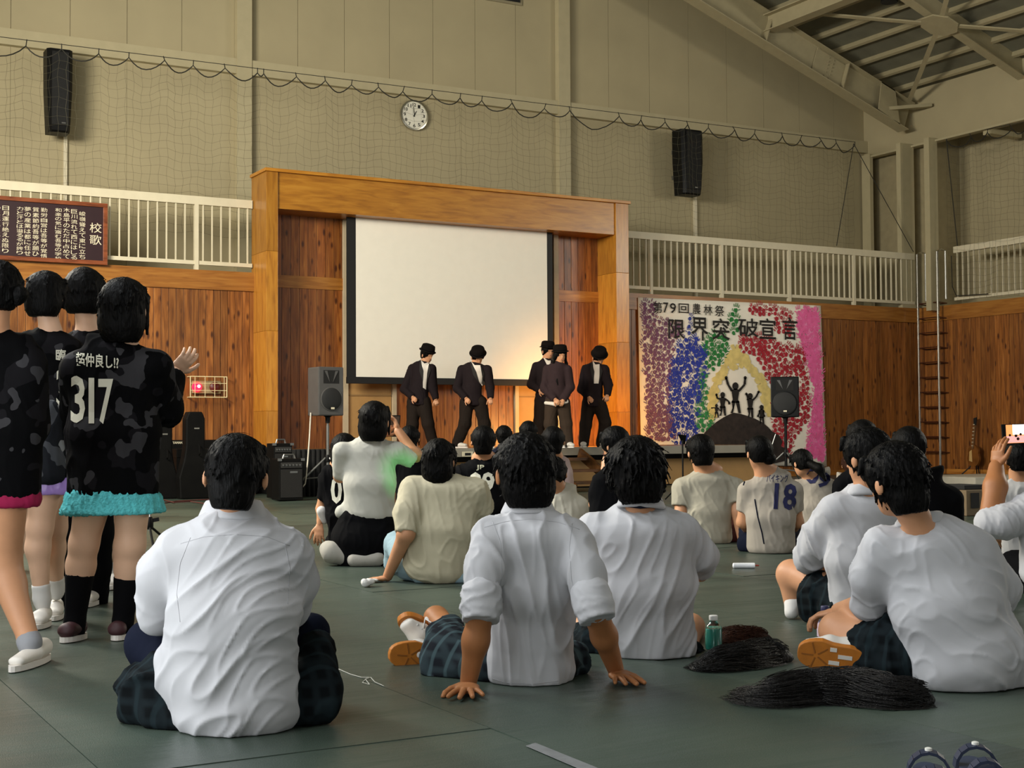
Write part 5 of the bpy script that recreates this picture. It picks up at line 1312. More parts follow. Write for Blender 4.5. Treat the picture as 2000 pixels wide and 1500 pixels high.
p.skin += [p.C((900, 1260, .35), (852, 1208, .62), 34, 26), p.C((852, 1208, .62), (846, 1228, .60), 24, 18), p.C((1080, 1290, .2), (1090, 1272, .42), 34, 28), p.C((1090, 1272, .42), (980, 1290, .5), 26, 20)]
p.finish()
def sneaker(p, toe, heel, up, length_note='', sole=M_gum, upper=M_shoe, w=.045, name='shoe', laces=True, vox=.007, star=True):
    """a shoe from heel to toe; up points out of the ankle opening; the sole is its own part"""
    toe, heel, up = np.asarray(toe, float), np.asarray(heel, float), nrm(up); d = nrm(toe-heel); up = nrm(up-d*(up@d)); s_ = np.cross(d, up); L = np.linalg.norm(toe-heel)
    r = p.root; m = lambda a, b, c: heel+d*a*L+s_*b*w+up*c*w
    o = p.mesh(name, [tor(m(.12, 0, .9), m(.55, 0, .75), (w*.85, w*.8), (w*.95, w*.7), s_, .02), tor(m(.55, 0, .75), m(.88, 0, .5), (w*.95, w*.65), (w*.7, w*.4), s_, .02), cone(m(.18, 0, 1.2), m(.15, 0, 2.0), w*.85, w*.8, .03)], upper, vox, smooth=1)
    pts = []
    n = 28
    for i in range(n):
        t = 2*math.pi*i/n; ct_ = math.cos(t); st_ = math.sin(t); x = .5+.52*math.copysign(abs(ct_)**.8, ct_); wd = (1.0 if x > .5 else .86)*math.copysign(abs(st_)**.75, st_)
        pts.append(heel+d*x*L+s_*wd*w*(1-.12*math.exp(-((x-.4)/.12)**2)))
    so = link('sole', MB().prism([q-up*w*.22-p.org for q in pts], up*w*.5).mesh('sole', bevel=w*.06), sole, o)
    if star:
        c = heel+d*L*.74-up*w*.235
        for i in range(5):
            a = 2*math.pi*i/5; dv = d*math.cos(a)+s_*math.sin(a)
            link('groove', MB().bar(c-p.org+dv*w*.15, c-p.org+dv*w*.85, w*.08, w*.03, up=up).mesh('groove'), pm('sole_groove', '8a5216', .6), so)
        for a, b, wa in ((.46, .35, .32), (.3, -.1, .42), (.48, -.5, .2)):
            q = heel+d*L*a+s_*w*b-up*w*.235-p.org
            link('sole_patch', MB().bar(q-d*w*wa, q+d*w*wa, w*.25, w*.04, up=up).mesh('sole_patch'), M_shoe, so)
    if laces:
        for i in range(4):
            a = .42+.1*i; y = 1.55-.22*i
            link('lace', MB().tube([m(a, -.75, y-.15)-p.org, m(a+.02, 0, y+.1)-p.org, m(a+.04, .75, y-.1)-p.org], w*.09, 5).mesh('lace', 2), M_sock, o)
        link('lace', MB().tube([m(.5, .5, 1.5)-p.org, m(.45, 1.2, 1.5)-p.org, m(.6, 1.7, 1.0)-p.org, m(.72, 1.4, .6)-p.org, m(.62, .8, 1.0)-p.org], w*.08, 5).mesh('lace', 2), M_sock, o)
    return o
sneaker(p, p.P(784, 1204, .50), p.P(852, 1246, .62), -FW*.75+DN*.5+RT*.1, w=.048)
# the other shoe lies with its sole towards the camera
sneaker(p, p.P(762, 1277, .40), p.P(896, 1286, .50), FW, w=.057, laces=False)
p.mesh('sock', [p.C((822, 1235, .58), (835, 1222, .58), 18, 20)], M_sock, .008); p.mesh('sock', [p.C((815, 1275, .46), (850, 1262, .5), 20, 22)], M_sock, .008)

# ---- C: boy with the lanyard
p = Person('person in white shirt with a navy lanyard and shaggy hair, right of the centre person', 5.45, (1270, 1295), skin=M_skin)
p.head(1242, 922, 120, face=(-.25, .12, 1), neck=(1250, 990, .0))
p.hair(vox=.0045, strands=900, back=-.50, nape=.36, puff=1.14, tufts=450, tl=.34, side=-.28, seed=15, amp=.006)
sh = [p.T((1250, 1005, .04), (1250, 1045, .0), (64, 34), (98, 50), .05), p.T((1250, 1045, .0), (1262, 1150, .0), (102, 56), (94, 64), .05), p.T((1262, 1150, .0), (1272, 1270, .02), (92, 64), (84, 62), .05)]
sh += p.chain([(1160, 1035, .02), (1150, 1110, .1), (1180, 1180, .2)], [36, 32, 28], .04) + p.chain([(1335, 1040, .02), (1372, 1085, .08), (1372, 1112, .2)], [36, 30, 24], .04, 1)
sh += [p.C((1325, 1220, .0), (1338, 1265, .0), 24, 20, .04)]
p.mesh('shirt', sh, M_white, .0065, amp=.013, fdir=DN-RT*.35, freq=10, seed=41)
collar(p, (1252, 978), 37, 20, .0, M_white, tilt=2)
link('lanyard', MB().tube([p.P(1212, 984, .0)-p.org, p.P(1228, 988, -.06)-p.org, p.P(1250, 991, -.085)-p.org, p.P(1275, 989, -.06)-p.org, p.P(1292, 982, .0)-p.org], .006, 6).mesh('lanyard', 2), M_navy, p.root)
p.skin += p.chain([(1335, 1045, .02), (1374, 1092, .1), (1368, 1120, .34)], [27, 23, 18]) + p.chain([(1160, 1040, .02), (1182, 1180, .2), (1240, 1210, .45)], [27, 24, 18])
p.skin += [p.T((1250, 1020, .03), (1262, 1150, 0), (50, 30), (66, 42)), p.T((1262, 1150, 0), (1272, 1260, .02), (66, 42), (66, 44))]
p.hand(p.P(1368, 1120, .34), FW*.8-RT*.3-DN*.4, -DN+RT*.3, .18, (.4, .4, .4, .4)); p.hand(p.P(1240, 1210, .45), FW*.5+RT*.6, -DN, .18, (.5,)*4)
sk = [p.C((1265, 1265, .08), (1165, 1265, .15), 44, 44, .05), p.C((1165, 1265, .15), (1135, 1250, .3), 44, 36, .05), p.C((1275, 1270, .05), (1345, 1278, .12), 40, 26, .05), p.C((1345, 1278, .12), (1358, 1284, .16), 24, 16, .04), p.C((1200, 1290, .04), (1330, 1296, .04), 18, 16, .03)]
p.mesh('skirt', sk, M_plaid, .009, amp=.026, fdir=DN, freq=12, seed=9)
p.skin += [p.C((1180, 1255, .25), (1120, 1215, .55), 34, 28), p.C((1120, 1215, .55), (1230, 1260, .7), 26, 20), p.C((1330, 1265, .25), (1350, 1225, .55), 34, 28), p.C((1350, 1225, .55), (1270, 1262, .7), 26, 20)]
p.finish()

# ---- D: boy at the right front, hunched forward
p = Person('person in plain white shirt hunched forward at the right front, gum-soled shoe showing', 4.75, (1880, 1345), skin=M_skin)
p.head(1748, 938, 132, face=(-.55, .22, .8), neck=(1795, 1030, .02), up=(-.1, .05, 1))
p.hair(vox=.0045, strands=900, back=-.50, puff=1.10, tufts=450, tl=.22, side=-.02, seed=23, amp=.006)
sh = [p.T((1806, 1032, .05), (1815, 1072, .04), (58, 36), (98, 52), .05), p.T((1815, 1072, .04), (1850, 1180, .02), (104, 60), (106, 74), .06), p.T((1850, 1180, .02), (1888, 1290, .0), (106, 76), (104, 76), .06), p.T((1888, 1290, 0), (1900, 1318, .0), (106, 72), (100, 66), .05)]
sh += p.chain([(1722, 1066, .04), (1702, 1125, .10), (1698, 1178, .16)], [40, 38, 34], .05) + p.chain([(1698, 1178, .16), (1690, 1188, .30)], [32, 28], .03, 1) + p.chain([(1905, 1080, .05), (1950, 1150, .12), (1940, 1200, .22)], [38, 38, 32], .05)
sh += [p.C((1935, 1250, .0), (1975, 1318, .02), 44, 34, .05), p.C((1790, 1240, .06), (1840, 1320, -.04), 36, 26, .05)]
p.mesh('shirt', sh, M_white, .0065, amp=.015, fdir=RT*.8+DN*.6, freq=11, seed=64)
collar(p, (1800, 1014), 40, 14, .05, M_white, tilt=-3)
p.skin += p.chain([(1722, 1072, .04), (1698, 1178, .16), (1640, 1195, .42)], [28, 25, 20]) + p.chain([(1905, 1085, .05), (1940, 1200, .2), (1800, 1215, .45)], [28, 25, 20])
p.skin += [p.T((1806, 1045, .04), (1850, 1180, .02), (52, 32), (72, 46)), p.T((1850, 1180, .02), (1890, 1300, .02), (72, 46), (76, 52))]
p.hand(p.P(1640, 1195, .42), -RT*.7+FW*.5+DN*.2, -DN, .18, (.5,)*4); p.hand(p.P(1800, 1215, .45), -RT*.7+FW*.6, -DN, .18, (.5,)*4)
p.skin += [p.C((1740, 1262, .12), (1636, 1232, .28), 42, 37), p.C((1636, 1232, .28), (1660, 1285, .16), 34, 24), p.C((1900, 1270, .2), (1960, 1235, .5), 38, 32), p.C((1960, 1235, .5), (1800, 1280, .55), 30, 22)]
sk = [p.C((1850, 1290, .08), (1745, 1262, .12), 62, 58, .05), p.C((1745, 1262, .12), (1706, 1258, .16), 56, 52, .04), p.C((1740, 1300, .06), (1700, 1300, .12), 36, 34, .04), p.C((1850, 1320, .05), (1985, 1335, .06), 26, 26, .04), p.C((1960, 1310, .05), (2010, 1330, .06), 34, 24, .04)]
p.mesh('skirt', sk, M_plaid, .009, amp=.026, fdir=DN, freq=12, seed=61)
p.finish()
ct, ch = p.P(1560, 1272, .16), p.P(1690, 1290, .10)
sneaker(p, ct, ch, FW*1.0-DN*.25, w=.058, laces=False)
p.mesh('sock', [p.C((1662, 1270, .20), (1676, 1285, .18), 26, 26)], M_sock, .008)

# ---- E: boy behind D with folded arms on his knee
p = Person('person in white shirt with rolled cuff and bare knee, behind the hunched person', 6.2, (1660, 1235), skin=M_skin)
p.head(1692, 893, 102, face=(-.6, .12, .75), neck=(1692, 960, .02))
p.hair(vox=.0055, strands=700, back=-.44, puff=1.10, tufts=270, tl=.18, side=.0, seed=33, amp=.006)
sh = [p.T((1690, 962, .04), (1690, 1000, .03), (44, 28), (72, 40), .05), p.T((1690, 1000, .03), (1688, 1100, .0), (76, 44), (74, 50), .05), p.T((1688, 1100, 0), (1686, 1180, .0), (74, 50), (62, 48), .05)]
sh += p.chain([(1632, 995, .02), (1604, 1040, .10), (1586, 1075, .16)], [32, 30, 26], .04) + p.chain([(1600, 1062, .12), (1582, 1088, .20)], [34, 32], .03) + p.chain([(1745, 995, .03), (1765, 1060, .15)], [32, 28], .04)
p.mesh('shirt', sh, M_white, .007, amp=.014, fdir=RT*.5+DN*.6, freq=12, seed=71)
collar(p, (1692, 958), 32, 14, .03, M_white, .008)
p.skin += p.chain([(1632, 995, .02), (1590, 1072, .15), (1600, 1090, .5)], [24, 22, 15]) + p.chain([(1745, 995, .03), (1765, 1070, .2), (1660, 1080, .5)], [24, 22, 15])
p.skin += [p.T((1690, 975, .03), (1688, 1100, 0), (40, 24), (52, 34)), p.T((1688, 1100, 0), (1680, 1200, .05), (52, 34), (55, 36))]
p.skin += [p.C((1640, 1160, .1), (1545, 1120, .35), 34, 29), p.C((1545, 1125, .35), (1552, 1185, .34), 28, 20), p.C((1720, 1170, .15), (1740, 1110, .4), 34, 28), p.C((1740, 1110, .4), (1700, 1180, .5), 26, 20)]
p.hand(p.P(1600, 1090, .5), -RT*.5+FW*.6+DN*.4, -DN, .18, (.5,)*4, vox=.005); p.hand(p.P(1660, 1080, .5), -RT*.9+DN*.2, -DN, .18, (.5,)*4, vox=.005)
sk = [p.C((1665, 1175, .06), (1600, 1165, .16), 46, 42, .05), p.C((1600, 1140, .2), (1590, 1195, .16), 28, 26, .05), p.C((1640, 1195, .04), (1690, 1205, .04), 34, 30, .04)]
p.mesh('skirt', sk, M_plaid, .010, amp=.014, fdir=DN, freq=20, seed=62)
p.mesh('sock', [p.C((1551, 1170, .34), (1546, 1196, .30), 21, 15)], M_sock, .010, amp=.003, freq=30); p.mesh('sock', [p.C((1700, 1178, .5), (1690, 1190, .55), 21, 17)], M_sock, .010, amp=.003, freq=30)
p.finish()
# ------------------------------------------------------------------ people further back
def seated(label, dep, head, hh, neck, top, bot, wt, wb, shirt, skirt=None, face=(0, .05, 1), seed=1, arms=None, hair=None, vox=.012, amp=.010, frun=None, skin=None, group=None, nohands=False, trim=None, depth=.5, lean=.05, sw=1.0, hairm=None, knees=True, features=False):
    """a person sitting on the floor seen from behind: top, bot = spine pixels at shoulders and hips, wt, wb = half widths"""
    g = onZ(bot[0], 1200); yf = 750; lo_, hi_ = 860.0, 1400.0
    for _ in range(40):
        yf = (lo_+hi_)/2
        if at(bot[0], yf, dep)[2] > 0: lo_ = yf
        else: hi_ = yf
    bot = (bot[0], yf+2)
    p = Person(label, dep, (bot[0], bot[1]), group, skin)
    k = p.k
    p.head(head[0], head[1], hh, face=face, neck=(neck[0], neck[1]+6, lean), features=features)
    hv = dict(vox=max(.006, vox*.6), tufts=120, tl=.2, puff=1.06, seed=seed); hv.update(hair or {}); p.hair(mat=hairm, **hv)
    mid = ((top[0]+bot[0])/2, (top[1]+bot[1])/2)
    ut = (top[0], top[1]-wt*.22)
    sh = [p.T((neck[0], neck[1]+wt*.12, lean), (ut[0], ut[1]+wt*.1, lean), (wt*.50, wt*.34), (wt*.86, wt*.46), .05), p.T((top[0], top[1]+wt*.12, lean), (mid[0], mid[1], 0), (wt*.98, wt*depth), (wb*.95, wb*.62), .05), p.T((mid[0], mid[1], 0), (bot[0], bot[1]-wb*.3, 0), (wb*.95, wb*.62), (wb, wb*.66), .05)]
    p.skin += [p.T((neck[0], neck[1], lean), (mid[0], mid[1], 0), (wt*.5, wt*.3), (wb*.6, wb*.4)), p.T((mid[0], mid[1], 0), (bot[0], bot[1]-wb*.35, 0), (wb*.6, wb*.4), (wb*.7, wb*.45))]
    A = arms if arms is not None else [((-.92, .1), (-1.08, .55), (-.7, .75)), ((.92, .1), (1.08, .55), (.7, .75))]
    H = bot[1]-top[1]
    for i, a in enumerate(A):
        if a is None: continue
        q = []
        for j, v in enumerate(a):
            dd = v[2] if len(v) > 2 else (lean, .08, .34)[j]
            q.append((top[0]+v[0]*wt, top[1]+v[1]*H, dd) if abs(v[0]) < 6 else (v[0], v[1], dd))
        rs = .36*wt*sw
        full = len(a) > 3 and a[3] == 'full'
        q = q[:3] if not full else q[:3]
        mid_ = tuple((np.array(q[0])*.35+np.array(q[1])*.65))
        sh += [p.C(q[0], mid_, rs, rs*.86, .04, 1)]
        p.skin += p.chain(q, [.26*wt, .22*wt, .15*wt])
        if not nohands:
            d_ = p.P(*q[2])-p.P(*q[1]); p.hand(p.P(*q[2]), d_, -DN, .17, (.4,)*4, vox=.007)
    o = p.mesh('shirt', sh, shirt, vox*.75, amp=amp, fdir=DN+RT*.3 if frun is None else frun, freq=16, seed=seed)
    if skirt is not None:
        sk = [p.C((bot[0], bot[1]-wb*.35, .02), (bot[0]-wb*.9, bot[1]-wb*.4, .15), wb*.55, wb*.45, .05), p.C((bot[0], bot[1]-wb*.35, .02), (bot[0]+wb*.9, bot[1]-wb*.4, .15), wb*.55, wb*.45, .05)]
        p.mesh('trousers' if skirt in (M_denim, M_trs, M_blk) else 'skirt', sk+([p.C((bot[0]+e*wb*.9, bot[1]-wb*.4, .15), (bot[0]+e*wb*1.0, bot[1]-wb*1.0, .42), wb*.42, wb*.32, .04) for e in (-1, 1)] if knees else []), skirt, vox, amp=.010, fdir=DN, freq=18, seed=seed+4)
    p.skin += [p.C((bot[0]+e*wb*1.0, bot[1]-wb*1.0, .42), (bot[0]+e*wb*.3, bot[1]-wb*.25, .58), wb*.28, wb*.2) for e in (-1, 1)]
    p.fin = vox
    return p

# ---- white-shirted kneeling girl taking a picture, green light on her sleeve
p = Person('person in white blouse and black skirt kneeling to take a picture, sock soles showing', 9.3, (715, 1100), skin=M_skin)
p.head(732, 822, 68, face=(.3, .0, 1), neck=(724, 866, .03))
p.hair(vox=.006, bob=True, back=-.56, puff=1.10, tufts=160, tl=.24, side=-.4, seed=5, nape_w=.4)
sh = [p.T((722, 868, .03), (722, 880, .03), (32, 20), (52, 26), .05), p.T((722, 880, .03), (722, 945, .0), (52, 28), (49, 34), .05), p.T((722, 945, .0), (720, 1002, .0), (49, 34), (50, 36), .05), p.C((668, 882, .0), (664, 925, .06), 20, 15, .04), p.C((775, 882, .02), (806, 900, .08), 20, 16, .04, 1), p.C((668, 1000, 0), (765, 1005, 0), 14, 14, .04)]
p.mesh('shirt', sh, cloth('white_blouse', 'b6b4aa'), .009, amp=.012, fdir=DN+RT*.4, freq=16, seed=14)
collar(p, (724, 858), 22, 12, .03, MATS['white_blouse'], .008)
p.skin += p.chain([(775, 884, .02), (812, 890, .10), (778, 842, .22)], [14, 12, 9]) + p.chain([(668, 884, .0), (664, 930, .08), (745, 850, .25)], [14, 12, 9])
p.skin += [p.T((722, 872, .03), (722, 945, 0), (28, 16), (40, 24)), p.T((722, 945, 0), (718, 1060, .03), (40, 24), (44, 30)), p.C((700, 1060, .0), (690, 1085, .5), 24, 20), p.C((745, 1060, .0), (750, 1085, .5), 24, 20)]
p.hand(p.P(778, 842, .22), -RT*.3-DN*.9+FW*.2, RT+FW*.2, .17, (.6,)*4, vox=.006); p.hand(p.P(745, 850, .25), RT*.5-DN*.6+FW*.2, -FW, .17, (.6,)*4, vox=.006)
p.mesh('skirt', [p.T((718, 1012, .0), (715, 1050, .02), (56, 36), (64, 50), .05), p.T((715, 1050, .02), (715, 1080, .04), (66, 52), (66, 56), .05)], M_blk, .009, amp=.012, fdir=DN, freq=9, seed=77)
M_knit = cloth('grey_knit_sock', 'a39f96', weave=.8)
p.mesh('sock', [p.C((648, 1078, -.06), (690, 1092, -.05), 20, 17, .03), p.C((640, 1072, -.02), (650, 1080, -.05), 16, 20, .03)], M_knit, .008, amp=.004, freq=25)
p.mesh('sock', [p.C((692, 1094, -.12), (735, 1090, -.10), 14, 17, .03)], M_knit, .008, amp=.004, freq=25)
p.finish(.010)
ph = p.P(770, 832, .28)
cp = thing('smartphone', 'black smartphone held up by the kneeling person in the white blouse', 'phone', ph-V(0, 0, .07))
u_, r2_ = nrm(-DN+RT*.1), nrm(RT+FW*.25); 
obj('phone_case', MB().prism([ph+r2_*a+u_*b for a, b in ((-.036, -.075), (.036, -.075), (.036, .075), (-.036, .075))], FW*.010), M_black, cp, bevel=.003)
obj('phone_screen', MB().prism([ph+r2_*a+u_*b-FW*.001 for a, b in ((-.032, -.068), (.032, -.068), (.032, .068), (-.032, .068))], -FW*.001), pm('phone_screen_dim', '3c3026', .2, emit=.4), cp)

# ---- cream top, jeans
p = Person('person in cream knit top and pale jeans leaning on one hand in the middle distance', 8.15, (860, 1135), skin=M_skin)
p.head(858, 898, 74, face=(.35, .05, 1), neck=(868, 945, .02))
p.hair(vox=.006, bob=True, back=-.60, puff=1.08, tufts=140, tl=.34, side=-.42, seed=6, nape_w=.5)
sh = [p.T((868, 940, .02), (868, 958, .0), (42, 22), (66, 30), .05), p.T((868, 958, .0), (862, 1030, .0), (72, 34), (68, 40), .05), p.T((862, 1030, .0), (850, 1108, .02), (68, 40), (64, 44), .05)]
sh += p.chain([(806, 956, -.02), (796, 1000, -.08), (793, 1040, -.12)], [27, 24, 22], .04, 1) + p.chain([(928, 958, .02), (945, 1000, .08)], [26, 22], .04, 1)
p.mesh('shirt', sh, M_cream_t, .0085, amp=.012, fdir=DN, freq=17, seed=19)
wz = onZ(757, 1136)+V(0, 0, .03); e = p.P(793, 1042, -.12); p.skin += p.chain([(806, 958, -.02), (793, 1042, -.12)], [19, 17])+[cone(e, wz, 16*p.k, 10*p.k, .03)] + p.chain([(928, 958, .02), (942, 1000, .2), (886, 956, .44)], [18, 15, 10])
p.hand(wz+V(0, 0, -.01), onZ(722, 1136)-onZ(757, 1134), V(0, 0, 1), .17, (.25, .22, .2, .2), .2, vox=.0045, thumb=1)
p.hand(p.P(886, 956, .44), -RT*.8-DN*.3+FW*.3, RT*-.3-DN*.8, .165, (.9,)*4, vox=.005)
p.skin += [p.T((868, 945, .02), (862, 1030, 0), (38, 18), (46, 28)), p.T((862, 1030, 0), (852, 1110, .03), (46, 28), (48, 30))]
p.mesh('jeans', [p.C((852, 1108, .06), (800, 1100, .15), 34, 34, .05), p.C((800, 1095, .15), (775, 1062, .45), 34, 24, .04), p.C((775, 1062, .45), (768, 1100, .5), 24, 20, .04), p.C((852, 1112, .05), (905, 1110, .1), 32, 30, .05), p.C((905, 1105, .1), (930, 1060, .45), 30, 24, .04), p.C((820, 1124, .0), (900, 1126, .0), 17, 17, .03)], M_denim, .009, amp=.008, fdir=RT, freq=20, seed=17)
p.finish(.010)

# ---- the others in the audience
p = seated('person in black jersey numbered 0 half hidden behind the kneeling person', 10.0, (672, 880), 62, (664, 905), (662, 925), (680, 1055), 38, 34, M_blk, M_blk, seed=2, arms=[((-.7, .1), (-.95, .42), (-1.0, .62, .05)), None], hair=dict(back=-.5, side=-.3, bob=True))
p.text('0', (646, 930, 668, 984), pm('print_white', 'd8d6c4', .8), .03); p.finish(.013)
p.mesh('glove', [p.C((628, 998, .04), (634, 1016, .06), 10, 8)], M_sock, .008)
p = seated('person in black jersey numbered 09 behind the cream top, facing the stage', 10.8, (944, 862), 56, (946, 893), (948, 912), (946, 1040), 52, 44, M_blk, M_blk, seed=3, hair=dict(back=-.44, puff=1.08))
p.text('09', (916, 922, 966, 964), pm('print_white', 'd8d6c4', .8), .03); p.text('JP', (930, 908, 946, 919), pm('print_pale', 'b8b69c', .8), .02); p.finish(.013)
p = seated('person with a dark bob seated just in front of the first dancer', 12.0, (800, 856), 46, (805, 880), (806, 898), (806, 1010), 36, 32, M_blk, M_blk, seed=4, hair=dict(back=-.42, side=-.3)); p.finish(.014)
p = seated('person with short black hair glimpsed behind the head of the centre person, front of stage', 13.0, (1032, 845), 42, (1034, 866), (1036, 882), (1036, 980), 32, 30, M_blk, M_blk, seed=7); p.finish(.014)
p = seated('person with black hair seated between the numbered jersey and the centre person', 14.3, (984, 852), 38, (986, 872), (986, 886), (986, 980), 30, 28, M_navy, M_blk, seed=8); p.finish(.014)
p = seated('person in pale printed shirt sitting behind the right shoulder of the centre person', 10.5, (1080, 862), 54, (1084, 890), (1088, 908), (1092, 1045), 26, 34, cloth('pale_pink_shirt', 'b09a94'), M_plaid, seed=9, arms=[None, ((.8, .1), (1.1, .5), (.7, .7))], hair=dict(back=-.44)); p.finish(.013)
p.text('H', (1096, 900, 1104, 916), M_navy, .02); 
p = seated('person in white shirt bent low, only the back showing right of the centre person', 9.4, (1082, 925), 60, (1088, 950), (1098, 972), (1096, 1070), 40, 38, cloth('white_shirt_back', 'bdb8a8'), M_plaid, seed=10, face=(0, .5, .8)); p.finish(.012)
p = seated('person in black with hair tied up, chin on their hand, beside the shaggy person', 8.5, (1200, 868), 62, (1200, 912), (1192, 945), (1185, 1095), 40, 42, M_blk, M_blk, seed=11, face=(-.75, .1, .6), hair=dict(back=-.3, puff=1.12, side=.0), features=True, arms=[((-.7, .1), (1160, 985, .1), (1180, 915, .16)), ((.8, .1), (1.0, .5), (.4, .7))])
p.mesh('hair_bun', [ell(p.P(1222, 878, .0), (16*p.k, 15*p.k, 17*p.k)), p.C((1215, 885, 0), (1232, 905, 0), 10, 6)], M_hair, .008, amp=.003); p.finish(.011)
p = seated('person in thin white short-sleeved shirt leaning on their hand', 10.95, (1368, 883), 62, (1384, 916), (1384, 940), (1386, 1050), 56, 44, M_sheer, cloth('dark_red_plaid', '4a2420'), seed=12, face=(-.3, .12, 1), hair=dict(back=-.42, puff=1.1, side=.0), arms=[((-.9, .12), (-.98, .55, .0), (1356, 1045, .1)), ((.92, .12), (1440, 1000, -.02), (1452, 1066, -.1))], sw=1.1); p.finish(.011)
p = seated('person with dark bun and number 18 on a white jersey', 10.05, (1482, 884), 60, (1498, 918), (1504, 945), (1506, 1070), 50, 48, M_jersey, M_navy, seed=13, face=(-.35, .05, 1), hair=dict(back=-.3, puff=1.08, side=-.1), amp=.008)
p.text('18', (1512, 944, 1556, 996), pm('print_navy', '1a1c48', .8), .03, rot=.06); p.text('バイキング', (1497, 926, 1540, 942), MATS['print_navy'], .01)
p.mesh('hair_bun', [ell(p.P(1502, 895, -.05), (14*p.k, 14*p.k, 13*p.k))], M_hair, .008, amp=.003)
for a in ([(1474, 975), (1480, 1010), (1488, 1040), (1492, 1062)], [(1462, 925), (1456, 935), (1452, 948)]): p.seam(a, M_navy, 'side_stripe', .006)
p.finish(.011)
p = seated('person with ponytail in white jersey numbered 09 bending forward by the loudspeaker', 12.4, (1566, 904), 48, (1588, 928), (1594, 944), (1598, 1020), 44, 38, M_jersey, M_navy, seed=14, face=(-.5, .3, .8), hair=dict(back=-.3, side=-.1), amp=.008)
p.text('09', (1574, 918, 1622, 950), MATS['print_navy'], .035, rot=.35)
p.mesh('ponytail', [p.C((1580, 905, -.08), (1600, 915, -.16), 8, 9), p.C((1600, 915, -.16), (1612, 938, -.2), 9, 3)], M_hair, .008, amp=.003); p.finish(.012)
p = seated('person with dark reddish hair and white top at the foot of the banner', 13.5, (1664, 908), 46, (1662, 932), (1656, 946), (1650, 1030), 34, 32, M_jersey, M_blk, seed=15, hairm=M_hairb, face=(.2, .3, 1)); p.finish(.014)
p = seated('person with round black hair sitting behind the person with the rolled cuff', 8.6, (1684, 858), 70, (1686, 900), (1690, 930), (1690, 1110), 50, 46, M_blk, M_blk, seed=16); p.finish(.012)
p = seated('broad person in plain black shirt before the ladder, seen from behind', 8.0, (1775, 875), 76, (1785, 925), (1790, 950), (1790, 1130), 72, 62, M_blk, M_blk, seed=17, hair=dict(back=-.44, puff=1.08), arms=[((-.85, .12), (-1.0, .6), (-.6, .75)), ((.92, .14), (1.0, .65), (.7, .8))], amp=.006); p.finish(.011)
p = seated('person in grey-white T-shirt at the right edge, below the raised phone', 8.6, (1992, 896), 66, (1996, 925), (2004, 952), (2004, 1110), 50, 46, cloth('grey_white_tee', 'a9a8a6'), M_blk, seed=18, face=(.1, .05, 1)); p.finish(.012)
# ---- boy at the right edge holding up a phone
p = Person('person in white shirt at the right edge holding up a phone', 7.2, (2060, 1160), skin=M_skinT)
p.head(2075, 905, 88, face=(-.2, .0, 1), neck=(2070, 965, .02)); p.hair(vox=.009, seed=6)
sh = [p.T((2070, 962, .02), (2068, 985, .0), (40, 26), (74, 36), .05), p.T((2068, 985, 0), (2062, 1120, 0), (78, 42), (70, 48), .05)] + p.chain([(2005, 1002, .0), (1960, 1020, -.02), (1932, 1022, .0)], [34, 32, 26], .04) + p.chain([(1932, 1022, .0), (1938, 1000, .03)], [26, 22], .04, 1)
p.mesh('shirt', sh, M_white, .0075, amp=.014, fdir=RT*.5+DN*.8, freq=19, seed=81)
wr_ = p.P(1946, 912, .16); p.skin += [p.C((2005, 1002, 0), (1934, 1020, .0), 24, 23), cone(p.P(1934, 1018, .0), p.P(1944, 950, .08), 22*p.k, 22*p.k), cone(p.P(1944, 950, .08), wr_, 22*p.k, 15*p.k)]
p.skin += [p.T((2070, 970, .02), (2062, 1120, 0), (44, 26), (55, 36)), p.C((2070, 1120, .1), (2000, 1130, .45), 36, 28), p.C((2000, 1130, .45), (2060, 1160, .6), 26, 20)]
p.skin += p.chain([(2130, 1000, 0), (2150, 1080, .1), (2060, 960, .4)], [24, 22, 15]); p.hand(p.P(2060, 960, .4), -RT*.6-DN*.7, -FW, .17, (.4,)*4, vox=.006)
p.hand(wr_, -DN*1.0+RT*.12+FW*.1, -RT*.8-FW*.5, .185, (.22, .28, .34, .45), .1, thumb=1, thumb_open=.6, vox=.004)
p.mesh('trousers', [p.C((2062, 1125, .05), (1985, 1110, .3), 50, 34, .05), p.C((1985, 1110, .3), (2000, 1150, .4), 34, 26, .04), p.C((2062, 1125, .05), (2130, 1120, .3), 50, 34, .05)], M_blk, .012, amp=.008, fdir=RT)
p.finish(.009)
ph = p.P(1996, 847, .20); cp = thing('smartphone', 'phone held sideways at the right edge, its bright screen showing the stage', 'phone', ph-V(0, 0, .04))
u_ = nrm(-DN-RT*.02); sc_ = p.k
def PP(px, py, l=0.0): return p.P(px, py, .20)-FW*l
obj('phone_case', MB().prism([PP(1956, 829), PP(2036, 826), PP(2037, 865), PP(1959, 868)], FW*.010), M_black, cp, bevel=.003)
def ppoly(name, pts, mat, l): return obj(name, MB().prism([PP(a, b, l) for a, b in pts], -FW*.0006), mat, cp)
ppoly('phone_screen', [(1964, 830), (2032, 828), (2032, 863), (1966, 866)], pm('screen_orange', 'd8864e', .2, emit=1.2), .001)
ppoly('screen_picture', [(1977, 829.5), (2000, 829), (2000, 848), (1978, 849)], pm('screen_glow', 'fff6ee', .2, emit=2.2), .0018)
ppoly('screen_picture', [(1965, 852), (2031, 849), (2031, 862.5), (1967, 865)], pm('screen_crowd', 'd89a94', .2, emit=.9), .0018)
for cx_, cy_, r_ in ((1972, 850, 2.5), (1984, 851, 3), (1993, 848, 2.6), (1988, 857, 3)): ppoly('screen_picture', [(cx_+r_*math.cos(t), cy_+r_*math.sin(t)) for t in np.linspace(0, 5.6, 9)], pm('screen_dark', '3a2420', .2), .0026)
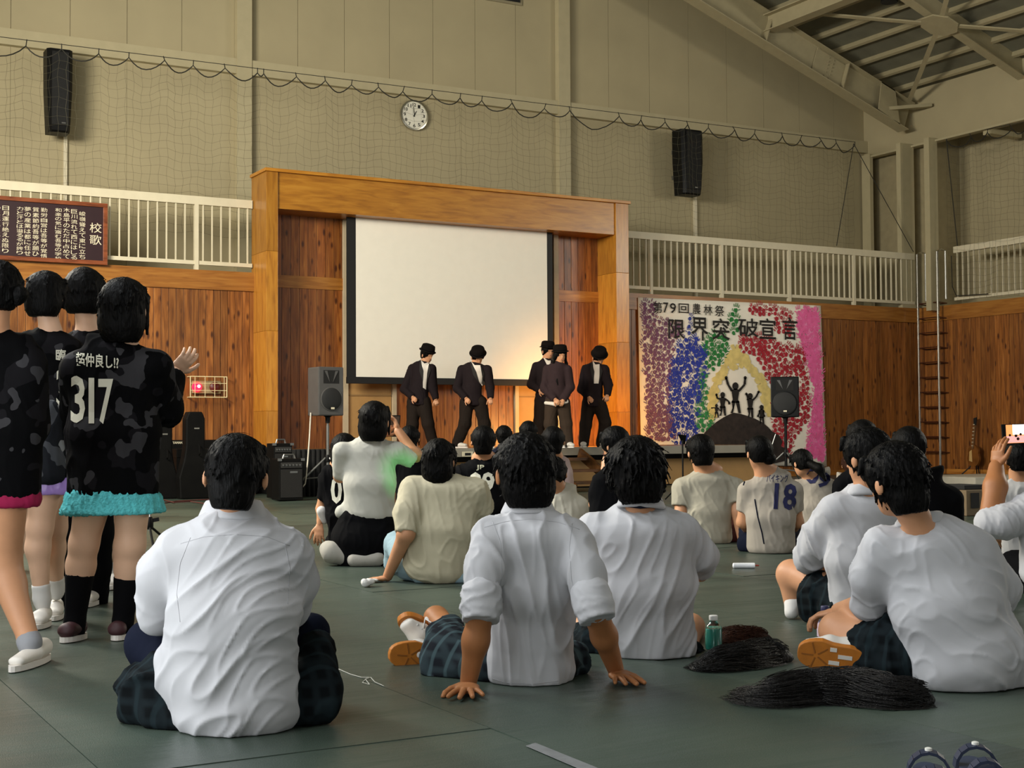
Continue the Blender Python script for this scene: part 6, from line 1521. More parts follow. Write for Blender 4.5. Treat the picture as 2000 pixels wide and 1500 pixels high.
# ------------------------------------------------------------------ girls standing at the left
def standing(label, dep, base, head, hh, neck, sh_y, hem_y, cx, hw, shirt, legs, skirt=None, face=(0, 0, 1), hair=None, seed=1, skin=None, arms=None, vox=.010, legmat=None, socks=None, shoes=True, amp=.010, hemw=1.15, features=False):
    p = Person(label, dep, base, None, skin or M_skinL)
    p.head(head[0], head[1], hh, face=face, neck=(neck[0], neck[1], 0), features=features)
    hv = dict(vox=.0065, tufts=150, tl=.25, puff=1.06, seed=seed); hv.update(hair or {}); p.hair(**hv)
    ms = (sh_y+hem_y)/2
    sh = [p.T((neck[0], sh_y-hw*.28, 0), (cx, sh_y-hw*.05, 0), (hw*.5, hw*.32), (hw*.86, hw*.42), .05), p.T((cx, sh_y, 0), (cx, ms, 0), (hw, hw*.52), (hw*1.04, hw*.62), .05), p.T((cx, ms, 0), (cx, hem_y-hw*.35, 0), (hw*1.04, hw*.62), (hw*hemw, hw*.70), .05)]
    p.skin += [p.T((neck[0], sh_y-10, 0), (cx, ms, 0), (hw*.6, hw*.32), (hw*.6, hw*.42)), p.T((cx, ms, 0), (cx, hem_y-hw*.4, 0), (hw*.6, hw*.42), (hw*.8, hw*.5))]
    for a in (arms or []):
        sl, el, wr, r, cuff = a['s'], a['e'], a['w'], a.get('r', 24), a.get('cuff', .75)
        sh += [p.C(sl, el, r, r*.9, .04, 0 if cuff > 1 else 0)]
        if cuff > 1:
            c_ = tuple(np.array(el)+(np.array(wr)-np.array(el))*(cuff-1)); sh += [p.C(el, c_, r*.9, r*.72, .03, 1)]
        p.skin += p.chain([sl, el, wr], [r*.66, r*.6, r*.42])
        d_ = p.P(*wr)-p.P(*el); p.hand(p.P(*wr), a.get('hd', d_), a.get('hn', -FW), .165, a.get('curl', (.3,)*4), .12, vox=.005)
    p.mesh('shirt', sh, shirt, vox*.8, amp=amp, fdir=DN+RT*.2, freq=13, seed=seed, cuts=[(p.P(cx, hem_y), DN)])
    for i, L in enumerate(legs):
        p.skin += p.chain(L['j'], L['r'])
        if 'sock' in L:
            j = np.array(L['j'], float); r_ = L['r']; t0 = L['sock']; n = len(j); top_ = j[n-2]+(j[n-3]-j[n-2])*t0 if t0 > 0 else j[n-2]
            rt_ = r_[n-2]+(r_[n-3]-r_[n-2])*t0
            p.mesh('sock', [p.C(tuple(top_), tuple(j[n-2]), rt_*1.06+.8, r_[n-2]*1.1+.8, .02), p.C(tuple(j[n-2]), tuple(j[n-1]), r_[n-2]*1.1+.8, r_[n-1]*1.05, .02)], L['sm'], vox*.8, cuts=[(p.P(*top_), nrm(p.P(*top_)-p.P(*j[n-2])))])
        if 'trouser' in L:
            j, r_ = L['j'], L['r']; p.mesh('trouser_leg', p.chain(j[:-1], [x*1.12+1 for x in r_[:-1]], .03), L['trouser'], vox, amp=.005, fdir=DN)
        a, b = p.P(*L['heel']), p.P(*L['toe']); a[2] = b[2] = .012
        w = L.get('w', .038)
        d = nrm(b-a); s_ = np.cross(d, V(0, 0, 1)); 
        o = p.mesh('shoe', [tor(a+d*.03+V(0, 0, .045), a+d*.13+V(0, 0, .04), (w*.85, .036), (w*.95, .032), s_, .02), tor(a+d*.13+V(0, 0, .036), b-d*.03+V(0, 0, .026), (w*.95, .028), (w*.75, .018), s_, .02)], L.get('um', M_shoe), vox*.7)
        link('sole', MB().prism([a-p.org+d*(.5+.54*math.cos(t))*np.linalg.norm(b-a)+s_*w*.98*math.sin(t)+V(0, 0, -.008) for t in np.linspace(0, 5.98, 20)], (0, 0, .022)).mesh('sole'), pm('sole_white', 'd6d0c8', .6), o)
    if skirt: p.mesh('skirt', skirt(p), *p_sk)
    return p

M_maroon = pm('maroon_shoe', '3a1a1e', .6)
# girl 317
p_sk = (pm('turquoise_tulle', '4fb0b4', .9, var=.15, vs_=40, bump=.8, bs=90), .007, .014, DN, 34)
p = standing('person in camouflage shirt numbered 317 and turquoise tulle skirt, clapping', 5.95, (200, 1245), (243, 602), 102, (243, 668), 706, 982, 222, 84, M_camo,
   [dict(j=[(180, 985, 0), (164, 1062, .0), (158, 1105, .02), (146, 1215, .0), (150, 1236, .0)], r=[35, 27, 27, 17, 15], sock=.85, sm=M_bsock, heel=(165, 1238, .05), toe=(122, 1246, -.10), um=M_maroon),
    dict(j=[(258, 985, 0), (254, 1065, .0), (252, 1105, .02), (240, 1215, .03), (242, 1232, .03)], r=[35, 28, 27, 17, 15], sock=.80, sm=M_bsock, heel=(246, 1232, .10), toe=(226, 1246, -.05), um=M_maroon)],
   hair=dict(bob=True, back=-.64, puff=1.14, side=-.5, strands=700, vox=.005, tufts=260), seed=4, face=(.12, 0, 1),
   arms=[dict(s=(302, 718, 0), e=(322, 800, .12), w=(340, 726, .30), r=36, cuff=1.86, hd=-DN*.7+RT*.7, hn=RT*.5-FW*.6, curl=(.45,)*4), dict(s=(150, 722, 0), e=(150, 800, .15), w=(250, 760, .35), r=34, cuff=1.8)], vox=.009, hemw=1.06)
p.mesh('skirt', [p.T((222, 968, 0), (222, 984, 0), (70, 44), (90, 62), .03), p.T((222, 984, 0), (222, 996, 0), (94, 66), (100, 72), .03)], p_sk[0], .007, amp=.016, fdir=DN, freq=30, cuts=[(p.P(222, 1001), DN)], seed=3)
p.mesh('shirt_cuff', [p.C((335, 752, .25), (345, 728, .29), 17, 17, .02, 1)], M_navy, .007)
M_print = pm('print_cream', 'c9c5b2', .8)
p.text('3', (138, 734, 166, 826), M_print, .02); p.text('1', (173, 738, 184, 827), M_print, .0); p.text('7', (192, 740, 221, 828), M_print, .02)
p.text('超仲良し!?', (148, 691, 232, 718), M_print, .02, skew=8); p.finish(.009)
# girl behind, left
p = standing('person in camouflage shirt and lilac skirt standing second from the left', 6.35, (95, 1200), (92, 578), 84, (98, 640), 676, 945, 92, 66, M_camo,
   [dict(j=[(90, 950, 0), (78, 1030, .02), (74, 1070, .03), (82, 1170, .05), (84, 1185, .05)], r=[30, 24, 23, 14, 13], sock=.3, sm=M_sock, heel=(92, 1186, .1), toe=(70, 1196, -.1)),
    dict(j=[(110, 950, .1), (106, 1030, .15), (104, 1070, .2), (110, 1150, .3), (110, 1160, .3)], r=[30, 24, 23, 14, 13], sock=.3, sm=M_sock, heel=(112, 1160, .4), toe=(106, 1166, .2))],
   hair=dict(bob=True, back=-.48, puff=1.12, side=-.3, tufts=220), seed=9, face=(.3, .05, 1), arms=[dict(s=(40, 690, 0), e=(30, 775, .05), w=(60, 800, .3), r=26), dict(s=(140, 690, .05), e=(150, 780, .15), w=(130, 800, .35), r=26)])
p.text('臨', (109, 682, 129, 704), M_print, .02); p.text('3', (110, 722, 128, 800), M_print, .03)
p.mesh('skirt', [p.T((98, 915, 0), (98, 950, 0), (64, 42), (70, 48), .04)], pm('lilac_satin', '9a7cc0', .4), .008, amp=.012, fdir=DN, freq=30, cuts=[(p.P(98, 964), DN)]); 
p.mesh('shirt_tail', [p.T((104, 800, -.02), (104, 925, -.03), (30, 50), (36, 52), .03)], M_camol, .009, amp=.012, fdir=DN, freq=18)
p.finish(.010)
# girl behind in black trousers
p = standing('person with round black bob, dark shirt and flared black trousers, third from the left', 7.05, (140, 1195), (166, 572), 86, (170, 636), 672, 900, 170, 58, M_camo,
   [dict(j=[(150, 930, 0), (130, 1040, .0), (112, 1110, .05), (98, 1185, .1), (98, 1192, .1)], r=[30, 27, 24, 24, 12], trouser=M_blk, heel=(112, 1196, .1), toe=(78, 1202, -.15)),
    dict(j=[(190, 930, .05), (192, 1040, .1), (190, 1110, .15), (184, 1190, .2), (184, 1196, .2)], r=[30, 25, 23, 22, 12], trouser=M_blk, heel=(190, 1196, .25), toe=(168, 1204, .0))],
   hair=dict(bob=True, back=-.46, puff=1.12, side=-.3, tufts=220), seed=12, arms=[dict(s=(122, 690, 0), e=(118, 775, .1), w=(150, 800, .3), r=24), dict(s=(222, 690, 0), e=(226, 775, .1), w=(200, 780, .3), r=24)])
p.finish(.011)
# far-left girl stepping into the frame
p = standing('person in dark camouflage shirt at the left edge striding past with grey ankle sock', 5.35, (20, 1290), (-6, 572), 112, (-10, 650), 690, 985, 0, 80, M_camo,
   [dict(j=[(10, 985, 0), (8, 1095, .05), (18, 1140, .04), (58, 1255, -.05), (60, 1272, -.05)], r=[42, 32, 31, 19, 17], sock=.12, sm=cloth('grey_sock', '8d8e92'), heel=(92, 1284, .08), toe=(24, 1296, -.22), w=.042),
    dict(j=[(-40, 985, 0), (-60, 1095, .1), (-70, 1140, .12), (-90, 1255, .1), (-90, 1272, .1)], r=[42, 32, 31, 19, 17], sock=.2, sm=M_sock, heel=(-80, 1284, .1), toe=(-130, 1296, -.1))],
   hair=dict(back=-.3, puff=1.08, side=.05, strands=500), seed=21, face=(-.35, .05, .95), features=False, skin=M_skin,
   arms=[dict(s=(62, 712, 0), e=(70, 830, .05), w=(60, 915, .1), r=30, cuff=.7), dict(s=(-65, 712, 0), e=(-80, 830, .05), w=(-60, 900, .2), r=30)], hemw=1.0)
p.mesh('skirt', [p.T((-2, 930, 0), (-2, 975, 0), (76, 50), (82, 56), .04)], cloth('magenta_skirt', '8a1840'), .010, amp=.01, fdir=DN, cuts=[(p.P(0, 990), DN)])
p.mesh('ponytail', [p.C((26, 560, -.02), (38, 575, -.04), 11, 14), p.C((38, 575, -.04), (34, 592, -.04), 13, 6)], M_hair, .008, amp=.003)
p.finish(.010)
# two more pairs of legs behind them
p = standing('person in black with white socks hidden behind the person numbered 317', 7.95, (172, 1148), (190, 690), 72, (190, 738), 765, 960, 185, 46, M_blk,
   [dict(j=[(165, 960, 0), (140, 1050, .0), (132, 1080, .02), (122, 1138, .05), (122, 1144, .05)], r=[24, 18, 17, 11, 10], sock=.85, sm=M_sock, heel=(126, 1146, .1), toe=(112, 1152, -.1)),
    dict(j=[(205, 960, 0), (216, 1050, .0), (218, 1080, .02), (220, 1128, .05), (220, 1134, .05)], r=[24, 18, 17, 11, 10], sock=.75, sm=M_sock, heel=(224, 1136, .1), toe=(214, 1142, -.1))],
   hair=dict(back=-.4), seed=30, vox=.013); p.finish(.013)
p = standing('person in black with a short white sock hidden behind the people at the left edge', 9.0, (40, 1108), (40, 705), 64, (40, 748), 772, 950, 40, 42, M_blk,
   [dict(j=[(46, 950, 0), (46, 1020, .0), (42, 1050, .02), (30, 1096, .05), (30, 1102, .05)], r=[22, 17, 16, 10, 9], sock=.3, sm=M_sock, heel=(34, 1103, .1), toe=(20, 1110, -.1)),
    dict(j=[(20, 950, 0), (10, 1020, .0), (4, 1050, .02), (-6, 1096, .05), (-6, 1102, .05)], r=[22, 17, 16, 10, 9], sock=.3, sm=M_sock, heel=(-4, 1103, .1), toe=(-16, 1110, -.1))],
   hair=dict(back=-.4), seed=31, vox=.014); p.finish(.014)

# ------------------------------------------------------------------ dancers on the stage
def dancer(label, dep, head, hh, face, neck, sL, sR, hip, arms, legs, hat, hatdir=(0, 0, 1), seed=1, jacket=None, trs=None, vox=.016, shirt_poly=None, up=(0, 0, 1), longhair=None, hidden_hat=False, jl=1.0, lapels=None, tail=None):
    p = Person(label, dep, (hip[0], 868), None, M_skin)
    p.org[2] = ZS; p.root.location.z = ZS
    p.head(head[0], head[1], hh, face=face, neck=neck, features=True, up=up)
    p.hair(vox=.010, seed=seed, tufts=60, back=-.28, puff=1.02, long=longhair(p) if longhair else None)
    # hat: crown and brim
    q = p.hq; h = p.hh; ax = p.hax
    hu = ax[2]; hf = ax[1]; c = q(0, -.02, .28)
    tilt = nrm(hu*hatdir[2]+hf*hatdir[1]+ax[0]*hatdir[0])
    ho = link('hat', MB().lathe([(.46*h, -.02*h), (.56*h, -.03*h), (.57*h, .0), (.47*h, .04*h), (.46*h, .2*h), (.42*h, .36*h), (.3*h, .42*h), (.05*h, .37*h)], 22, c-p.org, tilt).mesh('hat', 2), M_hat, p.root)
    link('hat_band', MB().lathe([(.475*h, .05*h), (.462*h, .14*h), (.44*h, .14*h), (.44*h, .05*h)], 22, c-p.org, tilt).mesh('hat_band', 2), M_blk, ho)
    top = ((sL[0]+sR[0])/2, (sL[1]+sR[1])/2, (sL[2]+sR[2])/2); rt = nrm(p.P(*sR)-p.P(*sL)); hw = np.linalg.norm(p.P(*sR)-p.P(*sL))/p.k/2
    def E(c, w): c = np.array(c, float); return c
    tr = [p.T((top[0], top[1], top[2]), (hip[0], hip[1]-14, hip[2]), (hw*.92, 15), (17, 14), .05, rt), p.T((hip[0], hip[1]-16, hip[2]), (hip[0], hip[1]+10*jl, hip[2]), (18, 15), (21, 17), .05, rt), p.T((neck[0], neck[1]+2, neck[2]), top, (8, 8), (hw*.85, 13), .04, rt)]
    for a in arms:
        tr += p.chain([a[0], a[1], a[2]], [9.5, 8.5, 6.5], .03, 1)
        p.skin += p.chain([a[0], a[1], a[2]], [6, 5.5, 4]); d_ = p.P(*a[2])-p.P(*a[1]); p.hand(p.P(*a[2]), d_, a[3] if len(a) > 3 else -FW, .16, (1.2,)*4, .05, vox=.006)
    p.mesh('jacket', tr, jacket or M_suit, vox*.7, amp=.010, fdir=DN+RT*.2, freq=16, seed=seed, cuts=[(p.P(hip[0], hip[1]+14*jl, 0), DN)])
    p.skin += [p.T(top, hip, (14, 9), (13, 10), .05, rt)]
    tl = []
    for L in legs:
        tl += p.chain(L[:3], [14, 11.5, 10.5], .04); p.skin += p.chain(L[:3], [9, 7, 5])
    p.mesh('trousers', tl+[p.T((hip[0], hip[1]-4, hip[2]), (hip[0], hip[1]+6, hip[2]), (17, 13), (18, 14), .05, rt)], trs or M_trs, vox*.7, amp=.010, fdir=DN, freq=15, seed=seed+2)
    for L in legs:
        a = p.P(*L[2]); dv = nrm(L[3][0]*RT+L[3][1]*FW); dv = nrm(dv*V(1, 1, 0)); a[2] = ZS+.01; s_ = np.cross(dv, V(0, 0, 1))
        o = p.mesh('shoe', [tor(a-dv*.05+V(0, 0, .05), a+dv*.06+V(0, 0, .045), (.042, .045), (.046, .038), s_, .02), tor(a+dv*.06+V(0, 0, .045), a+dv*.17+V(0, 0, .035), (.046, .034), (.04, .026), s_, .02)], M_shoe, .010)
        link('sole', MB().prism([a-p.org+dv*(.06+.155*math.cos(t))+s_*.05*math.sin(t)+V(0, 0, -.008) for t in np.linspace(0, 5.98, 18)], (0, 0, .022)).mesh('sole'), pm('sole_white', 'd6d0c8', .6), o)
    # shirt front showing between the lapels
    if shirt_poly: p.decal('shirt_front', shirt_poly, pm('shirt_front', 'd8cfc4', .8), .010)
    if tail: p.mesh('shirt_tail', [p.C(a[:3], b[:3], a[3], b[3], .02) for a, b in zip(tail[:-1], tail[1:])], pm('shirt_front', 'd8cfc4', .8), .009)
    for q in (lapels or []): p.decal('lapel', q, pm('lapel_wool', '15110f', .8), .016, sub=2)
    p.finish(.011)
    return p
B_, F_ = .16, -.12
dancer('dancer in dark suit and hat at the left of the stage, turned to the right', 21.6, (834, 693), 30, (.75, .25, -.6), (828, 708, 0), (806, 716, .08), (844, 718, -.08), (818, 776, 0),
   [((806, 720, .10), (790, 760, .05), (806, 776, -.14)), ((843, 720, -.08), (846, 758, -.02), (851, 780, -.06))],
   [((808, 786, .04), (806, 830, .0), (800, 862, .04), (.6, -.8)), ((828, 786, -.02), (836, 828, -.06), (846, 866, -.02), (.75, -.65))], 0, (.0, .12, 1), seed=3, shirt_poly=[(822, 703), (829, 710), (837, 707), (838, 714), (834, 732), (832, 761), (826, 757), (826, 724)], lapels=[[(820, 702), (827, 724), (826, 745), (819, 724)], [(838, 709), (841, 724), (834, 748), (834, 730)]], jl=1.05)
dancer('dancer in dark suit bowing under their hat, second from the left', 21.4, (933, 697), 30, (.3, .5, -.8), (926, 712, .0), (902, 718, .04), (952, 720, -.04), (922, 776, 0),
   [((902, 722, .04), (893, 758, .0), (910, 778, -.14)), ((952, 722, -.04), (957, 756, .0), (958, 778, -.06))],
   [((912, 786, .0), (908, 828, -.04), (893, 864, .0), (.75, -.6)), ((938, 786, .0), (946, 828, .02), (948, 864, .1), (.6, -.7))], 0, (.1, .1, 1), seed=5, shirt_poly=[(919, 704), (927, 713), (938, 713), (942, 735), (942, 754), (936, 746), (929, 724)], lapels=[[(917, 704), (930, 726), (937, 750), (924, 732)], [(939, 713), (946, 730), (943, 752), (942, 734)]], up=(0, -.3, 1), jl=1.15)
dancer('dancer in dark suit and hat standing behind the long-haired dancer', 22.4, (1070, 686), 29, (.55, .05, -.8), (1066, 701, .0), (1048, 712, .03), (1086, 714, -.03), (1066, 770, 0),
   [((1048, 716, .04), (1038, 750, .02), (1054, 762, -.12)), ((1086, 716, -.02), (1092, 752, .0), (1080, 770, -.12))],
   [((1058, 784, .0), (1054, 825, .0), (1050, 862, .04), (.4, -.8)), ((1074, 784, .0), (1078, 825, .0), (1082, 862, .04), (.4, -.8))], 0, (0, .05, 1), seed=7, shirt_poly=[(1061, 698), (1070, 704), (1076, 704), (1074, 716), (1068, 712)], jl=1.1)
M_suit_lit = cloth('warm_lit_suit', '33282a')  # lit copy of the dark suit, warm stage light put into its colour
dancer('dancer with long dark hair and small hat in a suit coloured by warm stage light, right of the screen', 20.9, (1094, 694), 30, (.35, .05, -.9), (1092, 709, .0), (1070, 718, .02), (1108, 718, -.02), (1086, 776, 0),
   [((1070, 722, .04), (1064, 758, .0), (1084, 780, -.16)), ((1108, 722, -.02), (1114, 756, .0), (1100, 782, -.14))],
   [((1078, 786, .0), (1074, 828, -.02), (1086, 868, -.02), (.6, -.8)), ((1100, 786, .0), (1106, 828, .0), (1110, 868, .0), (.3, -.9))], 0, (.06, .05, 1), seed=9, jacket=M_suit_lit, trs=cloth('warm_lit_trousers', '3a3028'),  # trousers likewise carry the warm stage light in their colour
   shirt_poly=None, tail=[(1066, 787, -.10, 3.5), (1084, 789, -.14, 4), (1106, 784, -.10, 4.5)],
   longhair=lambda p: [cone(p.hq(e*.36, -.05, .1), p.hq(e*.44, .0, -.6), .07*p.hh, .10*p.hh, .04) for e in (-1, 1)]+[cone(p.hq(e*.42, .1, -.6), p.hq(e*.36+.1, .32, -1.7), .12*p.hh, .06*p.hh, .04) for e in (-1, 1)]+[cone(p.hq(.3, .2, -.7), p.hq(.35, .5, -1.9), .1*p.hh, .05*p.hh, .04)])
dancer('dancer in dark suit hiding their face under a hat, rightmost', 21.6, (1170, 698), 30, (.25, .6, -.75), (1164, 712, .0), (1144, 718, .04), (1180, 720, -.06), (1158, 778, 0),
   [((1144, 722, .05), (1136, 760, .02), (1150, 776, -.12)), ((1180, 722, -.06), (1188, 752, -.02), (1186, 772, -.08))],
   [((1150, 788, .02), (1144, 830, .0), (1140, 866, .0), (-.1, -1)), ((1170, 788, -.02), (1182, 826, .02), (1174, 866, .06), (.3, -.9))], 0, (.05, .1, 1), seed=11, shirt_poly=[(1157, 703), (1163, 712), (1171, 711), (1171, 735), (1169, 749), (1160, 749), (1160, 726)], lapels=[[(1155, 704), (1161, 726), (1159, 747), (1153, 722)], [(1172, 711), (1177, 726), (1170, 747), (1171, 733)]], up=(0, -.3, 1), jl=1.15)
# ------------------------------------------------------------------ small things on the floor
def glass_mat(name, color, rough=.05):
    q = NT(name); q.b.inputs['Base Color'].default_value = lin(color); q.b.inputs['Transmission Weight'].default_value = 1.0; q.b.inputs['Roughness'].default_value = rough; q.b.inputs['IOR'].default_value = 1.3; return q.m
M_pet = glass_mat('clear_plastic', 'f2f6f4')
def bottle(base, h, r, label, liquid, capc, lab=None, up=(0, 0, 1), fill=.62):
    base = np.asarray(base, float); up = nrm(up); t = thing('drink_bottle', label, 'bottle', base)
    obj('bottle_body', MB().lathe([(r*.9, 0), (r, .03*h), (r, .60*h), (r*.92, .68*h), (r*.5, .80*h), (r*.42, .84*h), (r*.42, .88*h)], 22, base, up), M_pet, t, True)
    obj('drink', MB().lathe([(r*.86, .012*h), (r*.95, .035*h), (r*.95, fill*h*.97), (r*.9, fill*h)], 22, base, up), pm('drink_'+liquid, liquid, .15, var=.05), t, True)
    obj('cap', MB().lathe([(r*.50, .86*h), (r*.52, .87*h), (r*.52, .985*h), (r*.46, h)], 18, base, up), pm('cap_'+capc, capc, .5), t, True)
    if lab: obj('paper_label', MB().lathe([(r*1.02, .28*h), (r*1.02, .60*h)], 22, base, up), pm('label_'+lab, lab, .6, var=.25, vs_=40), t, True)
    return t
b0 = onZ(1394, 1268); dpt = float((b0-EYE)@FW)
bottle(b0, 66*dpt/FPX, 16.5*dpt/FPX, 'small bottle of teal drink with white cap on the floor', '2f8a7c', 'e8e8e4')
b0 = at(1612, 1243, 5.62); bottle(V(b0[0], b0[1], 0), .17, .033, 'bottle with navy cap in a pink patterned cover behind the bare knee', '8a7a98', '20204a', 'c9b4c4')
b0 = onZ(1934, 1079); bottle(b0, .165, .026, 'clear bottle with blue label standing near the right edge', 'a8b4b4', 'dcdcd8', '7a8ea0')
b0 = onZ(1985, 1076)+V(0, 0, .034); bottle(b0, .17, .032, 'bottle of teal drink lying on its side near the right edge', '5aa4a0', 'd8d2b8', None, up=-RT*V(1, 1, 0)+V(0, 0, .02), fill=.78)
# white tube with a red tip lying on the floor
w0, w1 = onZ(1431, 1110)+V(0, 0, .018), onZ(1475, 1110)+V(0, 0, .018); dv = nrm(w1-w0)
wt_ = thing('white_tube', 'bright white tube with a red tip lying on the green floor', 'tube', (w0+w1)/2-V(0, 0, .018))
obj('tube_body', MB().lathe([(.012, 0), (.0178, .006), (.0178, np.linalg.norm(w1-w0)-.004), (.012, np.linalg.norm(w1-w0))], 14, w0, dv), pm('tube_white', 'f0f2f4', .35), wt_, True)
obj('tip', MB().lathe([(.006, 0), (.005, .02), (.002, .026)], 10, w1, dv), pm('tip_red', 'b04838', .5), wt_, True)
# crumpled tissue under the hand
c = onZ(720, 1146); rr = np.random.RandomState(3)
prs = [ell(c+V(rr.uniform(-.04, .04), rr.uniform(-.03, .03), .02+rr.uniform(0, .015)), (rr.uniform(.012, .03), rr.uniform(.012, .03), rr.uniform(.008, .02)), None, .01) for _ in range(14)]
F_, lo_ = sdf_grid(prs, .004); v_, f_ = surface_nets(F_, lo_, .004); v_[:, 2] = np.maximum(v_[:, 2], .002); v_ = v_+normals(v_, f_)*(.005*folds(v_, 5, V(1, 0, 0), 40))[:, None]
ti = link('tissue', np_mesh('tissue', v_-c, f_, True), pm('tissue_white', 'dcdad6', .9), None, tuple(c)); tag(ti, 'crumpled white tissue on the floor under the leaning hand', 'tissue')
# loop of thread and strip of tape
tp = [onZ(x, y)+V(0, 0, .002) for x, y in ((655, 1305), (685, 1318), (706, 1324), (722, 1324), (716, 1326), (708, 1334), (722, 1338), (714, 1328), (724, 1324), (732, 1333), (750, 1341))]
tag(obj('thread', MB().tube(tp, .0018, 5), pm('thread_white', 'b8b6a8', .8)), 'loose white thread looped on the floor seam', 'thread')
ta, tb_ = onZ(1042, 1456), onZ(1160, 1506); td = nrm((tb_-ta)*V(1, 1, 0)); tn = V(-td[1], td[0], 0)*.024
tag(obj('floor_tape', MB().prism([ta-tn+V(0, 0, .001), ta+tn*.7-td*.02+V(0, 0, .001), tb_+tn+td*.1+V(0, 0, .001), tb_-tn+td*.1+V(0, 0, .001)], (0, 0, .0012)), pm('tape_grey', '77797a', .35, var=.15, vs_=30)), 'strip of pale grey tape along the floor seam in front', 'tape')
tag(obj('cable', MB().tube([onZ(x, y)+V(0, 0, .008) for x, y in ((310, 985), (345, 980), (380, 978), (420, 976), (470, 975))], .008, 5).tube([onZ(x, y)+V(0, 0, .016) for x, y in ((318, 978), (340, 984), (372, 982), (400, 986))], .007, 5), pm('cable_red', '5a2a26', .6)), 'dark red cables lying on the floor behind the turquoise skirt', 'cable')

# wigs thrown on the floor
def wig(label, path, w, h, n, mat, seed, wob=.02):
    """path: pixels on the floor from root to tip; w, h: half width and height in metres"""
    P_ = [onZ(*q) for q in path]; t = thing('wig', label, 'wig', P_[0]); r = np.random.RandomState(seed); org = np.array(t.location)
    s_ = np.linspace(0, 1, len(P_)); P_ = np.array(P_); spine = lambda u: np.stack([np.interp(u, s_, P_[:, i]) for i in range(3)], -1)
    leaf = lambda u: np.sqrt(np.clip(np.sin(np.pi*np.clip(.08+.84*u, 0, 1)), .02, 1))*(1-.25*np.clip(u, 0, 1))
    prs = []
    for i in range(10):
        a, b = spine(i/10), spine((i+1)/10); wa, wb = w*.72*float(leaf(i/10)), w*.72*float(leaf((i+1)/10)); ha, hb = h*.5*float(leaf(i/10)), h*.5*float(leaf((i+1)/10)); prs.append(tor(a+V(0, 0, ha*.4), b+V(0, 0, hb*.4), (wa, ha), (wb, hb), np.cross(nrm(b-a), V(0, 0, 1)), .04))
    F_, lo_ = sdf_grid(prs, .008); v, f = surface_nets(F_, lo_, .008); v = relax(v, f, 1); v[:, 2] = np.maximum(v[:, 2], .002)
    v = v+normals(v, f)*(.008*folds(v, seed, nrm(P_[-1]-P_[0]), 20))[:, None]; v[:, 2] = np.maximum(v[:, 2], .002)
    link('hair_mass', np_mesh('hair_mass', v-org, f), mat, t)
    m = 14; off = np.clip(r.normal(0, .55, n), -1.15, 1.15); up_ = np.sqrt(np.maximum(.02, 1.1-np.minimum(off**2, 1.08)))*r.uniform(.3, 1.15, n); u0 = r.uniform(-.02, .75, n)**1.2; L = r.uniform(.25, .6, n); ph = r.uniform(0, 6, n); fr = r.uniform(5, 14, n); dr = r.normal(0, .35, n); W = []
    lk = r.randint(0, 40, n); lph = r.uniform(0, 6, 40)[lk]; lfr = r.uniform(5, 11, 40)[lk]          # strands wave together in locks
    for k in range(m):
        kk = k/(m-1); u = u0+L*kk; c_ = spine(np.clip(u, 0, 1)); dirs = spine(np.clip(u+.03, 0, 1.0))-spine(np.clip(u-.03, 0, 1)); dirs /= np.linalg.norm(dirs, axis=1, keepdims=True)+1e-9
        c_ = c_+dirs*(np.maximum(u-1, 0)*.45)[:, None]
        sd_ = np.stack([dirs[:, 1], -dirs[:, 0], 0*u], 1); ww = w*leaf(np.clip(u, 0, 1))
        x = off*ww+w*.5*dr*kk**2+wob*np.sin(u*lfr+lph)+wob*.3*np.sin(u*fr+ph); z = np.maximum(.003, h*leaf(np.clip(u, 0, 1))*up_*(1-.75*kk**2)+.012*np.sin(u*lfr*1.3+lph))
        W.append(c_+sd_*x[:, None]+np.array([0, 0, 1.0])*z[:, None])
    strand_tubes('hair_strands', W, .0014, org, mat, t)
M_wig = hair_mat('wig_black', '040303', '100d0c'); M_wig.node_tree.nodes['Principled BSDF'].inputs['Specular IOR Level'].default_value = .35; M_wig.node_tree.nodes['Principled BSDF'].inputs['Roughness'].default_value = .42
wig('long black wig lying on the floor in front of the hunched person', [(1815, 1372), (1740, 1372), (1660, 1362), (1580, 1362), (1500, 1372), (1450, 1362)], .125, .085, 3200, M_wig, 3, .022)
wig('black wig lying between the teal bottle and the gum-soled shoe', [(1540, 1292), (1500, 1290), (1450, 1300), (1400, 1306), (1355, 1310)], .085, .080, 2000, M_wig, 5, .016)
wig('brown wig lying behind the teal bottle', [(1498, 1250), (1460, 1252), (1420, 1254), (1392, 1256)], .085, .055, 1400, M_hairb, 7, .012)

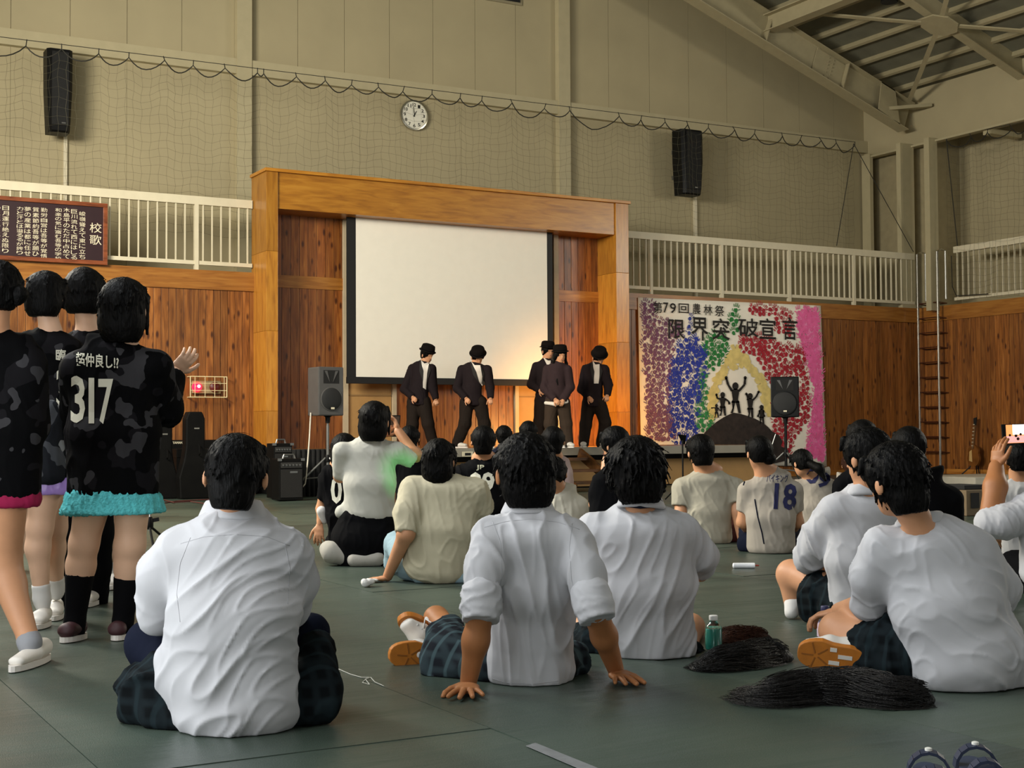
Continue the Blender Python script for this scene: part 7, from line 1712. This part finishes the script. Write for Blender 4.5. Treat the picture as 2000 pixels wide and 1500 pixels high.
# navy sandals at the lower right edge
def sandal(toe, heel, label):
    toe, heel = np.asarray(toe, float), np.asarray(heel, float); d = nrm(toe-heel); L = np.linalg.norm(toe-heel); s_ = V(-d[1], d[0], 0); t = thing('sandal', label, 'sandal', heel)
    ol = [heel+d*(.5+.5*math.cos(a))*L+s_*.048*math.sin(a)*(1.1 if math.cos(a) > 0 else .9) for a in np.linspace(0, 6.0, 24)]
    obj('sole', MB().prism([q+V(0, 0, .002) for q in ol], (0, 0, .028)), pm('sandal_sole', 'd8d6cc', .5), t, bevel=.006)
    obj('footbed', MB().prism([heel+d*L/2+(q-heel-d*L/2)*.9+V(0, 0, .031) for q in ol], (0, 0, .006)), pm('sandal_navy', '1c2a44', .6), t)
    for a, b, w in ((.62, .80, .05), (.28, .40, .045)):
        pts = []
        for k in range(9):
            an = math.pi*k/8; pts.append(heel+d*L*(a+(b-a)*.5)+s_*w*math.cos(an)+V(0, 0, .03+.055*math.sin(an)))
        m = MB()
        for p0, p1 in zip(pts[:-1], pts[1:]): m.bar(p0, p1, .045, .007, up=nrm((p0+p1)/2-(heel+d*L*(a+(b-a)*.5)+V(0, 0, .03))))
        obj('strap', m, pm('sandal_strap', '17223a', .5), t)
    obj('buckle', MB().lathe([(.009, 0), (.009, .006), (.004, .008)], 10, heel+d*L*.71+V(0, 0, .088), (0, 0, 1)), pm('buckle_white', 'd8d8d0', .3), t, True)
    obj('heel_strap', MB().tube([heel+d*L*.3+s_*.045+V(0, 0, .05), heel+d*L*.08+s_*.03+V(0, 0, .06), heel-d*.005+V(0, 0, .065), heel+d*L*.08-s_*.03+V(0, 0, .06), heel+d*L*.3-s_*.045+V(0, 0, .05)], .006, 6), pm('sandal_strap', '17223a', .5), t)
sandal(onZ(1806, 1512), onZ(1838, 1602), 'navy strapped sandal at the lower right edge, nearer the middle')
sandal(onZ(1890, 1500), onZ(1950, 1585), 'navy strapped sandal at the very lower right corner')

# green penlight, added as unseen source of the glow on the kneeling girl's sleeve
gp = at(868, 950, 8.66); gt_ = at(788, 925, 9.28); gd = nrm(gt_-gp)
gl = thing('penlight', 'small green penlight, added unseen in front of the person in the cream top', 'penlight', gp)
obj('grip', MB().lathe([(.011, -.10), (.012, -.095), (.012, .0), (.014, .004), (.014, .02), (.010, .022)], 12, gp, gd), M_black, gl, True)
obj('lens', MB().lathe([(.010, .022), (.009, .028), (.003, .030)], 12, gp, gd), pm('green_glow', '40ff60', .3, emit=4.0), gl, True)
pl_ = bpy.data.lights.new('penlight_beam', 'SPOT'); pl_.energy = 8; pl_.color = (.12, 1.0, .22); pl_.shadow_soft_size = .012; pl_.spot_size = math.radians(36); pl_.spot_blend = 1.0
po = bpy.data.objects.new('penlight_beam', pl_); COL.objects.link(po); po.location = tuple(gp+gd*.035); po.rotation_euler = Vector(gd).to_track_quat('-Z', 'Y').to_euler()

# groups of things that repeat
for o in COL.objects:
    if o.parent is not None or 'category' not in o: continue
    c, l = o['category'], o['label']
    if c == 'person': o['group'] = 'dancers on the stage' if l.startswith('dancer') else 'people standing at the left' if (o.name in [x.name for x in COL.objects if x.get('category') == 'person'][23:29]) else 'audience seated on the floor'
    elif c in ('wig', 'bottle', 'sandal', 'phone', 'railing', 'net', 'amplifier'): o['group'] = {'wig': 'wigs lying on the floor', 'bottle': 'drink bottles on the floor', 'sandal': 'pair of navy sandals', 'phone': 'phones held up by the audience', 'railing': 'white gallery railings', 'net': 'safety nets', 'amplifier': 'amplifiers beside the stage'}[c]
    elif o.name.startswith('column_speaker'): o['group'] = 'wall column loudspeakers'
    elif o.name.startswith(('pa_loudspeaker',)): o['group'] = 'PA loudspeakers'
    elif o.name.startswith('speaker_stand'): o['group'] = 'PA loudspeaker tripods'
    elif c == 'case': o['group'] = 'instrument cases'
    elif c == 'stage lamp': o['group'] = 'amber stage lamps'
